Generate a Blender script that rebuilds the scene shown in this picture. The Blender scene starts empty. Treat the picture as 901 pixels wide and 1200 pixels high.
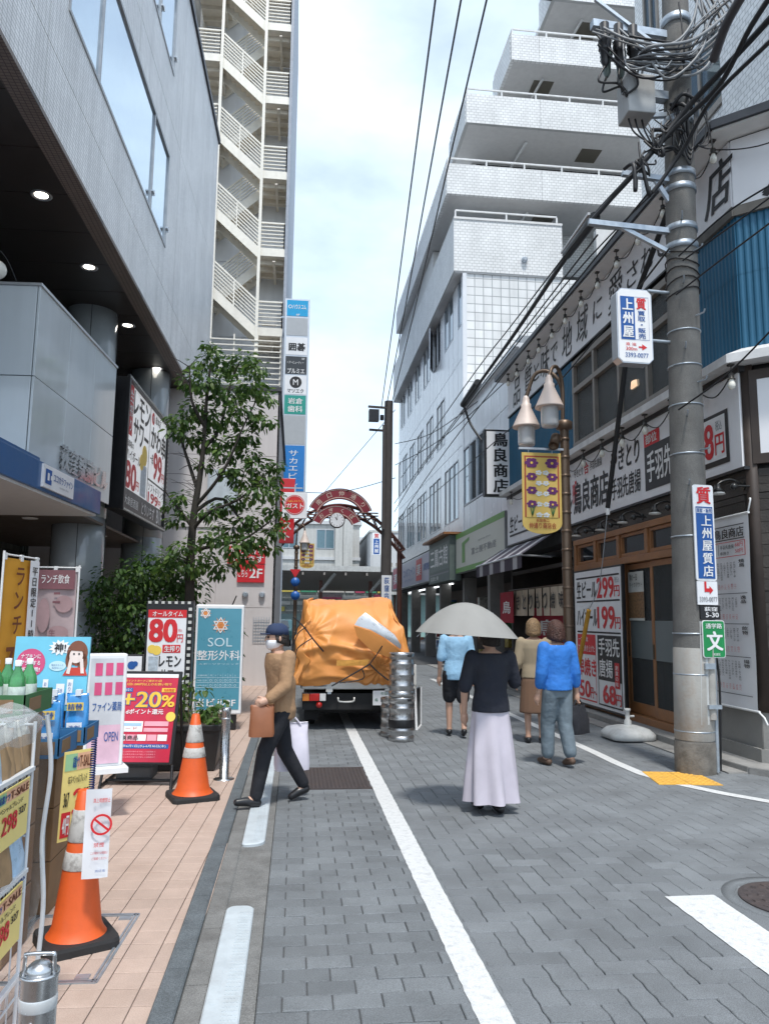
import bpy, bmesh, math, random
from mathutils import Vector, Matrix, noise
random.seed(7)
R = math.radians
V = Vector
scene = bpy.context.scene
COL = scene.collection

# ------------------------------------------------------------------ camera
EYE = V((0.0, 0.0, 1.55))
CX = V((0.99337356, -0.11449874, 0.00994987))      # image right, in world axes
CY = V((-0.02546343, -0.13483949, 0.99054022))     # image up
CZ = CX.cross(CY).normalized()                     # towards the viewer
CY = CZ.cross(CX).normalized()
cam = bpy.data.cameras.new('camera')
cam.sensor_fit = 'HORIZONTAL'; cam.sensor_width = 36.0; cam.lens = 36.0 * 900.0 / 901.0
cam.clip_start = 0.05; cam.clip_end = 2000
cam_ob = bpy.data.objects.new('camera', cam); COL.objects.link(cam_ob)
mw = Matrix.Identity(4)
for i in range(3):
    mw[i][0], mw[i][1], mw[i][2], mw[i][3] = CX[i], CY[i], CZ[i], EYE[i]
cam_ob.matrix_world = mw
scene.camera = cam_ob

# ------------------------------------------------------------------ light and sky
SUN_EL, SUN_AZ = R(66), R(177)      # high early-summer sun; azimuth from +Y towards +X
EXPOSURE = 1.25
world = bpy.data.worlds.new("World"); scene.world = world; world.use_nodes = True
nt = world.node_tree; nt.nodes.clear()
w_out = nt.nodes.new('ShaderNodeOutputWorld'); w_bg = nt.nodes.new('ShaderNodeBackground')
sky = nt.nodes.new('ShaderNodeTexSky'); sky.sky_type = 'NISHITA'; sky.sun_disc = False
sky.sun_elevation = SUN_EL; sky.sun_rotation = SUN_AZ; sky.air_density = 1.0; sky.dust_density = 1.5
tc = nt.nodes.new('ShaderNodeTexCoord'); mp = nt.nodes.new('ShaderNodeMapping')
mp.inputs['Scale'].default_value = (1.0, 1.0, 2.2)
cl = nt.nodes.new('ShaderNodeTexNoise'); cl.inputs['Scale'].default_value = 2.1; cl.inputs['Detail'].default_value = 6; cl.inputs['Roughness'].default_value = 0.55
rp = nt.nodes.new('ShaderNodeValToRGB'); rp.color_ramp.elements[0].position = 0.36; rp.color_ramp.elements[0].color = (.38, .38, .38, 1)
rp.color_ramp.elements[1].position = 0.66; rp.color_ramp.elements[1].color = (.92, .92, .92, 1)
mx = nt.nodes.new('ShaderNodeMixRGB'); mx.inputs[2].default_value = (5.2, 6.1, 6.9, 1)
nt.links.new(tc.outputs['Generated'], mp.inputs[0]); nt.links.new(mp.outputs[0], cl.inputs['Vector'])
nt.links.new(cl.outputs['Fac'], rp.inputs[0]); nt.links.new(rp.outputs[0], mx.inputs[0])
nt.links.new(sky.outputs[0], mx.inputs[1]); nt.links.new(mx.outputs[0], w_bg.inputs[0])
w_bg.inputs[1].default_value = 0.1
nt.links.new(w_bg.outputs[0], w_out.inputs[0])
sun = bpy.data.lights.new('sun', 'SUN'); sun.energy = 1.45; sun.angle = R(6); sun.color = (1.0, 0.965, 0.91)
sun_ob = bpy.data.objects.new('sun', sun); COL.objects.link(sun_ob)
sdir = V((math.sin(SUN_AZ) * math.cos(SUN_EL), math.cos(SUN_AZ) * math.cos(SUN_EL), math.sin(SUN_EL)))
sun_ob.rotation_euler = sdir.to_track_quat('Z', 'Y').to_euler(); sun_ob.location = (0, 0, 40)
scene.view_settings.view_transform = 'Standard'; scene.view_settings.look = 'None'
scene.view_settings.exposure = EXPOSURE; scene.view_settings.gamma = 1.0
scene.render.engine = 'CYCLES'
try:
    scene.cycles.max_bounces = 8; scene.cycles.transparent_max_bounces = 12; scene.cycles.use_denoising = True
except Exception: pass

# ------------------------------------------------------------------ measuring helpers (photo pixel -> point on a known plane)
def ray(px, py):
    return CX * (px - 450.5) + CY * (600 - py) - CZ * 900.0
def gz(px, py, z=0.0):
    r = ray(px, py); return EYE + r * ((z - EYE.z) / r.z)
def gx(px, py, x):
    r = ray(px, py); return EYE + r * (x / r.x)
def gy(px, py, y):
    r = ray(px, py); return EYE + r * (y / r.y)

# ------------------------------------------------------------------ materials
def _n(nt, t, **k):
    n = nt.nodes.new(t)
    for a, b in k.items(): setattr(n, a, b)
    return n
MATS = {}
def mat(name, col, rough=.55, metal=0.0, var=.12, vscale=6.0, bump=0.0, bscale=40.0, streak=0.0, rand=0.0, spec=.5,
        emit=None, alpha=None, trans=0.0, stain=None, stainscale=1.5, speck=0.0, coat=0.0, sss=0.0):
    """A procedural Principled material: base colour broken up by noise, optional vertical streaks, stains, bump and per-object tone."""
    if name in MATS: return MATS[name]
    m = bpy.data.materials.new(name); m.use_nodes = True
    nt = m.node_tree; p = nt.nodes['Principled BSDF']; L = nt.links.new
    p.inputs['Roughness'].default_value = rough; p.inputs['Metallic'].default_value = metal
    p.inputs['Specular IOR Level'].default_value = spec
    if coat: p.inputs['Coat Weight'].default_value = coat; p.inputs['Coat Roughness'].default_value = .08
    tcn = _n(nt, 'ShaderNodeTexCoord'); geo = _n(nt, 'ShaderNodeNewGeometry')
    no = _n(nt, 'ShaderNodeTexNoise'); no.inputs['Scale'].default_value = vscale; no.inputs['Detail'].default_value = 6; no.inputs['Roughness'].default_value = .6
    L(geo.outputs['Position'], no.inputs['Vector'])
    mr = _n(nt, 'ShaderNodeMapRange'); mr.inputs[1].default_value = .3; mr.inputs[2].default_value = .7
    mr.inputs[3].default_value = 1 - var; mr.inputs[4].default_value = 1 + var
    L(no.outputs['Fac'], mr.inputs[0])
    hs = _n(nt, 'ShaderNodeHueSaturation'); hs.inputs['Color'].default_value = (*col, 1)
    val = mr.outputs[0]
    def mul(a, b):
        q = _n(nt, 'ShaderNodeMath', operation='MULTIPLY'); L(a, q.inputs[0]); L(b, q.inputs[1]); return q.outputs[0]
    if streak:
        mpn = _n(nt, 'ShaderNodeMapping'); mpn.inputs['Scale'].default_value = (3.0, 3.0, .22); L(geo.outputs['Position'], mpn.inputs[0])
        n2 = _n(nt, 'ShaderNodeTexNoise'); n2.inputs['Scale'].default_value = 1.6; n2.inputs['Detail'].default_value = 5; L(mpn.outputs[0], n2.inputs['Vector'])
        m2 = _n(nt, 'ShaderNodeMapRange'); m2.inputs[1].default_value = .42; m2.inputs[2].default_value = .72; m2.inputs[3].default_value = 1; m2.inputs[4].default_value = 1 - streak
        L(n2.outputs['Fac'], m2.inputs[0]); val = mul(val, m2.outputs[0])
    if rand:
        oi = _n(nt, 'ShaderNodeObjectInfo'); m3 = _n(nt, 'ShaderNodeMapRange'); m3.inputs[3].default_value = 1 - rand; m3.inputs[4].default_value = 1 + rand
        L(oi.outputs['Random'], m3.inputs[0]); val = mul(val, m3.outputs[0])
    if speck:
        n5 = _n(nt, 'ShaderNodeTexNoise'); n5.inputs['Scale'].default_value = 190; n5.inputs['Detail'].default_value = 2; L(geo.outputs['Position'], n5.inputs['Vector'])
        m5 = _n(nt, 'ShaderNodeMapRange'); m5.inputs[1].default_value = .36; m5.inputs[2].default_value = .64; m5.inputs[3].default_value = 1 - speck; m5.inputs[4].default_value = 1 + speck
        L(n5.outputs['Fac'], m5.inputs[0]); val = mul(val, m5.outputs[0])
    L(val, hs.inputs['Value'])
    c = hs.outputs[0]
    if stain:
        n3 = _n(nt, 'ShaderNodeTexNoise'); n3.inputs['Scale'].default_value = stainscale; n3.inputs['Detail'].default_value = 8; n3.inputs['Roughness'].default_value = .7
        L(geo.outputs['Position'], n3.inputs['Vector'])
        m4 = _n(nt, 'ShaderNodeMapRange'); m4.inputs[1].default_value = .5; m4.inputs[2].default_value = .68; m4.inputs[3].default_value = 0; m4.inputs[4].default_value = stain[3]
        L(n3.outputs['Fac'], m4.inputs[0])
        mm = _n(nt, 'ShaderNodeMixRGB'); L(m4.outputs[0], mm.inputs[0]); L(c, mm.inputs[1]); mm.inputs[2].default_value = (*stain[:3], 1); c = mm.outputs[0]
    L(c, p.inputs['Base Color'])
    rv = _n(nt, 'ShaderNodeMapRange'); rv.inputs[1].default_value = .3; rv.inputs[2].default_value = .7
    rv.inputs[3].default_value = max(0, rough * .85); rv.inputs[4].default_value = min(1, rough * 1.15); L(no.outputs['Fac'], rv.inputs[0]); L(rv.outputs[0], p.inputs['Roughness'])
    if bump:
        nb = _n(nt, 'ShaderNodeTexNoise'); nb.inputs['Scale'].default_value = bscale; nb.inputs['Detail'].default_value = 5; L(geo.outputs['Position'], nb.inputs['Vector'])
        bp = _n(nt, 'ShaderNodeBump'); bp.inputs['Strength'].default_value = bump; bp.inputs['Distance'].default_value = .02
        L(nb.outputs['Fac'], bp.inputs['Height']); L(bp.outputs[0], p.inputs['Normal'])
    if emit:
        p.inputs['Emission Color'].default_value = (*col, 1); p.inputs['Emission Strength'].default_value = emit
    if trans: p.inputs['Transmission Weight'].default_value = trans
    if alpha is not None: p.inputs['Alpha'].default_value = alpha
    MATS[name] = m
    return m

def tilemat(name, col, grout, tw, th, axis='y', rough=.4, gap=.06, var=.08, streak=.12, offset=0.0, bump=.25, yaw=0.0, tint=.06):
    """Small wall tiles (each only a few pixels in view): brick texture in world metres with recessed joints."""
    if name in MATS: return MATS[name]
    m = bpy.data.materials.new(name); m.use_nodes = True
    nt = m.node_tree; p = nt.nodes['Principled BSDF']; L = nt.links.new
    p.inputs['Roughness'].default_value = rough
    geo = _n(nt, 'ShaderNodeNewGeometry'); sp = _n(nt, 'ShaderNodeSeparateXYZ'); cb = _n(nt, 'ShaderNodeCombineXYZ')
    L(geo.outputs['Position'], sp.inputs[0])
    L(sp.outputs['Y' if axis == 'y' else 'X'], cb.inputs[0]); L(sp.outputs['Z'], cb.inputs[1])
    if axis == 'z':
        L(sp.outputs['Y'], cb.inputs[1])
    br = _n(nt, 'ShaderNodeTexBrick'); br.offset = offset; br.squash = 1
    br.inputs['Scale'].default_value = 1.0; br.inputs['Brick Width'].default_value = tw; br.inputs['Row Height'].default_value = th
    br.inputs['Mortar Size'].default_value = gap * th; br.inputs['Mortar Smooth'].default_value = .15
    br.inputs['Color1'].default_value = (*[c * (1 - tint) for c in col], 1); br.inputs['Color2'].default_value = (*[min(1, c * (1 + tint)) for c in col], 1); br.inputs['Mortar'].default_value = (*grout, 1)
    L(cb.outputs[0], br.inputs['Vector'])
    no = _n(nt, 'ShaderNodeTexNoise'); no.inputs['Scale'].default_value = 1.2; no.inputs['Detail'].default_value = 6; L(geo.outputs['Position'], no.inputs['Vector'])
    mr = _n(nt, 'ShaderNodeMapRange'); mr.inputs[1].default_value = .3; mr.inputs[2].default_value = .7; mr.inputs[3].default_value = 1 - var; mr.inputs[4].default_value = 1 + var
    L(no.outputs['Fac'], mr.inputs[0])
    mpn = _n(nt, 'ShaderNodeMapping'); mpn.inputs['Scale'].default_value = (2.5, 2.5, .2); L(geo.outputs['Position'], mpn.inputs[0])
    n2 = _n(nt, 'ShaderNodeTexNoise'); n2.inputs['Scale'].default_value = 1.5; n2.inputs['Detail'].default_value = 5; L(mpn.outputs[0], n2.inputs['Vector'])
    m2 = _n(nt, 'ShaderNodeMapRange'); m2.inputs[1].default_value = .45; m2.inputs[2].default_value = .72; m2.inputs[3].default_value = 1; m2.inputs[4].default_value = 1 - streak
    L(n2.outputs['Fac'], m2.inputs[0])
    q = _n(nt, 'ShaderNodeMath', operation='MULTIPLY'); L(mr.outputs[0], q.inputs[0]); L(m2.outputs[0], q.inputs[1])
    hs = _n(nt, 'ShaderNodeHueSaturation'); L(br.outputs['Color'], hs.inputs['Color']); L(q.outputs[0], hs.inputs['Value']); L(hs.outputs[0], p.inputs['Base Color'])
    bp = _n(nt, 'ShaderNodeBump'); bp.inputs['Strength'].default_value = bump; bp.inputs['Distance'].default_value = .006; bp.invert = True
    L(br.outputs['Fac'], bp.inputs['Height']); L(bp.outputs[0], p.inputs['Normal'])
    MATS[name] = m
    return m

def clearmat(name, tint=(1, 1, 1), amount=.2, rough=.1, edge=.7):
    """Thin clear sheet: mostly see-through with a glossy skin."""
    if name in MATS: return MATS[name]
    m = bpy.data.materials.new(name); m.use_nodes = True; nt = m.node_tree; nt.nodes.clear(); L = nt.links.new
    o = _n(nt, 'ShaderNodeOutputMaterial'); mixn = _n(nt, 'ShaderNodeMixShader'); tr = _n(nt, 'ShaderNodeBsdfTransparent'); gl = _n(nt, 'ShaderNodeBsdfPrincipled')
    tr.inputs[0].default_value = (*tint, 1); gl.inputs['Base Color'].default_value = (.75, .77, .78, 1); gl.inputs['Roughness'].default_value = rough
    fr = _n(nt, 'ShaderNodeLayerWeight'); fr.inputs[0].default_value = .35
    geo = _n(nt, 'ShaderNodeNewGeometry'); no = _n(nt, 'ShaderNodeTexNoise'); no.inputs['Scale'].default_value = 9; no.inputs['Detail'].default_value = 4; L(geo.outputs['Position'], no.inputs['Vector'])
    bp = _n(nt, 'ShaderNodeBump'); bp.inputs['Strength'].default_value = .5; bp.inputs['Distance'].default_value = .05; L(no.outputs['Fac'], bp.inputs['Height']); L(bp.outputs[0], gl.inputs['Normal']); L(bp.outputs[0], fr.inputs['Normal'])
    ad = _n(nt, 'ShaderNodeMath', operation='MULTIPLY_ADD'); L(fr.outputs['Facing'], ad.inputs[0]); ad.inputs[1].default_value = edge; ad.inputs[2].default_value = amount; ad.use_clamp = True
    L(ad.outputs[0], mixn.inputs[0]); L(tr.outputs[0], mixn.inputs[1]); L(gl.outputs[0], mixn.inputs[2]); L(mixn.outputs[0], o.inputs[0])
    MATS[name] = m
    return m

# ------------------------------------------------------------------ mesh builder
WM = {}
class MB:
    def __init__(s): s.v = []; s.f = []; s.fm = []; s.fs = []; s.mats = []
    def mi(s, m):
        if m not in s.mats: s.mats.append(m)
        return s.mats.index(m)
    def add(s, vs, fs, m, smooth=False):
        b = len(s.v); s.v.extend(V(q) for q in vs); k = s.mi(m)
        for f in fs: s.f.append([b + i for i in f]); s.fm.append(k); s.fs.append(smooth)
        return s
    def box(s, x0, x1, y0, y1, z0, z1, m):
        vs = [(x, y, z) for z in (z0, z1) for y in (y0, y1) for x in (x0, x1)]
        return s.add(vs, [(0, 2, 3, 1), (4, 5, 7, 6), (0, 1, 5, 4), (2, 6, 7, 3), (0, 4, 6, 2), (1, 3, 7, 5)], m)
    def hexa(s, b, t, m):
        """b, t: four bottom and four top corners, both counter-clockwise from above."""
        return s.add(list(b) + list(t), [(3, 2, 1, 0), (4, 5, 6, 7), (0, 1, 5, 4), (1, 2, 6, 5), (2, 3, 7, 6), (3, 0, 4, 7)], m)
    def bar(s, p, q, w, h, m, up=(0, 0, 1)):
        p, q = V(p), V(q); d = (q - p).normalized(); a = d.cross(V(up))
        if a.length < 1e-4: a = d.cross(V((0, 1, 0)))
        a.normalize(); b = a.cross(d).normalized(); a = a * w / 2; b = b * h / 2
        vs = [p - a - b, p + a - b, p + a + b, p - a + b, q - a - b, q + a - b, q + a + b, q - a + b]
        return s.add(vs, [(0, 1, 2, 3), (7, 6, 5, 4), (0, 4, 5, 1), (1, 5, 6, 2), (2, 6, 7, 3), (3, 7, 4, 0)], m)
    def tube(s, pts, r, m, n=8, caps=True):
        pts = [V(p) for p in pts]; rs = r if isinstance(r, (list, tuple)) else [r] * len(pts)
        vs = []; fs = []; ref = None
        for i, p in enumerate(pts):
            d = (pts[min(i + 1, len(pts) - 1)] - pts[max(i - 1, 0)])
            if d.length < 1e-9: d = V((0, 0, 1))
            d.normalize()
            if ref is None: ref = d.orthogonal().normalized()
            a = (ref - d * ref.dot(d))
            a = a.normalized() if a.length > 1e-6 else d.orthogonal().normalized()
            ref = a; b = d.cross(a)
            for k in range(n):
                t = 2 * math.pi * k / n; vs.append(p + (a * math.cos(t) + b * math.sin(t)) * rs[i])
        for i in range(len(pts) - 1):
            for k in range(n):
                k2 = (k + 1) % n; fs.append((i * n + k, i * n + k2, (i + 1) * n + k2, (i + 1) * n + k))
        s.add(vs, fs, m, True)
        if caps: s.add(vs[:n], [tuple(range(n - 1, -1, -1))], m); s.add(vs[-n:], [tuple(range(n))], m)
        return s
    def lathe(s, prof, c, m, n=20, axis=(0, 0, 1), smooth=True, caps=True):
        ax = V(axis).normalized(); a = ax.orthogonal().normalized() if abs(ax.z) < .999 else V((1, 0, 0)); b = ax.cross(a)
        c = V(c); vs = []; fs = []
        for r, z in prof:
            for k in range(n):
                t = 2 * math.pi * k / n; vs.append(c + ax * z + (a * math.cos(t) + b * math.sin(t)) * r)
        for i in range(len(prof) - 1):
            for k in range(n):
                k2 = (k + 1) % n; fs.append((i * n + k, i * n + k2, (i + 1) * n + k2, (i + 1) * n + k))
        s.add(vs, fs, m, smooth)
        if caps and prof[0][0] > 1e-5: s.add(vs[:n], [tuple(range(n - 1, -1, -1))], m)
        if caps and prof[-1][0] > 1e-5: s.add(vs[-n:], [tuple(range(n))], m)
        return s
    def prism(s, poly, n, m, m_side=None):
        """poly: 3-D points counter-clockwise seen from the side n points to; extruded back by -n."""
        k = len(poly); p = [V(q) for q in poly]; o = V(n)
        s.add([q for q in p], [tuple(range(k))], m)
        s.add([q - o for q in p], [tuple(range(k - 1, -1, -1))], m_side or m)
        s.add(p + [q - o for q in p], [((i + 1) % k, i, k + i, k + (i + 1) % k) for i in range(k)], m_side or m)
        return s
    def sphere(s, c, r, m, n=12, sc=(1, 1, 1)):
        prof = [(max(1e-6, r * math.sin(math.pi * i / (n // 2 + 2))), -r * math.cos(math.pi * i / (n // 2 + 2))) for i in range(n // 2 + 3)]
        b = len(s.v); s.lathe(prof, (0, 0, 0), m, n)
        for i in range(b, len(s.v)): q = s.v[i]; s.v[i] = V((q.x * sc[0], q.y * sc[1], q.z * sc[2])) + V(c)
        return s
    def mesh(s, name, inv=None):
        me = bpy.data.meshes.new(name)
        vs = [inv @ q for q in s.v] if inv is not None else s.v
        me.from_pydata([tuple(q) for q in vs], [], s.f)
        for m in s.mats: me.materials.append(m)
        me.polygons.foreach_set('material_index', s.fm); me.polygons.foreach_set('use_smooth', s.fs)
        me.update(); return me
    def build(s, name, parent=None, kind=None, bevel=0.0, label=None, seg=2):
        inv = WM[parent].inverted() if parent is not None else None
        o = bpy.data.objects.new(name, s.mesh(name, inv)); COL.objects.link(o)
        if parent is not None: o.parent = parent; WM[o] = WM[parent]
        else: WM[o] = Matrix.Identity(4)
        if kind: o['kind'] = kind
        if label: o['label'] = label
        if bevel:
            b = o.modifiers.new('bevel', 'BEVEL'); b.width = bevel; b.segments = seg; b.limit_method = 'ANGLE'; b.angle_limit = R(35)
        return o

def thing(name, label, cat, loc=(0, 0, 0), rz=0.0, group=None):
    o = bpy.data.objects.new(name, None); COL.objects.link(o); o.empty_display_size = .1
    o.location = loc; o.rotation_euler = (0, 0, rz)
    WM[o] = Matrix.Translation(V(loc)) @ Matrix.Rotation(rz, 4, 'Z')
    o['label'] = label; o['category'] = cat
    if group: o['group'] = group
    return o
def tag(o, label, cat, group=None):
    o['label'] = label; o['category'] = cat
    if group: o['group'] = group
    return o
def dup(root, loc, rz=0.0, label=None, group=None):
    r = root.copy(); COL.objects.link(r); r.location = loc; r.rotation_euler = (0, 0, rz)
    if label: r['label'] = label
    if group: r['group'] = group
    WM[r] = Matrix.Translation(V(loc)) @ Matrix.Rotation(rz, 4, 'Z')
    for ch in list(root.children):
        c = ch.copy(); COL.objects.link(c); c.parent = r; WM[c] = WM[r]
        for g in list(ch.children):
            d = g.copy(); COL.objects.link(d); d.parent = c
    return r

def pieces(name, proto, spots, parent, limit=300):
    """Alike pieces share one mesh: the nearest `limit` are objects of their own, the rest one joined 'stuff' part. spots: (x, y, z, rz[, tilt])."""
    spots = sorted(spots, key=lambda q: (q[0] - EYE.x) ** 2 + (q[1] - EYE.y) ** 2 + (q[2] - EYE.z) ** 2)
    me = proto.mesh(name); inv = WM[parent].inverted()
    for x, y, z, rz in spots[:limit]:
        o = bpy.data.objects.new(name, me); COL.objects.link(o); o.parent = parent
        o.matrix_local = inv @ Matrix.Translation((x, y, z)) @ Matrix.Rotation(rz, 4, 'Z'); WM[o] = WM[parent]
    if len(spots) > limit:
        nb = MB()
        for m in proto.mats: nb.mi(m)
        for x, y, z, rz in spots[limit:]:
            M = Matrix.Translation((x, y, z)) @ Matrix.Rotation(rz, 4, 'Z'); b = len(nb.v)
            nb.v.extend(M @ q for q in proto.v); nb.f.extend([[b + i for i in f] for f in proto.f]); nb.fm.extend(proto.fm); nb.fs.extend(proto.fs)
        nb.build(name, parent, kind='stuff')

# ------------------------------------------------------------------ lettering
GLY = {}
def glyph(s, bold=0):
    k = s
    if k in GLY: return GLY[k]
    cu = bpy.data.curves.new('lettering', 'FONT'); cu.body = s; cu.size = 1.0; cu.resolution_u = 3; cu.fill_mode = 'FRONT'
    ob = bpy.data.objects.new('lettering', cu)
    me = bpy.data.meshes.new_from_object(ob)
    vs = [(q.co.x, q.co.y) for q in me.vertices]; fs = [tuple(p.vertices) for p in me.polygons]
    bpy.data.objects.remove(ob); bpy.data.curves.remove(cu); bpy.data.meshes.remove(me)
    xs = [q[0] for q in vs] or [0, 1]; ys = [q[1] for q in vs] or [0, 1]
    GLY[k] = (vs, fs, min(xs), max(xs), min(ys), max(ys))
    return GLY[k]

def strokes(bold):
    b = bold * .62
    return [(0, 0)] if bold < .006 else [(-b, 0), (b, 0), (0, 0)] if bold < .02 else [(-b, -b * .6), (b, -b * .6), (b, b * .6), (-b, b * .6), (0, 0)]
class Fr:
    """A flat frame: origin O (lower left seen from the front), u right, v up, n towards the viewer. Lengths in metres."""
    def __init__(s, O, u, v=(0, 0, 1), W=1.0, H=1.0):
        s.O = V(O); s.u = V(u).normalized(); s.v = V(v); s.v = (s.v - s.u * s.v.dot(s.u)).normalized(); s.n = s.u.cross(s.v); s.W = W; s.H = H
    def p(s, a, b, d=0.0): return s.O + s.u * a + s.v * b + s.n * d
    def box(s, mb, a0, a1, b0, b1, d0, d1, m):
        P = s.p
        return mb.add([P(a0, b0, d0), P(a1, b0, d0), P(a1, b1, d0), P(a0, b1, d0), P(a0, b0, d1), P(a1, b0, d1), P(a1, b1, d1), P(a0, b1, d1)],
                      [(3, 2, 1, 0), (4, 5, 6, 7), (0, 1, 5, 4), (1, 2, 6, 5), (2, 3, 7, 6), (3, 0, 4, 7)], m)
    def rect(s, mb, a0, a1, b0, b1, m, d=.004):
        P = s.p; return mb.add([P(a0, b0, d), P(a1, b0, d), P(a1, b1, d), P(a0, b1, d)], [(0, 1, 2, 3)], m)
    def poly(s, mb, pts, m, d=.004):
        return mb.add([s.p(a, b, d) for a, b in pts], [tuple(range(len(pts)))], m)
    def disc(s, mb, a, b, r, m, d=.004, n=24, ry=None):
        return s.poly(mb, [(a + r * math.cos(2 * math.pi * k / n), b + (ry or r) * math.sin(2 * math.pi * k / n)) for k in range(n)], m, d)
    def ring(s, mb, a, b, r0, r1, m, d=.004, n=24, t0=0.0, t1=2 * math.pi):
        vs = []; fs = []
        for k in range(n + 1):
            t = t0 + (t1 - t0) * k / n
            vs += [s.p(a + r0 * math.cos(t), b + r0 * math.sin(t), d), s.p(a + r1 * math.cos(t), b + r1 * math.sin(t), d)]
        for k in range(n): fs.append((2 * k, 2 * k + 1, 2 * k + 3, 2 * k + 2))
        return mb.add(vs, fs, m)
    def line(s, mb, pts, w, m, d=.004):
        for (a0, b0), (a1, b1) in zip(pts, pts[1:]):
            L = math.hypot(a1 - a0, b1 - b0) or 1; x, y = -(b1 - b0) / L * w / 2, (a1 - a0) / L * w / 2
            s.poly(mb, [(a0 - x, b0 - y), (a1 - x, b1 - y), (a1 + x, b1 + y), (a0 + x, b0 + y)], m, d)
        return mb
    # --- normalised (0..1 from the top left) versions, for signs
    def nrect(s, mb, x0, y0, x1, y1, m, d=.004): return s.rect(mb, x0 * s.W, x1 * s.W, (1 - y1) * s.H, (1 - y0) * s.H, m, d)
    def ntext(s, mb, t, x0, y0, x1, y1, m, d=.008, bold=.0, vert=False, skew=0.0):
        """Lettering fitted to the box; vert stacks the characters downwards."""
        X0, X1, Y0, Y1 = x0 * s.W, x1 * s.W, (1 - y1) * s.H, (1 - y0) * s.H
        if not vert:
            vs, fs, a, b, c, e = glyph(t, bold); sx = (X1 - X0) / max(1e-6, b - a); sy = (Y1 - Y0) / max(1e-6, e - c)
            for i_, (bx, by) in enumerate(strokes(bold)):
                mb.add([s.p(X0 + (x - a + bx) * sx + skew * (y - c) * sy, Y0 + (y - c + by) * sy, d + .0003 * i_) for x, y in vs], fs, m)
        else:
            n = len(t); h = (Y1 - Y0) / n
            for i, ch in enumerate(t):
                if ch == ' ': continue
                vs, fs, a, b, c, e = glyph(ch, bold)
                if not vs: continue
                ww, hh = b - a, e - c; sc_x = (X1 - X0) / 1.0; sc_y = h / 1.08
                if ch == 'ー':
                    mb.add([s.p(X0 + (X1 - X0) * (.5 + (yy - (c + e) / 2)), Y1 - h * (i + .5) - ((xx - (a + b) / 2)) * sc_y * .95, d) for xx, yy in vs], [f[::-1] for f in fs], m)
                    continue
                for i_, (bx, by) in enumerate(strokes(bold)):
                    mb.add([s.p(X0 + (X1 - X0) / 2 + (x - (a + b) / 2 + bx) * sc_x, Y1 - h * (i + .5) + (y - (c + e) / 2 + by) * sc_y, d + .0003 * i_) for x, y in vs], fs, m)
        return mb
    def ncol(s, mb, x0, y0, x1, y1, nrow, ncol_, m, d=.008, seed=1, fill=.7, chars=None, bold=0.0):
        """Small print too fine to read: columns of real small characters."""
        rnd = random.Random(seed); cw = (x1 - x0) / ncol_; chx = chars or 'あいのしおやきとりねぎまつくねレバー唐揚盛皮手羽先冷奴枝豆サラダ鳥串'
        for c in range(ncol_):
            L = int(nrow * rnd.uniform(fill, 1)); t = ''.join(rnd.choice(chx) for _ in range(L))
            s.ntext(mb, t, x0 + c * cw + cw * .15, y0, x0 + c * cw + cw * .85, y0 + (y1 - y0) * L / nrow, m, d, bold, vert=True)
        return mb

def smooth_path(pts, k=6):
    pts = [V(p) for p in pts]; out = []
    for i in range(len(pts) - 1):
        a = pts[max(i - 1, 0)]; b = pts[i]; c = pts[i + 1]; d = pts[min(i + 2, len(pts) - 1)]
        for j in range(k):
            t = j / k; out.append(.5 * ((2 * b) + (c - a) * t + (2 * a - 5 * b + 4 * c - d) * t * t + (3 * b - a - 3 * c + d) * t ** 3))
    out.append(pts[-1]); return out

# ------------------------------------------------------------------ shared materials
WHITE = mat('white paint', (.78, .79, .80), .45, var=.05)
INKW = mat('white print', (.80, .80, .80), .5, var=.03)
SIGNW = mat('white sign sheet', (.79, .80, .82), .35, var=.04, vscale=2, streak=.06)
BLACK = mat('black paint', (.012, .012, .014), .35, var=.2)
INKK = mat('black print', (.015, .014, .015), .5, var=.1)
INKR = mat('red print', (.62, .018, .025), .45, var=.06)
INKB = mat('blue print', (.012, .09, .33), .45, var=.06)
INKY = mat('yellow print', (.85, .60, .10), .5, var=.05)
INKG = mat('grey print', (.22, .23, .25), .5, var=.05)
GREEN = mat('green print', (.01, .24, .07), .4, var=.06)
STEEL = mat('brushed stainless steel', (.55, .56, .57), .28, 1.0, var=.1, vscale=30)
GALV = mat('galvanised steel', (.42, .47, .52), .45, .75, var=.15, vscale=12)
ALU = mat('aluminium frame', (.55, .57, .60), .38, .8, var=.06)
RUBBER = mat('black rubber', (.018, .018, .019), .75, var=.25, vscale=15, bump=.15)
CABLE = mat('black cable sheath', (.014, .014, .016), .5, var=.2)
GLASS_DARK = mat('dark window glass', (.02, .026, .032), .04, var=.1, spec=.9)
GLASS_SKY = mat('coated reflective glass', (.48, .58, .66), .03, .85, var=.03)
CONCRETE = mat('concrete', (.30, .295, .28), .85, var=.16, vscale=5, bump=.25, bscale=60, stain=(.10, .095, .085, .5), stainscale=2.5)
PLASTW = mat('white plastic', (.72, .73, .73), .4, var=.05)
BULB = mat('frosted bulb glass', (.80, .78, .70), .15, var=.03)
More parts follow.
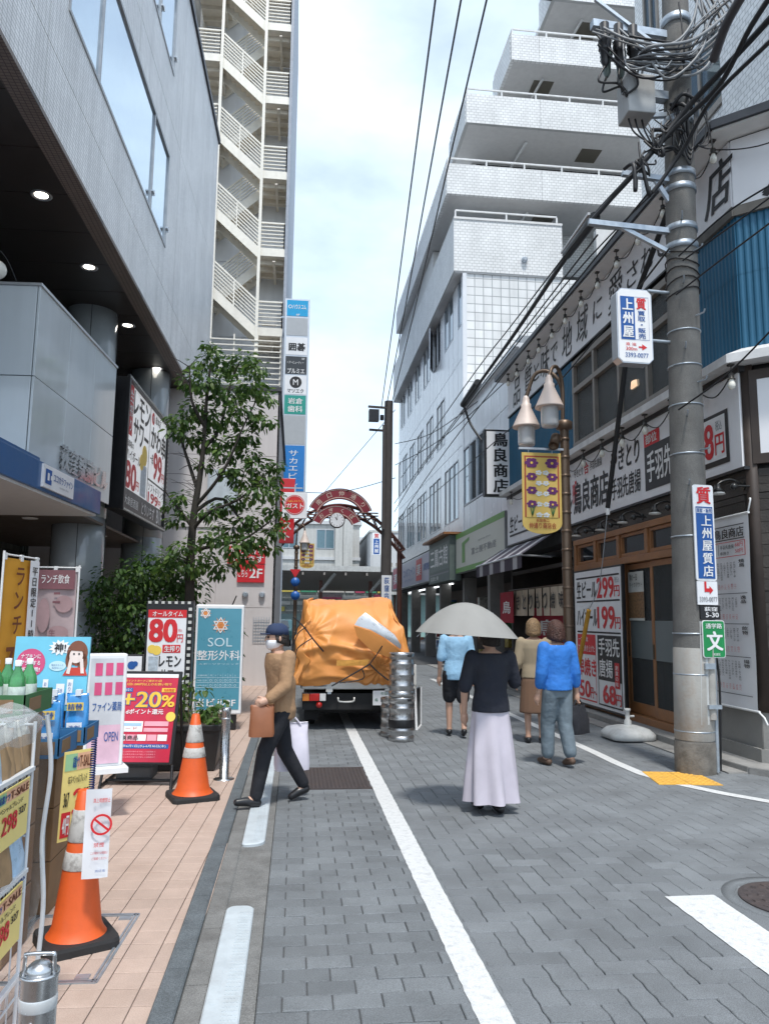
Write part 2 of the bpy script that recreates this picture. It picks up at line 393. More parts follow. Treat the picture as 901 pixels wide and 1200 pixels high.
# ================================================================== the ground
ASPH = mat('street asphalt', (.075, .077, .080), .9, var=.2, vscale=4, bump=.35, bscale=120)
JOINT = mat('sand joint', (.085, .088, .092), .95, var=.2, vscale=20)
PAVER = mat('grey block paver', (.17, .183, .194), .85, var=.17, vscale=2.2, bump=.4, bscale=160, rand=.13, stain=(.10, .104, .108, .5), stainscale=.9, speck=.22)
PAVER2 = mat('grey running block', (.155, .168, .178), .85, var=.17, vscale=2.5, bump=.4, bscale=160, rand=.14, stain=(.095, .10, .104, .5), stainscale=1.0, speck=.22)
TILE = mat('salmon pavement tile', (.43, .325, .27), .7, var=.06, vscale=9, bump=.15, bscale=200, rand=.07, stain=(.30, .21, .16, .4), stainscale=1.6, speck=.10)
TJOINT = mat('tile joint mortar', (.14, .11, .095), .95)
GRANITE = mat('dark granite kerb', (.10, .115, .125), .8, var=.2, vscale=8, speck=.35, bump=.2, bscale=120)
GUTTER = mat('worn gutter concrete', (.165, .165, .16), .9, speck=.3, var=.2, vscale=7, bump=.3, bscale=90, stain=(.09, .085, .08, .5), stainscale=3)
LINEP = mat('road marking paint', (.60, .61, .61), .8, var=.05, vscale=25, bump=.25, bscale=150, stain=(.30, .31, .32, .5), stainscale=22, speck=.12)

b = MB(); b.box(-300, 300, -200, 500, -.16, -.06, ASPH); b.build('ground', kind='structure')
road = MB(); road.box(.90, 9, -4, 26, -.058, -.010, JOINT); road.box(-3, 9, 26, 75, -.058, 0, ASPH)
road = road.build('road', kind='structure')
lane = MB(); lane.box(-.116, .90, -4, 26, -.058, -.010, JOINT); lane = lane.build('lane', kind='structure')

def paver_outline(nx, ny, u, A, shrink, k=5):
    """Outline of an nx by ny unit wavy paver, centred on its cells, counter-clockwise."""
    pts = []
    w = lambda t: A * math.sin(2 * math.pi * t)
    for i in range(nx * k): t = i / k; pts.append((t * u, w(t)))
    for i in range(ny * k): t = i / k; pts.append((nx * u + w(t), t * u))
    for i in range(nx * k): t = nx - i / k; pts.append((t * u, ny * u + w(t)))
    for i in range(ny * k): t = ny - i / k; pts.append((w(t), t * u))
    cx, cy = nx * u / 2, ny * u / 2
    sx, sy = 1 - shrink * 2 / (nx * u), 1 - shrink * 2 / (ny * u)
    return [((x - cx) * sx + cx, (y - cy) * sy + cy) for x, y in pts]
def slab(mb, out, inn, z0, z1, z2, m):
    n = len(out); vs = [(x, y, z0) for x, y in out] + [(x, y, z1) for x, y in out] + [(x, y, z2) for x, y in inn]
    fs = [(i, (i + 1) % n, n + (i + 1) % n, n + i) for i in range(n)] + [(n + i, n + (i + 1) % n, 2 * n + (i + 1) % n, 2 * n + i) for i in range(n)]
    fs.append(tuple(range(2 * n, 3 * n))); return mb.add(vs, fs, m)
U = .125
ph = MB(); slab(ph, paver_outline(2, 1, U, .0032, .0018), paver_outline(2, 1, U, .0032, .0050), -.02, -.004, 0, PAVER)
pv = MB(); slab(pv, paver_outline(1, 2, U, .0032, .0018), paver_outline(1, 2, U, .0032, .0050), -.02, -.004, 0, PAVER)
hs, vs_ = [], []
rnd = random.Random(3)
MANC = V((2.84, 4.28, 0)); MANR = .39
def on_road(x, y):
    if y < 2.2 or y > 22 or x < .9: return False
    if (x - MANC.x) ** 2 + (y - MANC.y) ** 2 < (MANR - .02) ** 2: return False
    if y > 8.2: return x < 3.60
    return x < 3.55 + max(0, 7.9 - y) * .42
for j in range(0, 180):
    for i in range(0, 60):
        x, y = .90 + i * U, 2.0 + j * U; q = (i - j) % 4
        if q == 0 and on_road(x + U, y): hs.append((x, y, rnd.uniform(-.0012, .0012), 0))
        if q == 3 and on_road(x, y + U): vs_.append((x, y, rnd.uniform(-.0012, .0012), 0))
both = sorted([(p, 0) for p in hs] + [(p, 1) for p in vs_], key=lambda q: (q[0][0]) ** 2 + q[0][1] ** 2)
near = both[:300]
nh = sum(1 for p, k in near if k == 0)
hs = sorted(hs, key=lambda q: q[0] ** 2 + q[1] ** 2); vs_ = sorted(vs_, key=lambda q: q[0] ** 2 + q[1] ** 2)
pieces('paver', ph, hs, road, nh); pieces('paver', pv, vs_, road, 300 - nh)
psq = MB(); slab(psq, paver_outline(1, 1, U, .0032, .0018), paver_outline(1, 1, U, .0032, .0050), -.02, -.004, 0, PAVER)
sqb = MB(); sqb.mi(PAVER)
for j in range(0, 180):
    for i in (0, 1):
        q_ = (i - j) % 4
        if (i == 0 and q_ == 1):
            k = len(sqb.v); sqb.v.extend(q + V((.90 + i * U, 2.0 + j * U, 0)) for q in psq.v); sqb.f.extend([[k + a for a in f] for f in psq.f]); sqb.fm.extend(psq.fm); sqb.fs.extend(psq.fs)
sqb.build('edge_paver', road, kind='stuff')
# running bond lane on the left of the white line, plain blocks right of the edge line
BL, BW = .205, .123
def rect_slab(w, l, g, m, ch=.004, h=.02):
    mb = MB(); o = [(g, g), (w - g, g), (w - g, l - g), (g, l - g)]; e = g + ch
    return slab(mb, o, [(e, e), (w - e, e), (w - e, l - e), (e, l - e)], -h, -.004, 0, m)
pb = rect_slab(BL, BW, .0022, PAVER2); spots = []
PLX0, PLX1, PLY0, PLY1 = .115, .735, 7.30, 8.30
for j in range(0, 160):
    y = 2.2 + j * BW
    for i in range(0, 6):
        x = -.116 + i * BL - (BL / 2 if j % 2 else 0)
        if x < -.118: continue
        if x + BL > .92: continue
        if PLX0 - .1 < x + BL / 2 < PLX1 + .05 and PLY0 - .03 < y + BW / 2 < PLY1 + .03: continue
        spots.append((x, y, rnd.uniform(-.0015, .0015), 0))
    if j % 2: pass
pieces('paver', pb, spots, lane, 300)
half = rect_slab(BL / 2, BW, .0022, PAVER2); hsp = [(-.116, 2.2 + j * BW, 0, 0) for j in range(1, 160, 2)] + [(-.116 + BL * 4.5, 2.2 + j * BW, 0, 0) for j in range(1, 160, 2)]
hb = MB(); hb.mi(PAVER2)
for x, y, z, r_ in hsp:
    k = len(hb.v); hb.v.extend(q + V((x, y, 0)) for q in half.v); hb.f.extend([[k + i for i in f] for f in half.f]); hb.fm.extend(half.fm); hb.fs.extend(half.fs)
hb.build('half_paver', lane, kind='stuff')
# strip beyond the right edge line, up to the shop step
rs = MB(); rs.box(3.4, 9.0, 2.0, 26, -.009, -.0045, PAVER2); rs.box(MANC.x - .6, 3.39, MANC.y - .62, MANC.y + .62, -.009, -.0045, PAVER2); rs.box(-.1, .74, PLY0 - .13, PLY1 + .13, -.009, -.0045, PAVER2)
side = rs.build('shop_side_strip', kind='structure')
pr = rect_slab(.30, .15, .002, PAVER); sp2 = []
for j in range(0, 140):
    y = 2.2 + j * .15
    for i in range(0, 14):
        x = 3.42 + i * .30 + (.15 if j % 2 else 0)
        if on_road(x + .15, y + .07) or on_road(x, y): continue
        if x > 4.9 and y > 7.3: continue
        sp2.append((x, y, rnd.uniform(-.001, .001), 0))
pieces('paver', pr, sp2, side, 300)

# white centre line, bent edge line, stop bar
def strip(mb, pts, w, z, m):
    for k in range(len(pts) - 1):
        p, q = V((*pts[k], z)), V((*pts[k + 1], z)); d = (q - p).normalized(); a = V((d.y, -d.x, 0)) * w / 2
        mb.add([p - a, p + a, q + a, q - a], [(0, 1, 2, 3)], m)
    return mb
def ragged(x0, x1, y0, y1, z, seed, step=.05):
    rr = random.Random(seed); mb = MB(); n = int((y1 - y0) / step); L_, R_ = [], []
    for i in range(n + 1):
        y = y0 + (y1 - y0) * i / n; L_.append((x0 + rr.uniform(-.003, .003), y, z)); R_.append((x1 + rr.uniform(-.003, .003), y, z))
    mb.add(L_ + R_, [(i, n + 1 + i, n + 2 + i, i + 1) for i in range(n)], LINEP); return mb
ragged(.745, .885, 2.0, 22, .004, 1).build('white_line', kind='structure')
eb = MB()
cent = [(3.55, 20), (3.55, 9.0), (3.535, 8.4), (3.55, 7.75), (3.66, 7.32), (3.9, 6.85), (4.15, 6.5), (4.9, 5.5)]
for (x0, y0), (x1, y1) in zip(cent, cent[1:]):
    pass
pts = [V((x, y, .004)) for x, y in cent]; vsl = []
for i, p in enumerate(pts):
    d = (pts[min(i + 1, len(pts) - 1)] - pts[max(i - 1, 0)]).normalized(); a = V((-d.y, d.x, 0)) * .06; vsl += [p + a, p - a]
eb.add(vsl, [(2 * i, 2 * i + 1, 2 * i + 3, 2 * i + 2) for i in range(len(pts) - 1)], LINEP); eb.build('edge_line', kind='structure')
ragged(2.118, 2.41, 1.5, 4.39, .004, 4).build('road_marking', kind='structure')

# pavement of salmon tiles, laid square to the corner building
pav = MB(); pav.box(-9, -.44, -4, 18.3, -.055, -.008, TJOINT); pav = pav.build('pavement', kind='structure')
ang = R(-2.37); T_ = .150
tp = MB(); o = [(.0022, .0022), (T_ - .0022, .0022), (T_ - .0022, T_ - .0022), (.0022, T_ - .0022)]; e = .005
slab(tp, o, [(e, e), (T_ - e, e), (T_ - e, T_ - e), (e, T_ - e)], -.016, -.002, 0, TILE)
spots = []
for j in range(-20, 110):
    for i in range(-45, 12):
        lx, ly = i * T_, j * T_
        x = -.50 + lx * math.cos(ang) - ly * math.sin(ang); y = 2.5 + lx * math.sin(ang) + ly * math.cos(ang)
        if x > -.52 or x < -6 or y < 2.2 or y > 18: continue
        spots.append((x, y, rnd.uniform(-.0006, .0006), ang))
pieces('tile', tp, spots, pav, 300)
# kerb stones and gutter
kerb = MB(); kerb.box(-.5275, -.30, -3, 26, -.05, -.012, JOINT); kerb = kerb.build('kerb', kind='structure')
k1 = MB(); k2 = MB()
def stone(mb, x0, x1, y0, y1, z, m, c=.008):
    vs = [(x0, y0, -.03), (x1, y0, -.03), (x1, y1, -.03), (x0, y1, -.03), (x0, y0, z - c), (x1, y0, z - c), (x1, y1, z - c), (x0, y1, z - c), (x0 + c, y0 + c / 3, z), (x1 - c, y0 + c / 3, z), (x1 - c, y1 - c / 3, z), (x0 + c, y1 - c / 3, z)]
    mb.add(vs, [(0, 1, 5, 4), (1, 2, 6, 5), (2, 3, 7, 6), (3, 0, 4, 7), (4, 5, 9, 8), (5, 6, 10, 9), (6, 7, 11, 10), (7, 4, 8, 11), (8, 9, 10, 11)], m)
for k in range(26):
    y = 1.0 + k * .9; q = MB(); stone(q, -.527, -.426, y + .0015, y + .8985, .012, GRANITE); q.build('kerb_stone', kerb)
for k in range(38):
    y = 1.15 + k * .6; q = MB(); stone(q, -.424, -.321, y + .002, y + .598, .006, GUTTER); q.build('edging_stone', kerb)
gut = MB(); gut.box(-.322, -.118, -3, 26, -.05, -.004, GUTTER); gut = gut.build('gutter', kind='structure')
# pale step plates lying in the gutter, rounded at one end
PLATE = mat('pale painted gutter plate', (.47, .52, .55), .55, var=.10, vscale=12, bump=.12, bscale=80, stain=(.22, .22, .22, .45), stainscale=6)
def plate(y0, y1, round_far, label):
    x0, x1 = -.322, -.168; mb = MB(); pts = []
    def corner(cx_, cy_, r, t0, t1): return [(cx_ + r * math.cos(t0 + (t1 - t0) * i / 6), cy_ + r * math.sin(t0 + (t1 - t0) * i / 6)) for i in range(7)]
    if round_far: pts = [(x0, y0), (x1, y0)] + corner(x1 - .06, y1 - .05, .05, 0, math.pi / 2) + corner(x0 + .05, y1 - .05, .05, math.pi / 2, math.pi)
    else: pts = corner(x0 + .03, y0 + .03, .03, math.pi, 1.5 * math.pi) + corner(x1 - .10, y0 + .10, .10, 1.5 * math.pi, 2 * math.pi) + [(x1, y1), (x0, y1)]
    cx_, cy_ = (x0 + x1) / 2, (y0 + y1) / 2
    def sh(s): return [((x - cx_) * (1 - s / .09) + cx_, (y - cy_) * (1 - s / ((y1 - y0) / 2)) + cy_) for x, y in pts]
    slab(mb, pts, sh(.008), -.004, .012, .018, PLATE)
    # raised grip studs
    r_ = random.Random(5)
    for a in range(5):
        yy = y0 + .09
        while yy < y1 - .09:
            xx = x0 + .075 + a * .013; mb.box(xx, xx + .008, yy, yy + .022, .0175, .0205, PLATE); yy += .034
    mb.box(x0 + .02, x0 + .05, y0 + (y1 - y0) * .62, y0 + (y1 - y0) * .8, .0175, .0195, PLATE)
    o = mb.build('gutter_plate'); tag(o, label, 'gutter plate', 'pale step plates in the gutter')
plate(1.6, 4.42, True, 'pale grey step plate in the gutter at the bottom of the picture')
plate(5.55, 8.9, False, 'shorter looking pale grey step plate by the walking man\'s feet')
# round manhole and square rusty cover
IRON = mat('rusty cast iron', (.075, .062, .062), .75, .35, var=.25, vscale=20, bump=.3, bscale=60, stain=(.11, .07, .05, .35), stainscale=5)
mh = MB(); c = V((MANC.x, MANC.y, 0))
mh.lathe([(MANR, -.03), (MANR, .001), (.315, .001), (.315, -.006)], c, PAVER2, 48)
mho = thing('manhole_cover', 'round brown iron manhole cover at the right edge of the road', 'manhole cover', (c.x, c.y, 0))
mh.build('collar', mho)
mc = MB(); mc.lathe([(.30, -.03), (.30, .003), (.285, .006), (.27, .003), (.0001, .003)], c, IRON, 48, smooth=False)
for rr, nn in ((.24, 18), (.18, 14), (.12, 10), (.06, 6)):
    for k in range(nn):
        t = 2 * math.pi * k / nn; d = V((math.cos(t), math.sin(t), 0)); s_ = V((-d.y, d.x, 0))
        p = c + d * rr; mc.hexa([p - d * .018 - s_ * .02 + V((0, 0, .002)), p + d * .018 - s_ * .02 + V((0, 0, .002)), p + d * .018 + s_ * .02 + V((0, 0, .002)), p - d * .018 + s_ * .02 + V((0, 0, .002))],
                                [p - d * .013 - s_ * .015 + V((0, 0, .009)), p + d * .013 - s_ * .015 + V((0, 0, .009)), p + d * .013 + s_ * .015 + V((0, 0, .009)), p - d * .013 + s_ * .015 + V((0, 0, .009))], IRON)
mc.build('lid', mho)
sq = thing('utility_cover', 'square rust brown checkered steel cover beside the white line', 'utility cover', (.425, 7.8, 0))
q = MB(); q.box(PLX0 - .02, PLX1 + .02, PLY0 - .02, PLY1 + .02, -.03, -.001, IRON); q.build('frame', sq)
q = MB()
q.box(PLX0, PLX1, PLY0, PLY1, -.02, .003, IRON)
for i in range(16):
    for j in range(26):
        x = PLX0 + .03 + i * .0365; y = PLY0 + .03 + j * .0365
        q.box(x, x + .022, y, y + .022, .0025, .0062, IRON)
q.build('lid', sq)
# yellow tactile slab in front of the pole
TAC = mat('yellow tactile paving', (.66, .36, .055), .7, var=.1, vscale=10, stain=(.35, .22, .08, .4), stainscale=6)
ta = thing('tactile_paving', 'yellow tactile paving slab on the ground before the concrete pole', 'tactile paving', (3.85, 7.5, 0))
pA, pB, pC, pD = gz(752, 905), gz(815, 906), gz(848, 921), gz(772, 920)
for q_ in range(2):
    q = MB(); A, B_, C_, D = [p_ + V((0, 0, .006)) for p_ in (pA, pB, pC, pD)]
    a0, a1 = q_ / 2, (q_ + .985) / 2
    P = lambda s, t: (A.lerp(B_, s)).lerp(D.lerp(C_, s), t)
    cs = [P(a0, 1), P(a1, 1), P(a1, 0), P(a0, 0)]
    q.hexa([v_ - V((0, 0, .02)) for v_ in cs], cs, TAC)
    for i in range(5):
        for j in range(8):
            cc = P(a0 + (a1 - a0) * (i + .5) / 5, (j + .5) / 8)
            q.lathe([(.022, 0), (.018, .005), (.0001, .005)], cc, TAC, 8)
    q.build('slab', ta)
ic = thing('inspection_cover', 'tile filled inspection cover with steel rim beside the near cone', 'inspection cover', (-.9, 4.0, 0))
q = MB()
fa, fb, fc_, fd = V((-1.32, 3.64, 0)), V((-.80, 3.62, 0)), V((-.77, 4.38, 0)), V((-1.29, 4.40, 0))
for p0, p1 in ((fa, fb), (fb, fc_), (fc_, fd), (fd, fa)):
    d = (p1 - p0).normalized()
    q.bar(p0 + V((0, 0, .001)), p1 + V((0, 0, .001)), .012, .012, GALV); n_ = V((-d.y, d.x, 0)) * .018
    q.bar(p0 + n_ + V((0, 0, .001)), p1 + n_ + V((0, 0, .001)), .010, .012, GALV)
q.build('rim', ic)
q = MB(); q.box(-.90, -.84, 3.655, 3.70, -.004, .006, GALV); q.box(-.86, -.80, 4.31, 4.35, -.004, .006, GALV); q.build('lifting_key_plate', ic)
# ================================================================== the corner building on the left
MOSAIC = tilemat('white mosaic facade tile', (.82, .82, .82), (.38, .38, .39), .10, .05, 'y', .35, .10, streak=.15, offset=.0, bump=.3)
BAND = tilemat('brown edge tile', (.20, .165, .145), (.07, .06, .055), .06, .046, 'z', .5, .10, streak=0)
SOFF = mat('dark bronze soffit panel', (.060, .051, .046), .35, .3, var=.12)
GREYP = mat('glossy grey cladding panel', (.60, .65, .675), .10, var=.04, vscale=1.2, coat=.6, streak=.05)
COLP = mat('glossy column cladding', (.34, .375, .40), .14, var=.05, coat=.5)
STRIP = tilemat('slim green grey wall strips', (.16, .19, .175), (.05, .055, .05), .055, .42, 'x', .5, .03, offset=.5, streak=.2, tint=.35)
STRIPY = tilemat('slim dark wall strips', (.13, .15, .145), (.04, .045, .04), .055, .42, 'y', .5, .03, offset=.5, streak=.2, tint=.35)
DARKM = mat('dark backing', (.03, .03, .03), .8)
LAMPW = mat('lit downlight', (1, .93, .82), .4, emit=3.5)
LF = Fr((-3.011, 0, 0), (.0244, 1, 0))
lb = thing('corner_building', 'white mosaic tiled corner building with a dark overhanging soffit and sky reflecting windows', 'building', (-4.5, 10, 0))
Z0, Z1 = 6.92, 14.9
q = MB(); LF.box(q, .5, 20.6, Z0 + .02, Z1 - .1, -6, -.03, DARKM); q.build('core', lb)
bands = [(Z0, 7.75), (7.755, 8.55), (10.45, 11.2), (11.205, 12.15), (14.0, Z1)]
joints = [1.0, 4.3, 7.93, 11.65, 15.3, 18.6, 20.6]
def panel(a0, a1, b0, b1, ga=.006, gb0=0, gb1=0):
    q = MB(); LF.box(q, a0 + ga, a1 - ga, b0 + gb0, b1 - gb1, -.03, 0, MOSAIC); q.build('wall_panel', lb)
for b0, b1 in bands:
    for a0, a1 in zip(joints, joints[1:]): panel(a0, a1, b0, b1, gb0=.005 if b0 in (7.755, 11.205) else 0, gb1=.005 if b1 in (7.75, 11.2) else 0)
for b0, b1 in ((8.55, 10.45), (12.15, 14.0)):
    for a0, a1 in ((1.0, 4.3), (4.3, 7.93), (7.93, 8.46), (14.30, 15.3), (15.3, 18.6), (18.6, 20.6)): panel(a0, a1, b0, b1)
WFR = mat('grey window frame', (.36, .38, .40), .4, .6)
def lwin(a0, a1, b0, b1, mull):
    w = MB(); f = .05
    LF.box(w, a0, a1, b0, b0 + f, -.09, .015, WFR); LF.box(w, a0, a1, b1 - f, b1, -.09, .012, WFR)
    for a in [a0 + .001] + list(mull) + [a1 - f - .001]: LF.box(w, a, a + f, b0 + f, b1 - f, -.09, .010, WFR)
    w = w.build('window', lb)
    es = [a0] + list(mull) + [a1 - f]
    for s, e_ in zip(es, es[1:]):
        g = MB(); LF.box(g, s + f, e_, b0 + f, b1 - f, -.06, -.02, GLASS_SKY); g.build('pane', w)
    for a in mull[-1:] + [a1 - f]:
        for bb in (b0 + .35,):
            h = MB(); LF.box(h, a - .05, a + .10, bb, bb + .03, .010, .05, STEEL); LF.box(h, a + .02, a + .035, bb - .05, bb + .05, .012, .06, STEEL); h.build('latch', w)
lwin(8.46, 14.30, 8.55, 10.45, [9.72, 12.95]); lwin(8.46, 14.30, 12.15, 14.0, [9.72, 12.95])
q = MB(); LF.box(q, .5, 20.7, Z1, Z1 + .14, -6, .05, mat('dark coping', (.03, .032, .04), .4, .4)); q.build('coping', lb)
q = MB(); LF.box(q, .8, 20.6, Z0 - .06, Z0 - .004, -.24, .004, BAND); q.build('edge_band', lb)
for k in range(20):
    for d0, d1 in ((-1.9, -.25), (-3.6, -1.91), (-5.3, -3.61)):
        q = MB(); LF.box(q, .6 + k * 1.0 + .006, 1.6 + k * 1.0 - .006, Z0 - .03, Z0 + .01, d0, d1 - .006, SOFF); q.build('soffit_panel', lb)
for a, d in ((5.0, -.6), (7.4, -.6), (9.65, -.6), (11.7, -.58), (14.1, -.56), (16.6, -.52), (9.65, -2.6), (11.7, -2.6), (14.1, -2.6)):
    c = LF.p(a, Z0 - .03, d); q = MB(); q.lathe([(.095, .02), (.10, -.010), (.13, -.012), (.135, 0), (.12, .01)], c, ALU, 20, caps=False); dl = q.build('downlight', lb)
    g = MB(); g.lathe([(.0001, -.002), (.085, -.001), (.09, .01)], c, LAMPW if d > -1 else PLASTW, 16); g.build('lamp', dl)
# grey panelled canopy box above the shop
P1, P2 = V((-3.204, 9.39, 0)), V((-3.0, 12.55, 0))
BX = Fr(P1, P2 - P1); BL_ = (P2 - P1).length
BN = Fr(BX.p(-0.0, 0, -3.2), BX.n); BNW = 3.2
q = MB(); BX.box(q, .03, BL_ - .02, 3.32, 5.53, -3.2, -.03, DARKM); q.build('canopy_core', lb)
es = [0, 1.08, 2.12, BL_]
for b0, b1 in ((3.3, 4.405), (4.415, 5.55)):
    for a0, a1 in zip(es, es[1:]):
        q = MB(); BX.box(q, a0 + .005, a1 - .005, b0, b1, -.03, 0, GREYP); q.build('canopy_panel', lb, bevel=.004)
    for a0, a1 in ((0, 1.6), (1.6, 3.2 - .035)):
        q = MB(); BN.box(q, a0 + .005, a1 - .005, b0, b1, -.03, .0, GREYP); q.build('canopy_panel', lb, bevel=.004)
q = MB(); BX.box(q, -.02, BL_, 5.551, 5.585, -3.2, .02, ALU); q.build('canopy_cap', lb)
q = MB(); LETM = mat('polished steel lettering', (.70, .70, .70), .15, 1.0)
BX.W, BX.H = BL_, 5.55
for lift in (.012, .024, .036): BX.ntext(q, '荻窪駅前ビル', .30, 1 - 3.80 / 5.55, .93, 1 - 3.46 / 5.55, LETM, lift, .012)
q.build('lettering', lb)
# columns
def column(cx_, cy_, r, z1):
    q = MB(); zs = [0, 1.6, 3.2, 4.9, z1]
    for z0, z2 in zip(zs, zs[1:]): q.lathe([(r - .01, z0), (r, z0 + .006), (r, z2 - .006), (r - .01, z2)], (cx_, cy_, 0), COLP, 40)
    c = q.build('column', lb)
    s = MB()
    for k in range(4):
        t = -1.35 + k * math.pi / 2; s.box(cx_ + math.cos(t) * (r + .001) - .004, cx_ + math.cos(t) * (r + .001) + .004, cy_ + math.sin(t) * (r + .001) - .004, cy_ + math.sin(t) * (r + .001) + .004, .02, z1, DARKM)
    s.build('joint_strip', c)
column(-3.72, 13.6, .43, Z0 - .03); column(-3.32, 17.0, .42, Z0 - .03)
# walls and ceiling behind the shop front
q = MB(); q.box(-9, -2.62, 18.1, 18.4, 0, Z0, STRIP); q.build('rear_wall', lb)
q = MB(); q.box(-8.8, -6.2, 6, 18.09, 0, Z0, STRIPY); q.build('side_wall', lb)
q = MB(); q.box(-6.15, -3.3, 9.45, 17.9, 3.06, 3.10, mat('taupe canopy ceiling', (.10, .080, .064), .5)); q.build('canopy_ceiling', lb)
for x, y in ((-4.2, 10.6), (-4.2, 12.6), (-3.75, 15.2), (-4.9, 11.4)):
    q = MB(); q.lathe([(.11, -.008), (.12, 0), (.12, .02)], (x, y, 3.055), PLASTW, 18); q.build('ceiling_light', lb)
DOORF = mat('taupe door frame', (.17, .15, .135), .4, .5)
q = MB(); q.box(-4.72, -4.60, 12.3, 12.42, 0, 3.06, DOORF); q.box(-6.1, -4.72, 12.33, 12.39, 2.3, 2.42, DOORF); q.box(-6.1, -4.72, 12.33, 12.39, 0, .12, DOORF); dfr = q.build('shop_window', lb)
q = MB(); q.box(-6.1, -4.72, 12.35, 12.37, .12, 2.3, GLASS_DARK); q.build('pane', dfr)
# blue fascia with the shop sign
BLUEF = mat('blue fascia', (.028, .105, .27), .4, var=.06, coat=.3)
aw = thing('blue_shop_fascia', 'blue fascia band with a small white shop sign under the grey canopy', 'shop fascia', tuple(BX.p(0, 3.0, 0)))
q = MB(); BX.box(q, -5.0, 2.26, 3.02, 3.36, -.10, .16, BLUEF); q.build('band', aw, bevel=.006)
q = MB(); BX.box(q, -5.0, -.001, 3.361, 3.40, -3.0, .14, BLUEF); q.build('roof_sheet', aw)
q = MB(); BX.box(q, -5.0, 2.2, 2.985, 3.019, -3.0, .12, PLASTW); q.build('underside', aw)
SB = Fr(BX.p(.02, 3.05, .16), BX.u, W=1.02, H=.30)
q = MB(); SB.box(q, 0, 1.02, .01, .29, 0, .03, SIGNW); so = q.build('sign_board', aw)
q = MB(); SB.nrect(q, .05, .2, .24, .8, INKB, .034); SB.nrect(q, .10, .35, .16, .65, INKW, .038); SB.nrect(q, .20, .42, .28, .6, INKW, .038); SB.ntext(q, 'ココカラファイン', .30, .28, .95, .6, INKB, .036, .02); SB.ntext(q, 'cocokara fine', .50, .68, .80, .78, INKG, .036, .0); q.build('lettering', so)
# lamp bulb on the canopy roof
q = MB(); c = BX.p(.0, 5.585, -.55); q.lathe([(.06, 0), (.045, .03), (.05, .05)], c, ALU, 14); bl = q.build('canopy_lamp'); tag(bl, 'round glass floodlight bulb standing on top of the grey canopy', 'lamp')
q = MB(); q.sphere(c + V((0, 0, .16)), .12, BULB, 16); q.build('bulb', bl)
q = MB(); q.tube(smooth_path([c + V((.0, 0, .27)), c + V((.02, 0, .40)), c + V((.10, .1, .30)), c + V((.2, .25, .02))]), .008, CABLE, 6); q.build('wire', bl)

# billboard
bb = thing('price_billboard', 'black framed billboard advertising lemon sour and skewer prices beside the tree', 'billboard', (-2.9, 14.8, 3.33))
BB = Fr((-2.95, 13.15, 3.33), (.12, 3.35, 0), W=3.352, H=2.29)
q = MB(); BB.box(q, 0, 3.352, 0, 2.29, -.26, .0, BLACK); q.build('cabinet', bb, bevel=.01)
q = MB()
for a0, a1, b0, b1 in ((-.03, .06, -.03, 2.32), (3.29, 3.38, -.03, 2.32), (.06, 3.29, -.03, .05), (.06, 3.29, 2.24, 2.32)): BB.box(q, a0, a1, b0, b1, .0, .05, BLACK)
q.build('frame', bb)
LEDW = mat('frame light bulb', (.55, .55, .52), .3)
q = MB()
for k in range(38): BB.box(q, .02 + k * .088, .05 + k * .088, 2.27, 2.30, .05, .062, LEDW); BB.box(q, .02 + k * .088, .05 + k * .088, -.015, .015, .05, .062, LEDW)
for k in range(25): BB.box(q, 3.32, 3.35, .05 + k * .09, .08 + k * .09, .05, .062, LEDW)
q.build('light_string', bb)
q = MB(); BB.rect(q, .07, 3.28, .06, 2.23, mat('backlit billboard sheet', (.78, .79, .80), .4, emit=.16), .006); q.build('poster', bb)
q = MB()
BB.nrect(q, .02, .83, .98, .98, BLACK, .010); BB.nrect(q, .53, .63, .98, .645, INKK, .010); BB.nrect(q, .525, .03, .535, .83, INKK, .010)
BB.nrect(q, .055, .03, .13, .42, INKR, .010); BB.ntext(q, '生搾り', .06, .06, .125, .40, INKW, .014, .02, vert=True)
BB.ntext(q, 'レモン', .14, .05, .51, .23, INKK, .012, .045); BB.ntext(q, 'サワー', .16, .25, .50, .44, INKK, .012, .045)
BB.ntext(q, '酒場の', .06, .46, .18, .51, INKK, .012, .02); BB.ntext(q, 'ハイボール', .05, .52, .34, .60, INKK, .012, .02)
BB.ntext(q, '80', .04, .62, .26, .82, INKR, .012, .05); BB.ntext(q, '円', .27, .73, .33, .80, INKR, .012, .03)
BB.disc(q, .43 * BB.W, .52 * BB.H, .20, INKY, .012); BB.disc(q, .37 * BB.W, .45 * BB.H, .15, INKY, .013)
BB.nrect(q, .36, .56, .49, .82, mat('printed ice glass', (.45, .52, .58), .4, var=.3, vscale=20), .0125)
BB.disc(q, .60 * BB.W, .90 * BB.H, .12, INKR, .012); BB.ntext(q, '鳥', .585, .075, .62, .125, INKW, .016, .02)
BB.ntext(q, '総本店', .66, .05, .80, .12, INKK, .012, .02); BB.ntext(q, 'かわ串', .57, .16, .96, .36, INKK, .012, .045)
BB.ntext(q, '一串', .57, .40, .64, .50, INKK, .012, .02); BB.ntext(q, '99', .66, .37, .88, .60, INKR, .012, .05); BB.ntext(q, '円', .89, .50, .96, .58, INKR, .012, .03)
BB.ntext(q, 'ソフトドリンク', .55, .66, .97, .73, INKK, .012, .02); BB.ntext(q, '199', .56, .74, .82, .825, INKR, .012, .045); BB.ntext(q, '円', .84, .76, .90, .82, INKR, .012, .03)
BB.ntext(q, '大衆居酒屋', .05, .88, .34, .95, INKW, .014, .02); BB.ntext(q, 'とりいちず', .42, .86, .74, .96, INKW, .014, .03); BB.ntext(q, 'B1F', .80, .85, .95, .965, INKW, .014, .03)
q.build('lettering', bb)

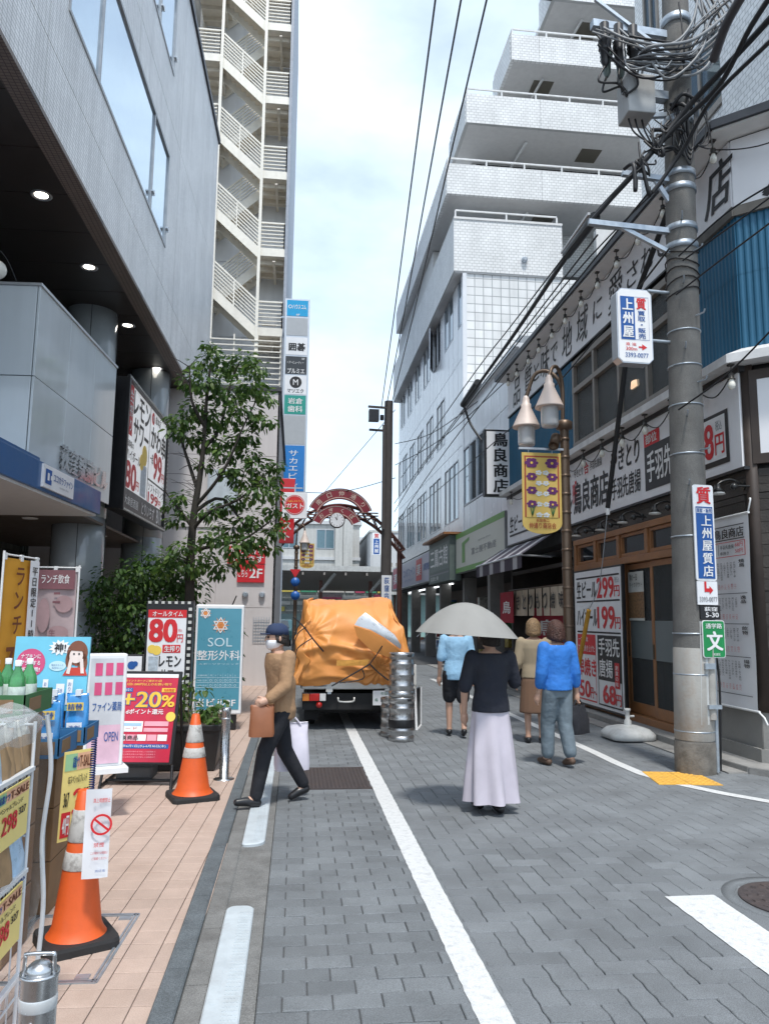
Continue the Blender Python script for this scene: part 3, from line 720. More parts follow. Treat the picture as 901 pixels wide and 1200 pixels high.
# ================================================================== pink annex, stair tower and its signs
PINK = mat('pale pinkish render', (.60, .565, .56), .7, var=.04, vscale=1.5, streak=.08, bump=.08)
an = thing('pale_annex', 'low pale pinkish rendered annex with red take away signs behind the tree', 'building', (-1.8, 20, 0))
AF = Fr((-3.15, 18.0, 0), (1, 0, 0), W=2.65, H=6.95)
q = MB(); q.box(-6, -.53, 18.04, 27, 0, 6.9, PINK); q.build('core', an)
for b0, b1 in ((0, 1.75), (1.76, 3.58), (3.60, 5.3), (5.31, 6.86)):
    for a0, a1 in ((0, 1.32), (1.328, 2.65)):
        q = MB(); AF.box(q, a0, a1, b0, b1, -.04, 0, PINK); q.build('wall_panel', an)
q = MB(); q.box(-6, -.46, 17.96, 27.05, 6.9, 7.0, mat('dark roof trim', (.05, .05, .055), .5)); q.box(-.53, -.478, 18.0, 18.09, 0, 6.89, mat('dark roof trim', (.05, .05, .055), .5)); q.build('roof_trim', an)
q = MB(); AF.box(q, 1.05, 1.75, 4.0, 4.95, .0, .05, ALU); wv = q.build('window', an)
q = MB(); AF.box(q, 1.10, 1.70, 4.05, 4.90, .05, .055, mat('pale blue window film', (.5, .56, .6), .15)); q.build('pane', wv)
q = MB(); AF.box(q, .2, 2.6, 3.59, 3.66, 0, .03, PINK); q.build('moulding', an)
q = MB()
for x in (2.0, 2.38): q.lathe([(.07, 0), (.07, .06), (.045, .09)], AF.p(x, 2.05, 0), GALV, 14, axis=(0, -1, 0))
q.build('vent_hood', an)
q = MB()
for k in range(7): AF.box(q, 2.2 + .06 * k, 2.21 + .06 * k, .95, 1.55, .01, .02, GALV)
for k in range(8): AF.box(q, 2.2, 2.57, .98 + .07 * k, .99 + .07 * k, .021, .028, GALV)
q.build('lattice', an)
RED = mat('red sign enamel', (.60, .02, .03), .35, var=.05)
def plate_sign(fr, mb_fn, name, label, cat, m, group=None, depth=.06):
    q = MB(); fr.box(q, 0, fr.W, 0, fr.H, -depth, 0, m); o = q.build(name, bevel=.006); tag(o, label, cat, group)
    q = MB(); mb_fn(q, fr)
    q.build('lettering', o); return o
F1 = Fr((-1.58, 17.94, 2.76), (1, 0, 0), W=.86, H=.40)
plate_sign(F1, lambda q, f: (f.ntext(q, '持ち帰り', .06, .06, .95, .48, INKW, .006, .03), f.ntext(q, 'できます', .10, .55, .95, .92, INKW, .006, .03)), 'takeaway_sign', 'red sign offering take away in white letters, half hidden by the tree', 'sign', RED)
F2 = Fr((-1.35, 17.95, 2.33), (1, 0, 0), W=.62, H=.42)
plate_sign(F2, lambda q, f: (f.ntext(q, 'こちら', .04, .3, .38, .7, INKW, .006, .02), f.ntext(q, '2F', .46, .25, .92, .75, INKW, .006, .03)), 'floor_sign', 'small red sign reading 2F on the pale annex wall', 'sign', RED)
F3 = Fr((-.42, 18.2, 3.28), (1, 0, 0), W=.34, H=1.55)
plate_sign(F3, lambda q, f: f.ntext(q, 'ガスト', .2, .5, .85, .98, INKW, .006, .03, vert=True), 'red_projecting_sign', 'narrow red projecting sign with vertical white letters beside the annex', 'sign', RED, depth=.12)
F4 = Fr((-.36, 17.6, 3.80), (1, 0, 0), W=.57, H=.60)
def gst(q, f):
    f.disc(q, .285, .31, .23, INKR, .006, 32); f.ntext(q, 'ガスト', .17, .42, .85, .62, INKW, .012, .03); f.ntext(q, 'Cafeレストラン', .22, .30, .8, .38, INKY, .012, .01); f.ring(q, .285, .31, .205, .212, INKW, .010, 32)
gs = plate_sign(F4, gst, 'round_logo_sign', 'white square projecting sign with a red disc logo above the street lamp', 'sign', SIGNW, depth=.14)
q = MB(); F4.box(q, .27, .30, .60, .78, -.08, -.05, GALV); q.box(-.6, .1, 17.66, 17.69, 4.5, 4.53, GALV); q.build('sign_bracket', gs)

STW = mat('grey stair tower panel', (.80, .82, .84), .45, var=.05, vscale=1.5, streak=.10)
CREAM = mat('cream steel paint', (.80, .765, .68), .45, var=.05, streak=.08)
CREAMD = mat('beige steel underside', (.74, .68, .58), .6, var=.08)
st = thing('stair_tower', 'tall grey tower block with a cream open steel fire staircase', 'building', (-2.5, 29, 0))
SX0, SX1 = -4.6, -.72
q = MB(); q.box(-7, SX1 - .03, 30.15, 42, 0, 34, STW); q.build('core', st)
for k in range(11):
    for a0, a1 in ((-6.5, -4.0), (-4.0, -2.4), (-2.4, SX1 - .02)):
        q = MB(); q.box(a0 + .01, a1 - .01, 30.1, 30.15, k * 3.17 + .01, (k + 1) * 3.17 - .01, STW); q.build('wall_panel', st)
q = MB(); q.box(SX1 - .03, SX1 + .08, 27.9, 42, 6.5, 34, mat('dark grey edge flashing', (.30, .33, .38), .5)); q.build('edge_flashing', st)
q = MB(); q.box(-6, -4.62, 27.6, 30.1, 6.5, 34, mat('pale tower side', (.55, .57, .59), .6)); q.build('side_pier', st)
def rail(mb, p, q_, h=1.05, n=7, up=V((0, 0, 1)), posts=True):
    p, q_ = V(p), V(q_)
    for k in range(1, n + 1): mb.bar(p + up * h * k / n, q_ + up * h * k / n, .042 if k < n else .06, .038 if k < n else .06, CREAM)
    L = (q_ - p).length; m = max(1, round(L / 1.1))
    for k in range(m + 1):
        c = p.lerp(q_, k / m); mb.bar(c, c + up * (h + .01), .045, .045, CREAM)
levels = [12.30, 15.47, 18.64, 21.81, 24.98, 28.15]
XR0, XR1, XL0, XL1 = -1.72, -.78, -4.45, -3.48
YF, YM, YB = 28.0, 29.0, 30.05
for Lz in levels:
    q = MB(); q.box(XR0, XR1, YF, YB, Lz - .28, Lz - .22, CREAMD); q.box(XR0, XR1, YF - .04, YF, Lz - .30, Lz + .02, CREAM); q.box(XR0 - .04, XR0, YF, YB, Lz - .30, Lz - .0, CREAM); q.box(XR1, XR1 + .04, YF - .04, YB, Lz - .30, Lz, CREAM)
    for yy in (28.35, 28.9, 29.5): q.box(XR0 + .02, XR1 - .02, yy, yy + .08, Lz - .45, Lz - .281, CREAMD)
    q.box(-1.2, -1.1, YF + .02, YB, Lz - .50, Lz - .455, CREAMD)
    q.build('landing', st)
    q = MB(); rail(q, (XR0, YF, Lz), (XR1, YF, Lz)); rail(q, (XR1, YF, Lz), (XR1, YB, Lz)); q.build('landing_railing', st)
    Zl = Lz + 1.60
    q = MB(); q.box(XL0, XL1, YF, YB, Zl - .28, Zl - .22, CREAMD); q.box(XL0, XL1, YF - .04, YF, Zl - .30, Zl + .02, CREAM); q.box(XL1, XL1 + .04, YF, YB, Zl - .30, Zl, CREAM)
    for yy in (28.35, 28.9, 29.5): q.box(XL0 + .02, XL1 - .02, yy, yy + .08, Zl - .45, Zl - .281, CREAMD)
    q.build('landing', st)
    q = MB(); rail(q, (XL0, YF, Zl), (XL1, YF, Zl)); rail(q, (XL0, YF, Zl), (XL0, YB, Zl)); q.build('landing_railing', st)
    # front flight: left landing down to the right landing
    q = MB(); A = V((XL1, YF, Zl)); B_ = V((XR0, YF, Lz))
    for yy in (YF - .03, YM - .12):
        a, b_ = V((A.x, yy, A.z)), V((B_.x, yy, B_.z)); dz = V((0, 0, .42))
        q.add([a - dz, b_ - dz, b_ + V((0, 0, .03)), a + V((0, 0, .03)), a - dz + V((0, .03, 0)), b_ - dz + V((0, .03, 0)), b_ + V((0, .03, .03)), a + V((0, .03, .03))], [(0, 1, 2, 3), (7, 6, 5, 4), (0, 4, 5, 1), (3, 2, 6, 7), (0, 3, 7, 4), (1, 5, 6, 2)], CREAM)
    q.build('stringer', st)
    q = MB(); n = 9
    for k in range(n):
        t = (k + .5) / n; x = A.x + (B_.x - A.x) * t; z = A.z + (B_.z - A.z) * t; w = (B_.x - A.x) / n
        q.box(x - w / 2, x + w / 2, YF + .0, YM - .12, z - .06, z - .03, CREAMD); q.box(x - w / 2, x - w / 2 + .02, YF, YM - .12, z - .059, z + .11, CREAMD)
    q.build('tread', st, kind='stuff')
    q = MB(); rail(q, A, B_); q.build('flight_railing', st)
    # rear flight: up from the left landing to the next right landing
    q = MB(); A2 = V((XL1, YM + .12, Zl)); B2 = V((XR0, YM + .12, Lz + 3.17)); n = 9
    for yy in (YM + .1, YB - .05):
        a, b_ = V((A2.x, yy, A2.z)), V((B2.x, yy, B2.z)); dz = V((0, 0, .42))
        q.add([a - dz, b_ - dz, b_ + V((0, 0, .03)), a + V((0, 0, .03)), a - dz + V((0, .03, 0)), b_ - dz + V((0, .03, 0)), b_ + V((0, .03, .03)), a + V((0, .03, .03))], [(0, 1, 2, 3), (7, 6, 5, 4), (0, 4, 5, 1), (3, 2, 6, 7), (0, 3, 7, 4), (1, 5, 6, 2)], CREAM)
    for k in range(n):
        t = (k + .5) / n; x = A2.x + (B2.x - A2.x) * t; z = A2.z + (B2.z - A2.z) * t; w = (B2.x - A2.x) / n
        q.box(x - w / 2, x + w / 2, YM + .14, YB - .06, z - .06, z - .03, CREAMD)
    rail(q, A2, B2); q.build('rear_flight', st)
q = MB()
for x in (XL1 + .02, XR0 - .05): q.box(x, x + .11, YF - .10, YF - .05, 5, 33, CREAM)
q.box(XL0, XL0 + .11, YB - .2, YB - .1, 5, 33, CREAM)
q.build('stair_column', st)
for k in range(16):
    q = MB(); q.box(-3.40, -.78, 27.86, 27.90, 8.6 + k * .21, 8.64 + k * .21, CREAM); q.build('slat', st)
q = MB()
for k in range(4): q.box(-3.4 + k * .86, -3.35 + k * .86, 27.905, 27.94, 8.0, 12.0, CREAM)
q.build('slat_post', st)
q = MB(); q.box(-4.3, -4.0, 27.5, 27.6, 13.3, 16.2, mat('black duct', (.02, .022, .025), .5)); q.build('wall_duct', st)
q = MB(); q.box(-1.55, -1.0, 28.15, 28.4, 12.55, 12.95, PLASTW); q.build('air_conditioner', st)

# vertical sign with a panel per floor
vt = thing('floor_sign_tower', 'tall projecting sign stack with blue, grey, black and green tenant panels', 'sign', (-.2, 27.6, 6.0))
VF = Fr((-.66, 27.45, 6.0), (1, 0, 0), W=.92, H=7.3)
q = MB(); VF.box(q, 0, .92, 0, 7.3, -.30, 0, ALU); q.build('cabinet', vt)
CY_ = mat('cyan sign panel', (.01, .33, .62), .3, var=.03); LG = mat('blank grey panel', (.40, .42, .44), .4, var=.04); TEAL = mat('teal sign panel', (.02, .30, .24), .35, var=.03)
SKYB = mat('azure sign panel', (.012, .19, .55), .3, var=.03); CHAR = mat('charcoal panel', (.04, .045, .05), .4)
rows = [(.008, .092, CY_), (.102, .195, LG), (.205, .297, SIGNW), (.305, .398, CHAR), (.405, .502, SIGNW), (.508, .605, TEAL), (.612, .758, LG), (.765, .995, SKYB)]
for y0, y1, m in rows:
    q = MB(); VF.box(q, .07, .85, (1 - y1) * 7.3, (1 - y0) * 7.3, .0, .012, m); q.build('panel', vt)
q = MB()
VF.ntext(q, 'ハウスコム', .30, .030, .85, .055, INKW, .018, .02); VF.ring(q, .19, 7.3 * (1 - .043), .05, .07, INKW, .018, 14); VF.ntext(q, '8F', .45, .080, .6, .090, INKW, .018, .01)
VF.ntext(q, '囲碁', .20, .235, .84, .275, INKK, .018, .06)
VF.ntext(q, 'ヘアービューティー', .14, .330, .80, .345, INKW, .018, .0); VF.ntext(q, '5F', .72, .312, .84, .322, INKW, .018, .01); VF.ntext(q, 'プルミエ', .16, .368, .84, .394, INKW, .018, .02)
VF.disc(q, .46, 7.3 * (1 - .440), .22, INKK, .018, 24); VF.ntext(q, 'M', .40, .425, .60, .455, INKW, .022, .0); VF.ntext(q, 'マツエク', .18, .474, .82, .495, INKK, .018, .02)
VF.ntext(q, '岩倉', .22, .522, .80, .552, INKW, .018, .02); VF.ntext(q, '歯科', .22, .562, .80, .594, INKW, .018, .02)
VF.ntext(q, 'サカエビル', .28, .785, .70, .975, INKW, .018, .0, vert=True)
q.build('lettering', vt)
q = MB()
for z in (7.4, 9.6, 12.6): q.box(-.80, -.655, 27.6, 27.66, z, z + .06, GALV)
q.tube([(-.72, 27.9, 8.6), (-.3, 27.46, 9.25)], .02, GALV, 6); q.build('bracket', vt)
# ================================================================== the grilled chicken shop on the right
WOODD = mat('charred dark cladding board', (.050, .043, .038), .75, var=.35, vscale=5, bump=.3, bscale=40, rand=.25)
WOODM = mat('warm brown door timber', (.30, .135, .055), .45, var=.18, vscale=6, bump=.08, coat=.1)
BLUEC = mat('blue corrugated sheet', (.02, .115, .205), .4, .15, var=.08, vscale=2, streak=.12)
SOFW = mat('pale eave soffit', (.74, .74, .73), .6, var=.05)
PANELW = mat('white sign panel', (.80, .80, .82), .4, var=.03, vscale=1.5, streak=.05)
TAUPEF = mat('taupe window frame', (.25, .225, .20), .45, .2)
PLINTH = mat('grey plinth render', (.27, .265, .25), .85, var=.10, vscale=3, bump=.15)
INTER = mat('dim shop interior', (.075, .055, .045), .8, var=.3, vscale=2)
ROOFD = mat('dark metal roof edge', (.06, .065, .075), .4, .5)
XS, YF_, YN = 4.95, 17.4, 7.85
SF = Fr((XS, YF_, 0), (0, -1, 0)); SL = YF_ - YN
CDIR = V((.735, -.678, 0)).normalized()
CF = Fr((XS, YN, 0), CDIR); CLN = 5.5
A = lambda y: YF_ - y
sh = thing('chicken_shop', 'two storey yakitori shop with white sign boards, blue corrugated wall and dark timber front', 'shop building', (6.5, 12, 0))
q = MB(); q.box(7.4, 12, 8.6, YF_ - .02, 0, 7.1, INTER); q.build('core', sh)
q = MB(); SF.box(q, .02, SL, 3.0, 7.15, -.5, -.06, DARKM); CF.box(q, .05, CLN, 0, 7.15, -.6, -.06, DARKM); q.build('backing', sh)
# plinth and step
q = MB(); SF.box(q, A(9.45), SL - .0, .12, .62, -.3, .012, PLINTH); CF.box(q, .0, CLN, .12, .62, -.3, .012, PLINTH); SF.box(q, A(9.45), SL + .02, 0, .22, -.3, .05, PLINTH); CF.box(q, -.02, CLN, 0, .22, -.3, .05, PLINTH); q.build('plinth', sh)
STEPM = mat('worn step concrete', (.27, .265, .255), .85, var=.15, vscale=5, bump=.25, bscale=70, stain=(.12, .115, .11, .4), stainscale=3)
stp = MB(); stp.box(4.45, 4.96, 7.7, 26, -.02, .015, STEPM); stp = stp.build('shop_apron', kind='structure')
for k in range(16):
    y0 = 9.0 + k * 1.0; q = MB(); stone(q, 4.70, 4.955, y0 + .004, y0 + .996, .10, STEPM, .012); q.build('step_stone', stp)
for (p0, p1) in (((4.70, 8.99), (4.62, 8.3)), ((4.62, 8.29), (4.66, 7.7)), ((4.66, 7.69), (4.95, 7.3)), ((4.96, 7.29), (5.5, 6.75)), ((5.51, 6.74), (6.2, 6.05))):
    p0, p1 = V((*p0, 0)), V((*p1, 0)); d = (p1 - p0).normalized(); n_ = V((-d.y, d.x, 0)); q = MB()
    q.hexa([p0 - V((0, 0, .02)), p1 - V((0, 0, .02)), p1 + n_ * .34 - V((0, 0, .02)), p0 + n_ * .34 - V((0, 0, .02))], [p0 + V((0, 0, .075)), p1 + V((0, 0, .075)), p1 + n_ * .34 + V((0, 0, .085)), p0 + n_ * .34 + V((0, 0, .085))], STEPM)
    q.build('kerb_stone', stp, bevel=.012)
# dark boards: right of the door, round the corner, and the beam above the door
def boards(fr, a0, a1, b0, b1, h=.125, d=.022):
    z = b0; i = 0
    while z < b1 - .01:
        zt = min(z + h, b1); q = MB(); dd = d + rnd.uniform(-.004, .006)
        fr.box(q, a0, a1, z + .003, zt - .002, -.06, dd, WOODD); q.build('cladding_board', sh); z = zt
boards(SF, A(9.42), SL - .07, .63, 2.95); boards(CF, .085, CLN, .63, 2.95)
boards(SF, 3.9, SL - .02, 2.955, 3.22, .09); boards(CF, .03, CLN, 2.955, 3.22, .09)
q = MB(); q.lathe([(.001, .6), (.085, .6), (.085, 4.4), (.001, 4.4)], (XS - .0 + .035, YN - .015, 0), mat('dark corner post', (.045, .032, .026), .6, var=.2), 4); q.build('corner_post', sh)
# timber sliding door front
fr_ = MB()
def fbox(a0, a1, b0, b1, d0=-.10, d1=.0, m=WOODM, mb=None): SF.box(mb or fr_, a0, a1, b0, b1, d0, d1, m)
a0, a1 = A(13.25), A(9.46)
fbox(a0, a1, 2.86, 2.952, -.12, .03); fbox(a0, a1, 2.40, 2.50, -.12, .026); fbox(a0, a1, .10, .20, -.12, .02)
us = [13.25, 12.35, 11.42, 10.45, 9.55]
for y in us: fbox(A(y), A(y) + .09, 2.501, 2.859, -.12, .020)
for y in (13.25, 11.40, 9.55): fbox(A(y), A(y) + .10, .201, 2.399, -.12, .020)
fo = fr_.build('door_frame', sh, bevel=.006)
for y0, y1 in zip(us, us[1:]):
    q = MB()
    for (x0, x1, b0, b1) in ((A(y0) + .10, A(y1) - .01, 2.51, 2.56), (A(y0) + .10, A(y1) - .01, 2.81, 2.852), (A(y0) + .10, A(y0) + .15, 2.56, 2.81), (A(y1) - .06, A(y1) - .01, 2.56, 2.81)): SF.box(q, x0, x1, b0, b1, -.08, -.01, WOODM)
    w = q.build('transom_window', sh); q = MB(); SF.box(q, A(y0) + .15, A(y1) - .06, 2.56, 2.81, -.06, -.05, GLASS_DARK); q.build('pane', w)
DGL = clearmat('door glass', (.42, .46, .46), .03, .03, .10); FROST = mat('frosted glass band', (.15, .175, .18), .35, var=.05)
for i, (y0, y1) in enumerate(((11.29, 10.43), (10.40, 9.56))):
    x0, x1 = A(y0), A(y1); d = -.03 if i else -.075
    q = MB()
    for (u0, u1, b0, b1) in ((x0, x0 + .07, .21, 2.39), (x1 - .07, x1, .21, 2.39), (x0 + .07, x1 - .07, .21, .36), (x0 + .07, x1 - .07, 2.31, 2.39)): SF.box(q, u0, u1, b0, b1, d - .03, d, WOODM)
    dr = q.build('sliding_door', sh)
    q = MB(); SF.box(q, x0 + .07, x1 - .07, .36, 2.31, d - .018, d - .012, DGL); q.build('pane', dr)
    q = MB(); SF.box(q, x0 + .07, x1 - .07, 1.0, 1.55, d - .0115, d - .009, FROST); q.build('frosted_band', dr)
    q = MB(); SF.box(q, x0 + .012, x0 + .055, 1.02, 1.22, d, d + .008, mat('bronze pull', (.12, .09, .06), .4, .8)); q.build('handle', dr)
DP = Fr(SF.p(A(11.2), 1.55, -.06), SF.u, W=.52, H=.72)
q = MB(); DP.rect(q, 0, .52, 0, .72, mat('pale poster paper', (.55, .56, .53), .6), .0); o_ = q.build('door_poster', sh); q = MB(); DP.ntext(q, '鶏の一品', .1, .05, .6, .18, INKK, .004); DP.ntext(q, 'テイクアウト', .08, .22, .9, .32, INKK, .004); DP.nrect(q, 0, .42, 1, .95, mat('printed food photo', (.22, .13, .07), .5, var=.6, vscale=30), .003); q.build('lettering', o_)
q = MB(); q.box(5.6, 7.3, 9.4, 13.3, .02, .1, mat('shop floor', (.09, .08, .07), .6)); q.box(5.9, 6.4, 9.7, 11.2, .1, .78, mat('shop table', (.16, .09, .05), .5)); q.box(6.7, 7.0, 9.5, 13, .1, 1.1, WOODM)
q.build('interior', sh)
# far bay under the noren
q = MB(); SF.box(q, 0, A(13.3), 0, 3.0, -1.6, -1.5, INTER); SF.box(q, A(13.36), A(13.26), 0, 3.0, -1.5, -.0, WOODD); SF.box(q, 0, .12, 0, 3.0, -1.5, .0, WOODD); SF.box(q, 0, A(13.4), 2.55, 2.62, -.08, .0, WOODD); q.build('entrance_bay', sh)
# white lower sign board
LS = Fr((4.88, YF_, 3.25), (0, -1, 0), W=SL + .05, H=1.08)
q = MB(); LS.box(q, 0, SL, 0, 1.08, -.07, 0, PANELW); CF.box(q, .0, .0 + .055, 3.25, 4.33, -.02, .03, BLACK); so = q.build('sign_board', sh)
q = MB(); LS.box(q, 0, SL + .05, 1.081, 1.16, -.07, .015, BLACK); LS.box(q, 0, SL + .05, -.035, -.001, -.07, .012, BLACK); q.build('trim', so)
yy = lambda y: A(y) / LS.W
q = MB(); T = LS.ntext
T(q, '生ビール', yy(17.2), .42, yy(15.9), .75, INKK, .006, .03, skew=.12); T(q, '299円', yy(15.8), .30, yy(14.7), .74, INKR, .006, .03, skew=.1); LS.nrect(q, yy(17.2), .80, yy(14.8), .84, INKK, .006)
T(q, 'ハイボール', yy(14.55), .40, yy(13.15), .75, INKK, .006, .03, skew=.12); T(q, '199円', yy(13.1), .32, yy(12.9), .72, INKR, .006, .03)
T(q, '鳥良商店', yy(13.05), .36, yy(11.55), .86, INKK, .006, .045, skew=.06)
T(q, 'やきとり', yy(13.0), .14, yy(12.58), .26, INKK, .006, .02); T(q, '合', yy(12.52), .10, yy(12.32), .28, INKR, .006, .03); T(q, '手羽先唐揚', yy(12.26), .13, yy(11.75), .26, INKK, .006, .015)
T(q, 'やきとり', yy(11.42), .14, yy(10.40), .46, INKK, .006, .035, skew=.1); T(q, '手羽先唐揚', yy(11.40), .55, yy(10.38), .86, INKK, .006, .02, skew=.05)
LS.nrect(q, yy(10.22), .32, yy(8.08), .90, BLACK, .006); LS.nrect(q, yy(10.22), .14, yy(9.75), .32, INKR, .006); T(q, '部位', yy(10.16), .17, yy(9.82), .29, INKW, .010, .03)
T(q, '手羽先唐揚', yy(10.14), .40, yy(8.90), .80, INKW, .010, .03)
LS.nrect(q, yy(8.84), .36, yy(8.14), .84, INKW, .010); T(q, '68', yy(8.80), .42, yy(8.40), .80, INKR, .014, .04); T(q, '円', yy(8.36), .56, yy(8.17), .78, INKR, .014, .03); T(q, '税込', yy(8.34), .41, yy(8.2), .52, INKG, .014)
LS.nrect(q, yy(8.86), .27, yy(8.60), .36, INKW, .014); T(q, '1本', yy(8.82), .29, yy(8.63), .345, INKK, .018)
q.build('lettering', so)
# blank white board on the chamfered corner
q = MB(); CF.box(q, .14, 2.4, 3.38, 4.22, .0, .05, PANELW); bo = q.build('blank_board', sh); q = MB()
for (u0, u1, b0, b1) in ((.06, 2.5, 4.221, 4.33), (.06, 2.5, 3.27, 3.379), (.06, .139, 3.379, 4.221)): CF.box(q, u0, u1, b0, b1, 0, .06, mat('dark corner post', (.045, .032, .026), .6))
q.build('trim', bo)
# ledge above the lower sign, following both faces
def ledge(z0, z1, out, name, top=None, m=SOFW, edge=.05):
    P = [V((XS - out, YF_, 0)), V((XS - out, YN - out * .41, 0)), V((XS, YN, 0)) + CDIR * CLN + CF.n * out]
    I = [V((XS, YF_, 0)), V((XS, YN, 0)), V((XS, YN, 0)) + CDIR * CLN]; q = MB()
    for k in range(2):
        b_ = [I[k], P[k], P[k + 1], I[k + 1]]; zt = top if top else z1
        q.add([v_ + V((0, 0, z0)) for v_ in b_] + [P[k] + V((0, 0, z1)), P[k + 1] + V((0, 0, z1)), I[k] + V((0, 0, zt)), I[k + 1] + V((0, 0, zt))], [(0, 3, 2, 1), (1, 2, 5, 4), (4, 5, 7, 6)], m)
    q.build(name, sh); return P
ledge(4.40, 4.50, .26, 'ledge', 4.62, mat('white painted ledge', (.66, .66, .66), .5, streak=.15))
# blue corrugated first floor wall with the big window
def corrugated(fr, a0, a1, b0, b1, pitch=.075):
    q = MB(); n = int((a1 - a0) / pitch); pts = []
    for k in range(n + 1):
        a = a0 + k * pitch; pts += [(a, 0), (a + pitch * .25, .012), (a + pitch * .5, .012), (a + pitch * .75, 0)]
    pts = [(min(a, a1), d) for a, d in pts]
    vs = [fr.p(a, b, d) for b in (b0, b1) for a, d in pts]; m_ = len(pts)
    q.add(vs, [(i, i + 1, m_ + i + 1, m_ + i) for i in range(m_ - 1)], BLUEC); q.build('corrugated_sheet', sh)
wy0, wy1 = 13.1, 9.2
corrugated(SF, 0, A(wy0) - .06, 4.55, 5.45); corrugated(SF, 0, A(wy0) - .06, 5.44, 6.28); corrugated(SF, A(wy1) + .06, SL, 4.55, 5.50); corrugated(SF, A(wy1) + .06, SL, 5.49, 6.28)
corrugated(CF, 0, 2.6, 4.55, 5.5); corrugated(CF, 0, 2.6, 5.49, 6.28)
q = MB(); GW = mat('grey weathered timber', (.12, .115, .105), .8, var=.25, vscale=8); SF.box(q, A(wy1), SL + .03, 6.20, 6.315, 0, .05, GW); CF.box(q, 0, 2.7, 6.20, 6.315, 0, .05, GW); CF.box(q, 1.02, 1.2, 4.6, 6.2, .0, .06, GW); q.build('timber_trim', sh)
q = MB(); x0, x1 = A(wy0), A(wy1)
for (u0, u1, b0, b1) in ((x0, x1, 4.60, 4.70), (x0, x1, 6.12, 6.22), (x0, x1, 5.62, 5.71)): SF.box(q, u0, u1, b0, b1, -.10, .04, TAUPEF)
stl = [0, .95, 1.95, 2.92, 3.83]
for s in stl:
    for b0, b1 in ((4.701, 5.619), (5.711, 6.119)): SF.box(q, x0 + s, x0 + s + .075, b0, b1, -.09, .034, TAUPEF)
SF.box(q, x0 - .08, x1 + .08, 4.555, 4.60, -.05, .09, TAUPEF)
wi = q.build('window', sh)
WGL = clearmat('upper window glass', (.50, .54, .55), .05, .02, .16)
for s0, s1 in zip(stl, stl[1:]):
    for b0, b1 in ((4.701, 5.619), (5.711, 6.119)):
        q = MB(); SF.box(q, x0 + s0 + .075, x0 + s1, b0, b1, -.04, -.034, WGL); q.build('pane', wi)
q = MB()
for k in range(34): SF.box(q, x0 + .98, x1 - .05, 4.72 + k * .041, 4.748 + k * .041, -.22, -.205, mat('venetian blind slat', (.24, .24, .235), .5))
q.build('blind', wi, kind='stuff')
q = MB(); SF.box(q, x0 - .1, x1 + .1, 4.5, 6.3, -.62, -.6, INTER); q.build('room_wall', wi)
q = MB(); q.lathe([(.05, 0), (.14, -.02), (.15, -.12), (.02, -.13)], SF.p(x0 + 2.4, 5.15, -.14), mat('warm paper shade', (.75, .5, .32), .5, emit=.5), 14); q.build('pendant_lamp', wi)
q = MB()
for k in range(4): q.sphere(SF.p(x0 + 1.1 + k * .12, 5.50 + .01 * k, -.12), .055, mat('red paper lantern', (.55, .06, .03), .5), 8, (1, 1, 1.1))
q.build('red_lantern', wi)
# upper sign
USG = Fr((4.925, YF_, 6.33), (0, -1, 0), W=SL, H=.82)
q = MB(); USG.box(q, 0, SL - .01, 0, .82, -.05, 0, PANELW); us_ = q.build('upper_sign_board', sh); q = MB(); USG.box(q, 0, SL, -.03, -.001, -.05, .012, BLACK); q.build('trim', us_)
q = MB(); ch = '品質と味で地域に愛されて…鳥良商店'
ypos = [16.9, 16.0, 15.3, 14.55, 13.75, 13.0, 12.2, 11.5, 10.8, 10.15, 9.7, 9.3, 8.95, 8.75, 8.6, 8.45, 8.12]
pxs = [610, 630, 644, 657, 673, 697, 723, 746, 0, 0, 0]
import itertools
names = '品質と味で地域に愛されて'
pxc = [604, 617, 627, 637, 648, 663, 681, 700, 721, 742, 760, 775]
for c_, px in zip(names, pxc):
    y = gx(px, 380, 4.925).y; w = .26 if c_ in '品質味地域愛' else .19; h = .50 if c_ in '品質味地域愛' else .30
    u_ = (YF_ - y) / USG.W; T2 = USG.ntext(q, c_, u_ - w / USG.W, .5 - h / .82 / 1.6, u_ + w / USG.W, .5 + h / .82 / 1.6, INKK, .006, .012, skew=.15)
y = gx(842, 215, 4.925).y; u_ = (YF_ - y) / USG.W; USG.ntext(q, '店', u_ - .035, .14, u_ + .022, .86, INKK, .006, .03, skew=.2)
q.build('lettering', us_)
q = MB(); CF.box(q, .0, CLN, 6.33, 7.15, -.05, .02, PANELW); cs = q.build('corner_sign_board', sh)
CS = Fr(CF.p(0, 6.33, .02), CF.u, W=CLN, H=.82); q = MB(); CS.ntext(q, '鳥', .06, .05, .24, .98, INKK, .006, .05, skew=.1); CS.ntext(q, '良', .30, .05, .47, .98, INKK, .006, .05, skew=.1); q.build('lettering', cs)
ledge(7.17, 7.23, .29, 'eave_soffit', 7.24, SOFW)
P_ = [V((XS - .31, YF_ + .05, 0)), V((XS - .31, YN - .31 * .41, 0)), V((XS, YN, 0)) + CDIR * CLN + CF.n * .31]
q = MB()
for k in range(2): q.bar(P_[k] + V((0, 0, 7.245)), P_[k + 1] + V((0, 0, 7.245)), .05, .10, ROOFD)
q.add([P_[0] + V((0, 0, 7.29)), P_[1] + V((0, 0, 7.29)), V((9, YN + 2, 7.9)), V((9, YF_, 7.9))], [(0, 1, 2, 3)], ROOFD); q.add([P_[1] + V((0, 0, 7.29)), P_[2] + V((0, 0, 7.29)), V((12, YN, 7.9)), V((9, YN + 2, 7.9))], [(0, 1, 2, 3)], ROOFD)
q.build('roof_edge', sh)
q = MB(); SF.box(q, 0, .02, 4.5, 7.2, -3, .0, WOODD); q.build('end_wall', sh)
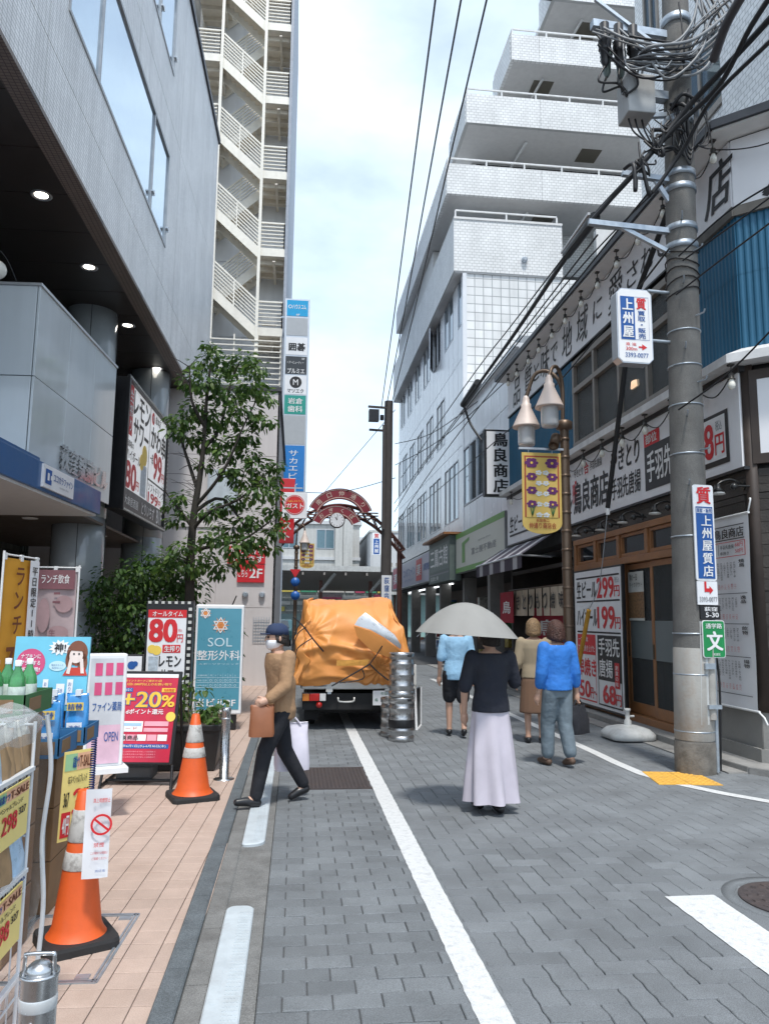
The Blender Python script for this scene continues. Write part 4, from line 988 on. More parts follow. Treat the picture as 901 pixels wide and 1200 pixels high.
# strings of bulbs
BULBC = mat('black lampholder', (.05, .045, .04), .5)
def bulb_string(name, label, pts):
    o = thing(name, label, 'string lights', tuple(pts[0])); prev = None
    for p in pts:
        q = MB(); q.tube([p, p - V((0, 0, .12))], .008, BULBC, 6); q.box(p.x - .03, p.x + .03, p.y - .03, p.y + .03, p.z - .02, p.z, BULBC); q.lathe([(.012, 0), (.03, -.01), (.028, -.06), (.045, -.075)], p - V((0, 0, .10)), BULBC, 10); h = q.build('bulb_holder', o)
        q = MB(); q.lathe([(.022, 0), (.026, -.02), (.040, -.055), (.042, -.085), (.028, -.115), (.0001, -.125)], p - V((0, 0, .17)), BULB, 12); q.build('bulb', h)
    for p, r_ in zip(pts, pts[1:]):
        q = MB(); a_, b_ = p - V((0, 0, .12)), r_ - V((0, 0, .12)); mid = (a_ + b_) / 2 - V((0, 0, .16)); q.tube(smooth_path([a_, a_.lerp(b_, .25) - V((0, 0, .11)), mid, a_.lerp(b_, .75) - V((0, 0, .11)), b_], 3), .008, CABLE, 5); q.build('wire', o)
up = []
for px in (594.7, 605, 618.7, 631, 646.7, 662.7, 681.9, 702, 725.6, 752, 783, 816, 847):
    p = gx(px, 400, 4.74); up.append(V((4.74, p.y, 7.17)))
up.append(V((XS, YN, 7.17)) + CDIR * 1.0 + CF.n * .2)
bulb_string('bulb_string', 'upper string of bare bulbs under the roof eave of the yakitori shop', up)
lo = []
for px in (598, 622, 643, 662, 683, 705, 729, 756.5, 788, 822, 861):
    p = gx(px, 520, 4.76); lo.append(V((4.76, p.y, 4.40)))
bulb_string('bulb_string', 'lower string of bare bulbs hanging over the white shop sign board', lo)
# gooseneck lamps below the sign
GN = mat('black enamel', (.02, .02, .02), .3); SHW = mat('white enamel shade', (.75, .75, .72), .35)
for i, (px, py) in enumerate(((675, 625), (703, 618), (729, 609), (767, 598), (841, 574))):
    p = gx(px, py, 4.62); o = thing('wall_lamp', ['farthest small black wall lamp under the white sign, by the bronze street lamp', 'second small wall lamp above the yellow guarded stay wire', 'third small black wall lamp above the timber transom', 'small black wall lamp just left of the concrete pole', 'small white shaded wall lamp right of the concrete pole under the 68 yen price'][i], 'wall lamp', (4.95, p.y, p.z + .05), 0, 'lamps under the shop sign')
    q = MB(); q.tube(smooth_path([V((4.93, p.y, p.z + .05)), V((4.80, p.y, p.z + .12)), V((4.68, p.y, p.z + .10)), V((4.62, p.y, p.z + .06))], 4), .012, GN, 6); q.lathe([(.05, 0), (.05, .03)], (4.94, p.y, p.z + .05), GN, 10, axis=(-1, 0, 0)); q.build('arm', o)
    q = MB(); q.lathe([(.03, .09), (.035, .05), (.075, .0), (.0, .01)], (4.62, p.y, p.z - .03), GN, 14); q.lathe([(.055, .02), (.08, -.02), (.078, -.02), (.05, .015)], (4.62, p.y, p.z - .03), SHW, 14); q.build('shade', o)
    q = MB(); q.sphere((4.74, p.y - .12, p.z + .02), .04, GN, 8); q.tube([(4.92, p.y - .12, p.z + .03), (4.74, p.y - .12, p.z + .03)], .012, GN, 6); q.build('spot_head', o)
# price board leaning on the timber front
PB0, PB1 = gx(673, 671, 4.84), gx(727, 662, 4.84)
PB = Fr((4.84, PB0.y, .18), (0, -1, 0), W=PB0.y - PB1.y, H=2.18)
q = MB(); PB.box(q, -.03, PB.W + .03, -.03, 2.21, -.05, 0, BLACK); pbo = q.build('price_board', bevel=.004); tag(pbo, 'tall white price board with black and red prices beside the timber door', 'price board')
q = MB(); PB.rect(q, 0, PB.W, 0, 2.18, SIGNW, .003); q.build('sheet', pbo)
q = MB()
for y_ in (.045, .225, .455): PB.nrect(q, .05, y_, .97, y_ + .012, INKK, .007)
PB.ntext(q, '生ビール', .05, .075, .50, .205, INKK, .007, .03, skew=.08); PB.ntext(q, '299', .52, .065, .86, .21, INKR, .007, .04); PB.ntext(q, '円', .87, .13, .97, .205, INKR, .007, .03); PB.ntext(q, '税込', .88, .07, .97, .11, INKG, .007)
PB.ntext(q, 'ハイボール', .05, .28, .50, .42, INKK, .007, .03, skew=.08); PB.ntext(q, '199', .52, .275, .86, .43, INKR, .007, .04); PB.ntext(q, '円', .87, .35, .97, .43, INKR, .007, .03)
PB.nrect(q, .05, .48, .46, .63, INKR, .007); PB.ntext(q, '一本一本', .08, .495, .30, .54, INKW, .011, .02); PB.ntext(q, '丁寧に焼き上げた', .07, .56, .44, .61, INKW, .011, .015); PB.ntext(q, '串焼き', .07, .66, .46, .79, INKR, .007, .045); PB.ntext(q, '50', .08, .83, .32, .95, INKR, .007, .045); PB.ntext(q, '円〜', .33, .87, .46, .95, INKR, .007, .03)
PB.ring(q, PB.W * .255, 2.18 * .27, 0.0, 0.0, INKR)
for (x0_, y0_, x1_, y1_) in ((.05, .63, .057, .97), (.453, .63, .46, .97), (.05, .965, .46, .975)): PB.nrect(q, x0_, y0_, x1_, y1_, INKR, .007)
PB.nrect(q, .50, .48, .97, .80, INKK, .007); PB.ntext(q, '手羽先', .53, .50, .94, .625, INKW, .011, .03); PB.ntext(q, '唐揚', .53, .65, .80, .775, INKW, .011, .03); PB.nrect(q, .84, .665, .93, .84, INKR, .011); PB.ntext(q, '創業の味', .855, .68, .915, .83, INKW, .015, .01, vert=True)
PB.nrect(q, .50, .80, .51, .98, INKK, .007); PB.nrect(q, .96, .80, .97, .98, INKK, .007); PB.nrect(q, .50, .97, .97, .98, INKK, .007); PB.ntext(q, '68', .60, .83, .84, .955, INKR, .011, .045); PB.ntext(q, '円', .85, .88, .95, .955, INKR, .011, .03)
q.build('lettering', pbo)
# hanging menu sheet near the corner
m0, m1 = gx(808, 640, 4.86), gx(876, 604, 4.86)
MN = Fr((4.86, m0.y, .62), (0, -1, 0), W=m0.y - m1.y, H=2.10)
mn = thing('menu_banner', 'long white menu sheet hung on the dark boards behind the pole', 'menu banner', (4.86, m1.y, .62))
q = MB(); vs_m = []; NN = 12
for j in range(NN + 1):
    for i in range(5): vs_m.append(MN.p(MN.W * i / 4, 2.10 * j / NN, .006 * math.sin(j * .8 + i * .5)))
q.add(vs_m, [(j * 5 + i, j * 5 + i + 1, j * 5 + i + 6, j * 5 + i + 5) for j in range(NN) for i in range(4)], SIGNW, True); q.build('sheet', mn)
q = MB()
for b_ in (2.11, -.01): q.tube([MN.p(-.02, b_, .0), MN.p(MN.W + .02, b_, .0)], .014, PLASTW, 8)
q.build('batten', mn)
q = MB(); q.tube(smooth_path([MN.p(MN.W, 2.11, 0), MN.p(MN.W + .03, 2.16, .0), MN.p(MN.W + .05, 2.25, -.01), MN.p(MN.W + .0, 2.26, -.03)]), .010, PLASTW, 6); q.tube([MN.p(MN.W, -.01, 0), MN.p(MN.W + .10, -.06, 0), MN.p(MN.W + .12, -.13, -.02)], .010, PLASTW, 6); q.build('hook', mn)
q = MB(); D_ = .014
MN.nrect(q, .1, .045, .95, .050, INKK, D_); MN.nrect(q, .1, .118, .95, .123, INKK, D_); MN.ntext(q, '合', .30, .066, .43, .108, INKR, D_, .02); MN.ntext(q, '鳥良商店', .47, .060, .94, .112, INKK, D_, .03)
for (x0_, y0_, x1_, y1_) in ((.1, .132, .95, .135), (.1, .21, .95, .213), (.945, .132, .955, .213)): MN.nrect(q, x0_, y0_, x1_, y1_, INKR, D_)
MN.ntext(q, '299円', .36, .145, .48, .165, INKR, D_, .01); MN.ntext(q, '199円', .36, .178, .48, .198, INKR, D_, .01); MN.nrect(q, .53, .14, .535, .20, INKK, D_); MN.ntext(q, '手羽先唐揚', .56, .148, .78, .17, INKK, D_, .01); MN.ntext(q, '68円', .80, .142, .92, .165, INKR, D_, .01); MN.ntext(q, '串焼き', .56, .182, .70, .20, INKK, D_, .01); MN.ntext(q, '50円', .80, .175, .92, .198, INKR, D_, .01)
for si, (y0_, y1_, title) in enumerate(((.225, .405, '焼鳥'), (.415, .565, '逸品'), (.575, .735, '飲物'), (.745, .93, '揚物'))):
    MN.ntext(q, title, .84, y0_ + .005, .93, y0_ + .05, INKK, D_, .02, vert=True)
    MN.ncol(q, .12, y0_ + .015, .80, y1_ - .055, 9, 13, INKK, D_, 10 + si); MN.ncol(q, .12, y1_ - .048, .80, y1_ - .008, 4, 13, INKR, D_, 20 + si, .99, '円税込一二三四五六七八九')
    MN.nrect(q, .1, y1_ + .003, .95, y1_ + .006, INKK, D_)
q.build('lettering', mn)
# noren and awning over the far entrance
NOR = mat('beige noren cloth', (.50, .42, .33), .9, var=.1, vscale=8, bump=.2, bscale=80)
n0, n1 = gx(598, 690, 4.80), gx(664, 686, 4.80)
no = thing('noren_curtain', 'split beige shop curtain with black writing over the far entrance', 'noren curtain', (4.8, n0.y, 2.2))
zt = (gx(630, 688, 4.80).z + gx(655, 686, 4.8).z) / 2
q = MB(); q.tube([(4.8, n0.y + .1, zt), (4.8, n1.y - .1, zt)], .016, mat('bamboo rod', (.10, .06, .035), .5), 8); q.build('rod', no)
chs = ['や', 'き', 'と', 'り', 'も', 'つ', '焼', '味']
for k in range(8):
    ya, yb = n0.y + (n1.y - n0.y) * (k + .04) / 8, n0.y + (n1.y - n0.y) * (k + .92) / 8
    f_ = Fr((4.795, ya, zt - .56), (0, -1, 0), W=ya - yb, H=.54); q = MB(); vs_m = []
    for j in range(6):
        for i in range(4): vs_m.append(f_.p(f_.W * i / 3 + .02 * math.sin(k * 2.1) * (1 - j / 5), .54 * j / 5, .015 * math.sin(i * 1.7 + k) * (1.3 - j / 5)))
    q.add(vs_m, [(j * 4 + i, j * 4 + i + 1, j * 4 + i + 5, j * 4 + i + 4) for j in range(5) for i in range(3)], NOR, True); fl = q.build('flap', no)
    q = MB(); f_.ntext(q, chs[k], .22, .2, .8, .75, INKK, .026, .03); q.build('lettering', fl)
RB = mat('dark red banner cloth', (.33, .012, .03), .8, var=.15)
for (px0, px1, py0, py1, xx, lab) in ((586, 601, 694, 730, 4.7, 'red shop banner beside the far noren curtain'), (624, 660, 712, 760, 5.3, 'dark red hanging inside the entrance behind the noren')):
    p0, p1 = gx(px0, py0, xx), gx(px1, py0, xx); z1_ = gx((px0 + px1) / 2, py0, xx).z; z0_ = gx((px0 + px1) / 2, py1, xx).z
    f_ = Fr((xx, p0.y, z0_), (0, -1, 0), W=p0.y - p1.y, H=z1_ - z0_); q = MB(); f_.box(q, 0, f_.W, 0, f_.H, -.01, 0, RB); o = q.build('red_banner'); tag(o, lab, 'banner')
    q = MB(); f_.ntext(q, '鳥', .2, .3, .8, .7, INKW, .004, .03); q.build('lettering', o)
awn = thing('striped_awning', 'small dark awning with pale stripes over the shop beside the green sign', 'awning', (4.3, 16.5, 2.9))
AWD = mat('dark purple awning canvas', (.055, .045, .065), .8); AWL = mat('pale awning stripe', (.40, .40, .42), .8)
a_, b_ = V((4.25, 17.9, 2.78)), V((4.25, 14.2, 2.78)); n = 12
q = MB()
for k in range(n):
    p0 = a_.lerp(b_, k / n); p1 = a_.lerp(b_, (k + 1) / n); m = AWL if k % 3 == 1 else AWD
    t0, t1 = V((4.85, p0.y, 3.18)), V((4.85, p1.y, 3.18)); q.add([p0, p1, t1, t0], [(0, 1, 2, 3)], m); d0, d1 = p0 - V((0, 0, .26)), p1 - V((0, 0, .26)); q.add([d0, d1, p1, p0], [(0, 1, 2, 3)], m)
q.build('canvas', awn)
q = MB(); q.tube([(4.88, 14.3, 2.75), (4.25, 14.25, 2.77)], .02, ALU, 6); q.tube([(4.88, 17.8, 2.75), (4.25, 17.85, 2.77)], .02, ALU, 6); q.tube([a_, b_], .02, ALU, 6); q.build('frame', awn)
# white parasol base on the ground
ub = gz(738, 858); ub = V((4.38, 9.95, 0)); o = thing('parasol_base', 'grubby white plastic parasol base standing by the shop door', 'parasol base', tuple(ub))
UBM = mat('grubby white plastic', (.60, .61, .60), .5, var=.12, vscale=10, stain=(.25, .24, .22, .4), stainscale=6)
q = MB(); hw = .30
def ring_sq(h, w, r): return [(w * math.copysign(abs(math.cos(t)) ** .45, math.cos(t)), w * math.copysign(abs(math.sin(t)) ** .45, math.sin(t)), h) for t in [2 * math.pi * k / 24 for k in range(24)]]
rings = [ring_sq(.015, .27, 0), ring_sq(.03, .30, 0), ring_sq(.09, .30, 0), ring_sq(.15, .24, 0), ring_sq(.18, .13, 0), ring_sq(.19, .06, 0)]; vs_m = [V(p) + ub for r_ in rings for p in r_]
q.add(vs_m, [(i * 24 + k, i * 24 + (k + 1) % 24, (i + 1) * 24 + (k + 1) % 24, (i + 1) * 24 + k) for i in range(5) for k in range(24)] + [tuple(range(120, 144))], UBM, True); q.build('tank', o)
q = MB(); q.lathe([(.05, .17), (.045, .25), (.03, .26), (.03, .36), (.04, .37), (.04, .40), (.0001, .40)], ub, UBM, 14); q.build('socket', o)
q = MB(); q.tube([ub + V((.03, 0, .30)), ub + V((.09, 0, .30))], .014, UBM, 8); q.build('knob', o)

# ================================================================== white office building with apartments above
OFW = mat('white enamelled facade panel', (.78, .80, .83), .25, .10, var=.04, vscale=1.5, streak=.08)
SQT = tilemat('white square wall tile', (.78, .79, .79), (.34, .36, .37), .30, .30, 'x', .35, .05, streak=.10, bump=.3)
APT = tilemat('white apartment tile', (.77, .78, .78), (.48, .49, .49), .16, .10, 'x', .45, .10, offset=.5, streak=.08, bump=.2)
APTY = tilemat('white apartment tile along the street', (.77, .78, .78), (.48, .49, .49), .16, .10, 'y', .45, .10, offset=.5, streak=.08, bump=.2)
SLABW = mat('pale painted slab', (.66, .66, .655), .7, var=.05, streak=.05)
RAILW = mat('white balcony rail', (.70, .71, .71), .4)
OX = 5.3
OF = Fr((OX, 40, 0), (0, -1, 0))
ob_ = thing('office_block', 'white panelled office block with stepped apartment balconies on top', 'building', (8, 28, 0))
q = MB(); OF.box(q, .02, 22.3, 4.2, 8.2, -8, -.06, DARKM); OF.box(q, .02, 15.9, 8.2, 13.05, -8, -.06, DARKM); q.build('core', ob_)
rr = random.Random(11)
cw = .80; ncol = 20
flo = [(4.30, 7.2), (7.22, 10.15), (10.17, 13.05)]
OGL = mat('office window glass', (.03, .038, .045), .03, .2, var=.2, spec=1.0)
OGB = mat('blue tinted office glass', (.10, .15, .19), .03, .6, var=.1)
for fi, (z0, z1) in enumerate(flo):
    for c in range(ncol):
        a0 = c * cw; a1 = a0 + cw
        slot = {2: c % 3 != 0, 1: c % 3 != 1, 0: c % 4 != 3}[fi]
        if not slot or (fi == 1 and c > 15):
            q = MB(); OF.box(q, a0 + .012, a1 - .012, z0, z1, -.05, 0, OFW); q.build('facade_panel', ob_); continue
        zb, ztp = {2: (z0 + 1.2, z1 - .02), 1: (z0 + .7, z1 - .45), 0: (z0 + .55, z1 - .35)}[fi]
        q = MB(); OF.box(q, a0 + .012, a1 - .012, z0, zb, -.05, 0, OFW); q.build('facade_panel', ob_)
        if ztp < z1 - .1: q = MB(); OF.box(q, a0 + .012, a1 - .012, ztp, z1, -.05, 0, OFW); q.build('facade_panel', ob_)
        q = MB()
        for (u0, u1, b0, b1) in ((a0 + .012, a0 + .05, zb, ztp), (a1 - .05, a1 - .012, zb, ztp), (a0 + .05, a1 - .05, zb, zb + .04), (a0 + .05, a1 - .05, ztp - .04, ztp)): OF.box(q, u0, u1, b0 + .001, b1 - .001, -.05, .012, ALU)
        w = q.build('window', ob_)
        q = MB(); OF.box(q, a0 + .05, a1 - .05, zb + .04, ztp - .04, -.04, -.02, OGL if rr.random() < .6 else OGB); q.build('pane', w)
        if fi == 2 and c in (13, 18):   # two casements stand open
            q = MB(); P0 = OF.p(a0 + .05, zb + .02, .02); ff = Fr(P0, (OF.u * .94 + OF.n * .34)); ff.box(q, 0, .7, 0, ztp - zb - .05, 0, .03, ALU); sshh = q.build('casement', w)
# low wing nearer the camera
for k in range(7):
    a0 = 16.0 + k * .90
    for z0, z1 in ((4.3, 5.1), (5.12, 7.0), (7.02, 8.2)):
        if z0 == 5.12 and k < 3:
            q = MB()
            for (u0, u1, b0, b1) in ((a0 + .01, a0 + .06, z0, z1), (a0 + .84, a0 + .89, z0, z1), (a0 + .06, a0 + .84, z0, z0 + .05), (a0 + .06, a0 + .84, z1 - .05, z1)): OF.box(q, u0, u1, b0 + .001, b1 - .001, -.05, .012, ALU)
            w = q.build('window', ob_); q = MB(); OF.box(q, a0 + .06, a0 + .84, z0 + .05, z1 - .05, -.04, -.02, OGB); q.build('pane', w)
        else:
            q = MB(); OF.box(q, a0 + .012, a0 + .888, z0, z1, -.05, 0, OFW); q.build('facade_panel', ob_)
q = MB(); OF.box(q, 15.9, 22.35, 8.2, 8.30, -4, .12, OFW); OF.box(q, 22.3, 22.36, 0, 8.2, -4, -.0, OFW); q.build('wing_cap', ob_)
q = MB(); OF.box(q, 19.6, 21.3, 8.31, 8.9, -1.6, -.35, WFR); q.build('roof_unit', ob_)
# tiled end wall above the wing
EW = Fr((OX + .12, 24.0, 0), (1, 0, 0))
q = MB(); EW.box(q, 0, 4.6, 4, 13.05, -.2, 0, SQT); q.build('tiled_end_wall', ob_)
q = MB(); EW.box(q, -.14, .0, 4.2, 13.05, -.2, .05, OFW); q.build('corner_post', ob_)
q = MB(); EW.box(q, 4.6, 12, 4, 15.0, -.3, -.05, SLABW); q.build('white_end_wall', ob_)
# the big box of the fifth floor, tiled on both faces
X0_ = 5.0
q = MB(); q.box(X0_, 8.75, 23.93, 40, 13.10, 14.95, APT); q.box(X0_ - .02, X0_ - .001, 23.93, 40, 13.10, 14.95, APTY); q.box(X0_ - .02, 8.76, 23.90, 40, 14.951, 15.03, SLABW); q.build('parapet_box', ob_)
q = MB(); q.box(X0_ + .02, 8.7, 23.95, 39.9, 13.06, 13.099, SLABW); q.build('box_underside', ob_)
def hrail(mb, x0, x1, y, z, h=.28):
    mb.bar((x0, y, z + h), (x1, y, z + h), .05, .05, RAILW); n_ = max(1, int((x1 - x0) / 1.2))
    for k in range(n_ + 1): x = x0 + (x1 - x0) * k / n_; mb.box(x - .025, x + .025, y - .025, y + .025, z, z + h - .02, RAILW)
q = MB(); hrail(q, X0_ + .05, 8.6, 24.02, 15.03); q.build('balcony_rail', ob_)
for y, z in ((24.0, 13.0 + .62), ):
    q = MB(); q.lathe([(.10, 0), (.10, .10), (.06, .14)], (7.4, 23.93, 13.62), GALV, 14, axis=(0, -1, 0)); q.build('vent', ob_)
for i, (bx, z0, z1, ye, xe) in enumerate(((4.74, 15.83, 16.93, 37, 13), (5.42, 18.50, 19.60, 26.8, 13), (7.05, 21.05, 22.05, 26.4, 13.5), (8.6, 23.6, 24.7, 25.4, 14))):
    q = MB(); q.box(bx, xe, 23.98, 26.4, z0, z0 + .22, SLABW); q.build('balcony_slab', ob_)
    q = MB(); q.box(bx - .001, 8.05, 23.88, 24.0, z0 - .001, z1, APT); q.box(8.06, xe, 23.88, 24.0, z0 - .001, z1, APT); q.box(bx - .02, bx + .10, 24.001, ye, z0 - .001, z1, APTY); q.box(bx + .1, bx + 3.5, 26.4, max(26.5, ye), z0, z0 + .2, SLABW); q.build('balcony_parapet', ob_)
    q = MB(); hrail(q, bx + .05, xe - .2, 23.94, z1, .22)
    q.bar((bx + .05, 23.94, z1 + .22), (bx + .05, ye, z1 + .22), .05, .05, RAILW); q.build('balcony_rail', ob_)
    q = MB(); q.box(bx + .9, xe, 26.2, 26.5, z0 - 1.6, z0 + .01, APT); q.box(bx + 1.4, xe, 26.2, 26.5, z0 + .22, z0 + 2.65, APT); q.build('recessed_wall', ob_)
    for k in range(3):
        w0 = bx + 1.2 + k * 2.2; q = MB()
        for (x0, x1, a0, a1) in ((w0, w0 + 1.7, z0 + .3, z0 + .36), (w0, w0 + 1.7, z0 + 2.2, z0 + 2.26), (w0, w0 + .05, z0 + .36, z0 + 2.2), (w0 + 1.65, w0 + 1.7, z0 + .36, z0 + 2.2), (w0 + .82, w0 + .88, z0 + .36, z0 + 2.2)): q.box(x0, x1, 26.15, 26.19, a0, a1, TAUPEF)
        w = q.build('window', ob_); q = MB(); q.box(w0 + .05, w0 + 1.65, 26.165, 26.18, z0 + .36, z0 + 2.2, OGL); q.build('pane', w)
    hx = {0: 8.1, 1: 9.9, 2: 8.15, 3: 10}[i]
    q = MB(); q.box(hx, hx + .75, 24.8, 25.6, z0 - .02, z0 - .002, mat('ceiling hatch', (.14, .13, .105), .6)); q.build('ceiling_hatch', ob_)
    q = MB(); px_ = max(7.6, bx + 1.2); q.tube([(px_, 26.1, z0 - 2.4), (px_, 26.1, z0 - .15), (px_ + .15, 24.6, z0 - .10)], .05, RAILW, 8); q.build('drain_pipe', ob_)
q = MB(); q.box(9.4, 15, 25, 25.6, 24, 31, APT); q.box(7.8, 15, 26.55, 28, 15, 24, APT); q.box(5.0, 15, 28, 38, 15, 15.8, SLABW); q.build('upper_core', ob_)
q = MB()
for k in range(3): q.box(9.2 + k * 1.5, 9.8 + k * 1.5, 23.94, 23.949, 11.7, 12.9, OGB)
q.build('end_window', ob_)
# ground floor shopfronts
SFR = mat('shopfront frame', (.18, .17, .16), .5)
q = MB(); OF.box(q, 0, 22.3, 0, 4.2, -2.4, -2.3, INTER); OF.box(q, 0, 22.3, 2.86, 4.2, -2.3, -.08, DARKM); q.build('shopfront_recess', ob_)
q = MB()
for a in (0, 4.0, 8.0, 11.2, 15.3, 18.6, 22.0): OF.box(q, a, a + .28, 0, 2.86, -.5, -.1, SFR)
q.build('shopfront_pier', ob_)
GOODS = [mat('shelf goods ' + n_, c_, .5, var=.5, vscale=9) for n_, c_ in (('white', (.5, .5, .48)), ('brown', (.2, .12, .07)), ('red', (.4, .05, .05)), ('blue', (.07, .14, .3)), ('yellow', (.5, .38, .1)), ('green', (.1, .25, .12)))]
q = MB()
for k in range(60):
    a = rr.uniform(.3, 21.6); b = rr.choice((.1, .6, 1.1, 1.6, 2.0)); OF.box(q, a, a + rr.uniform(.15, .5), b, b + rr.uniform(.2, .45), -2.29, -1.9, rr.choice(GOODS))
q.build('shelf_goods', ob_, kind='stuff')
TUBE = mat('lit fluorescent tube', (.9, .97, 1), .4, emit=2.2)
for k in range(4):
    q = MB(); OF.box(q, 1.0 + k * 2.9, 3.2 + k * 2.9, 2.82, 2.855, -.5, -.42, TUBE); q.build('tube_light', ob_)
# sign boards over the shopfronts
def shopsign(y0, y1, z0, z1, name, label, m, fn, d=.30, frame=None):
    f_ = Fr((OX - d, y0, z0), (0, -1, 0), W=y0 - y1, H=z1 - z0); q = MB(); f_.box(q, 0, f_.W, 0, f_.H, -d + .02, 0, frame or ALU); o = q.build(name, bevel=.01); tag(o, label, 'sign board')
    q = MB(); f_.rect(q, .04, f_.W - .04, .04, f_.H - .04, m, .004); q.build('face', o); q = MB(); fn(q, f_); q.build('lettering', o); return o
LILAC = mat('lilac grey sign face', (.44, .44, .56), .35, var=.04); PINKS = mat('pink sign face', (.62, .10, .17), .35)
def f_lilac(q, f):
    f.nrect(q, .02, .06, .30, .94, PINKS, .006); f.ntext(q, '薬', .04, .3, .26, .75, INKW, .010, .03); f.ntext(q, 'コメダファイン', .36, .28, .66, .62, INKB, .008, .02); f.ntext(q, 'ドラッグストア', .40, .70, .62, .82, INKB, .008); f.nrect(q, .69, .12, .82, .88, INKR, .008); f.ntext(q, '薬', .71, .3, .80, .7, INKW, .012, .03); f.ntext(q, '調剤', .85, .35, .97, .6, INKB, .008, .02)
shopsign(39.8, 28.4, 2.95, 4.10, 'drugstore_sign', 'long lilac and pink drugstore sign board at the far end of the white block', LILAC, f_lilac)
SAGE = mat('grey green sign face', (.12, .155, .145), .5)
def f_sage(q, f): f.nrect(q, .05, .12, .98, .72, mat('sage panel', (.17, .21, .195), .5), .006); f.ntext(q, '三鳳古館', .10, .18, .92, .62, INKW, .010, .03); f.nrect(q, .06, .78, .96, .82, INKG, .008); f.ntext(q, '名酒と肴', .10, .84, .5, .94, INKW, .010)
sg = shopsign(28.2, 24.35, 2.78, 4.25, 'restaurant_sign', 'dark grey green sign box with a little brown roof', SAGE, f_sage, .40, SAGE)
q = MB(); q.box(OX - .62, OX, 24.2, 28.4, 4.26, 4.33, WOODM); q.build('roof', sg)
WARMW = mat('warm white sign face', (.60, .60, .53), .4, var=.03); LEAF = mat('leaf green print', (.14, .33, .07), .4)
def f_green(q, f):
    f.nrect(q, .0, .0, 1, .13, LEAF, .006); f.nrect(q, .0, .88, 1, 1, LEAF, .006)
    X, Y = f.W, f.H; f.poly(q, [(.16 * X, .22 * Y), (.23 * X, .22 * Y), (.23 * X, .66 * Y), (.33 * X, .72 * Y), (.33 * X, .80 * Y), (.16 * X, .72 * Y)][::1], LEAF, .010)
    f.ntext(q, '富士屋不動産', .38, .50, .86, .66, INKG, .010); f.ntext(q, 'FUJIYA REAL ESTATE', .52, .36, .76, .40, INKG, .010)
shopsign(24.2, 18.35, 2.98, 4.22, 'estate_agent_sign', 'white sign board with green bands over the estate agent', WARMW, f_green, .22, mat('grey sign cabinet', (.30, .31, .32), .5))

# tiled block behind the shop, right of the pole
bk = thing('tiled_block', 'white tiled block with windows rising behind the yakitori shop on the right', 'building', (10, 13, 0))
q = MB(); q.box(8.0, 16, 8.5, 16.4, 0, 24, APTY); q.box(8.02, 15, 8.44, 8.5, 0, 23.9, APT); q.build('wall', bk)
for (y0, y1, z0, z1) in ((14.6, 12.6, 11.6, 13.3), (14.6, 12.6, 15.0, 16.7), (12.1, 10.6, 9.3, 10.6), (15.9, 15.2, 15.0, 16.6)):
    f_ = Fr((8.0, y0, z0), (0, -1, 0), W=y0 - y1, H=z1 - z0); q = MB()
    for (u0, u1, b0, b1) in ((0, f_.W, 0, .08), (0, f_.W, f_.H - .08, f_.H), (0, .08, .08, f_.H - .08), (f_.W - .08, f_.W, .08, f_.H - .08), (f_.W * .5 - .04, f_.W * .5 + .04, .08, f_.H - .08), (-.06, f_.W + .06, -.07, -.001)): f_.box(q, u0, u1, b0, b1, 0, .05, TAUPEF)
    w = q.build('window', bk); q = MB(); f_.box(q, .08, f_.W - .08, .08, f_.H - .08, .005, .012, OGB); q.build('pane', w)
q = MB(); q.box(7.2, 8.0, 8.5, 11.6, 7.2, 13.6, APTY); q.box(7.21, 8.0, 8.44, 8.5, 7.2, 13.6, APT); q.box(7.15, 8, 8.4, 11.65, 13.601, 13.68, SLABW); q.build('bay', bk)
# ================================================================== the far end of the street
MAROON = mat('maroon arch board', (.24, .022, .035), .4, var=.06); RUSTP = mat('brown painted arch steel', (.11, .05, .04), .5, .3, var=.15)
CREAMT = mat('cream lettering', (.72, .60, .50), .5)
ar = thing('street_arch', 'maroon double arch with white lettering and a lattice truss spanning the far street', 'arch', (1.75, 32, 0))
AY = 32.0
def ax(px): return gy(px, 600, AY).x
def az(py): return gy(397, py, AY).z
def arcband(cx_, cz, r0, r1, t0, t1, name, txt, y):
    f_ = Fr((cx_, y, cz), (1, 0, 0)); q = MB(); n = 30
    for k in range(n):
        ta, tb = t0 + (t1 - t0) * k / n, t0 + (t1 - t0) * (k + 1) / n
        f_.poly(q, [(r0 * math.cos(ta), r0 * math.sin(ta)), (r1 * math.cos(ta), r1 * math.sin(ta)), (r1 * math.cos(tb), r1 * math.sin(tb)), (r0 * math.cos(tb), r0 * math.sin(tb))][::(1 if tb > ta else -1)], MAROON, 0)
        for rr_ in (r0, r1):
            p0, p1 = f_.p(rr_ * math.cos(ta), rr_ * math.sin(ta), -.09), f_.p(rr_ * math.cos(tb), rr_ * math.sin(tb), -.09)
            q.bar(p0, p1, .22, .03, MAROON, up=f_.n.cross(p1 - p0))
    f_.ring(q, 0, 0, r0 + .02, r0 + .045, CREAMT, .01, 30, t0, t1); f_.ring(q, 0, 0, r1 - .045, r1 - .02, CREAMT, .01, 30, t0, t1)
    o = q.build(name, ar); q = MB(); rm = (r0 + r1) / 2; n = len(txt); sz = (r1 - r0) * .62
    for i, c_ in enumerate(txt):
        t = t0 + (t1 - t0) * (1 - (i + .7) / (n + .4)); e = Fr(f_.p(rm * math.cos(t), rm * math.sin(t), .012), (math.sin(t), 0, -math.cos(t)), (math.cos(t), 0, math.sin(t)))
        vs, fs, a, b, c0, c1 = glyph(c_, .02); q.add([e.p((x - (a + b) / 2) * sz, (y_ - (c0 + c1) / 2) * sz, 0) for x, y_ in vs], fs, CREAMT)
    q.build('lettering', o)
cxa = (ax(362) + ax(434)) / 2
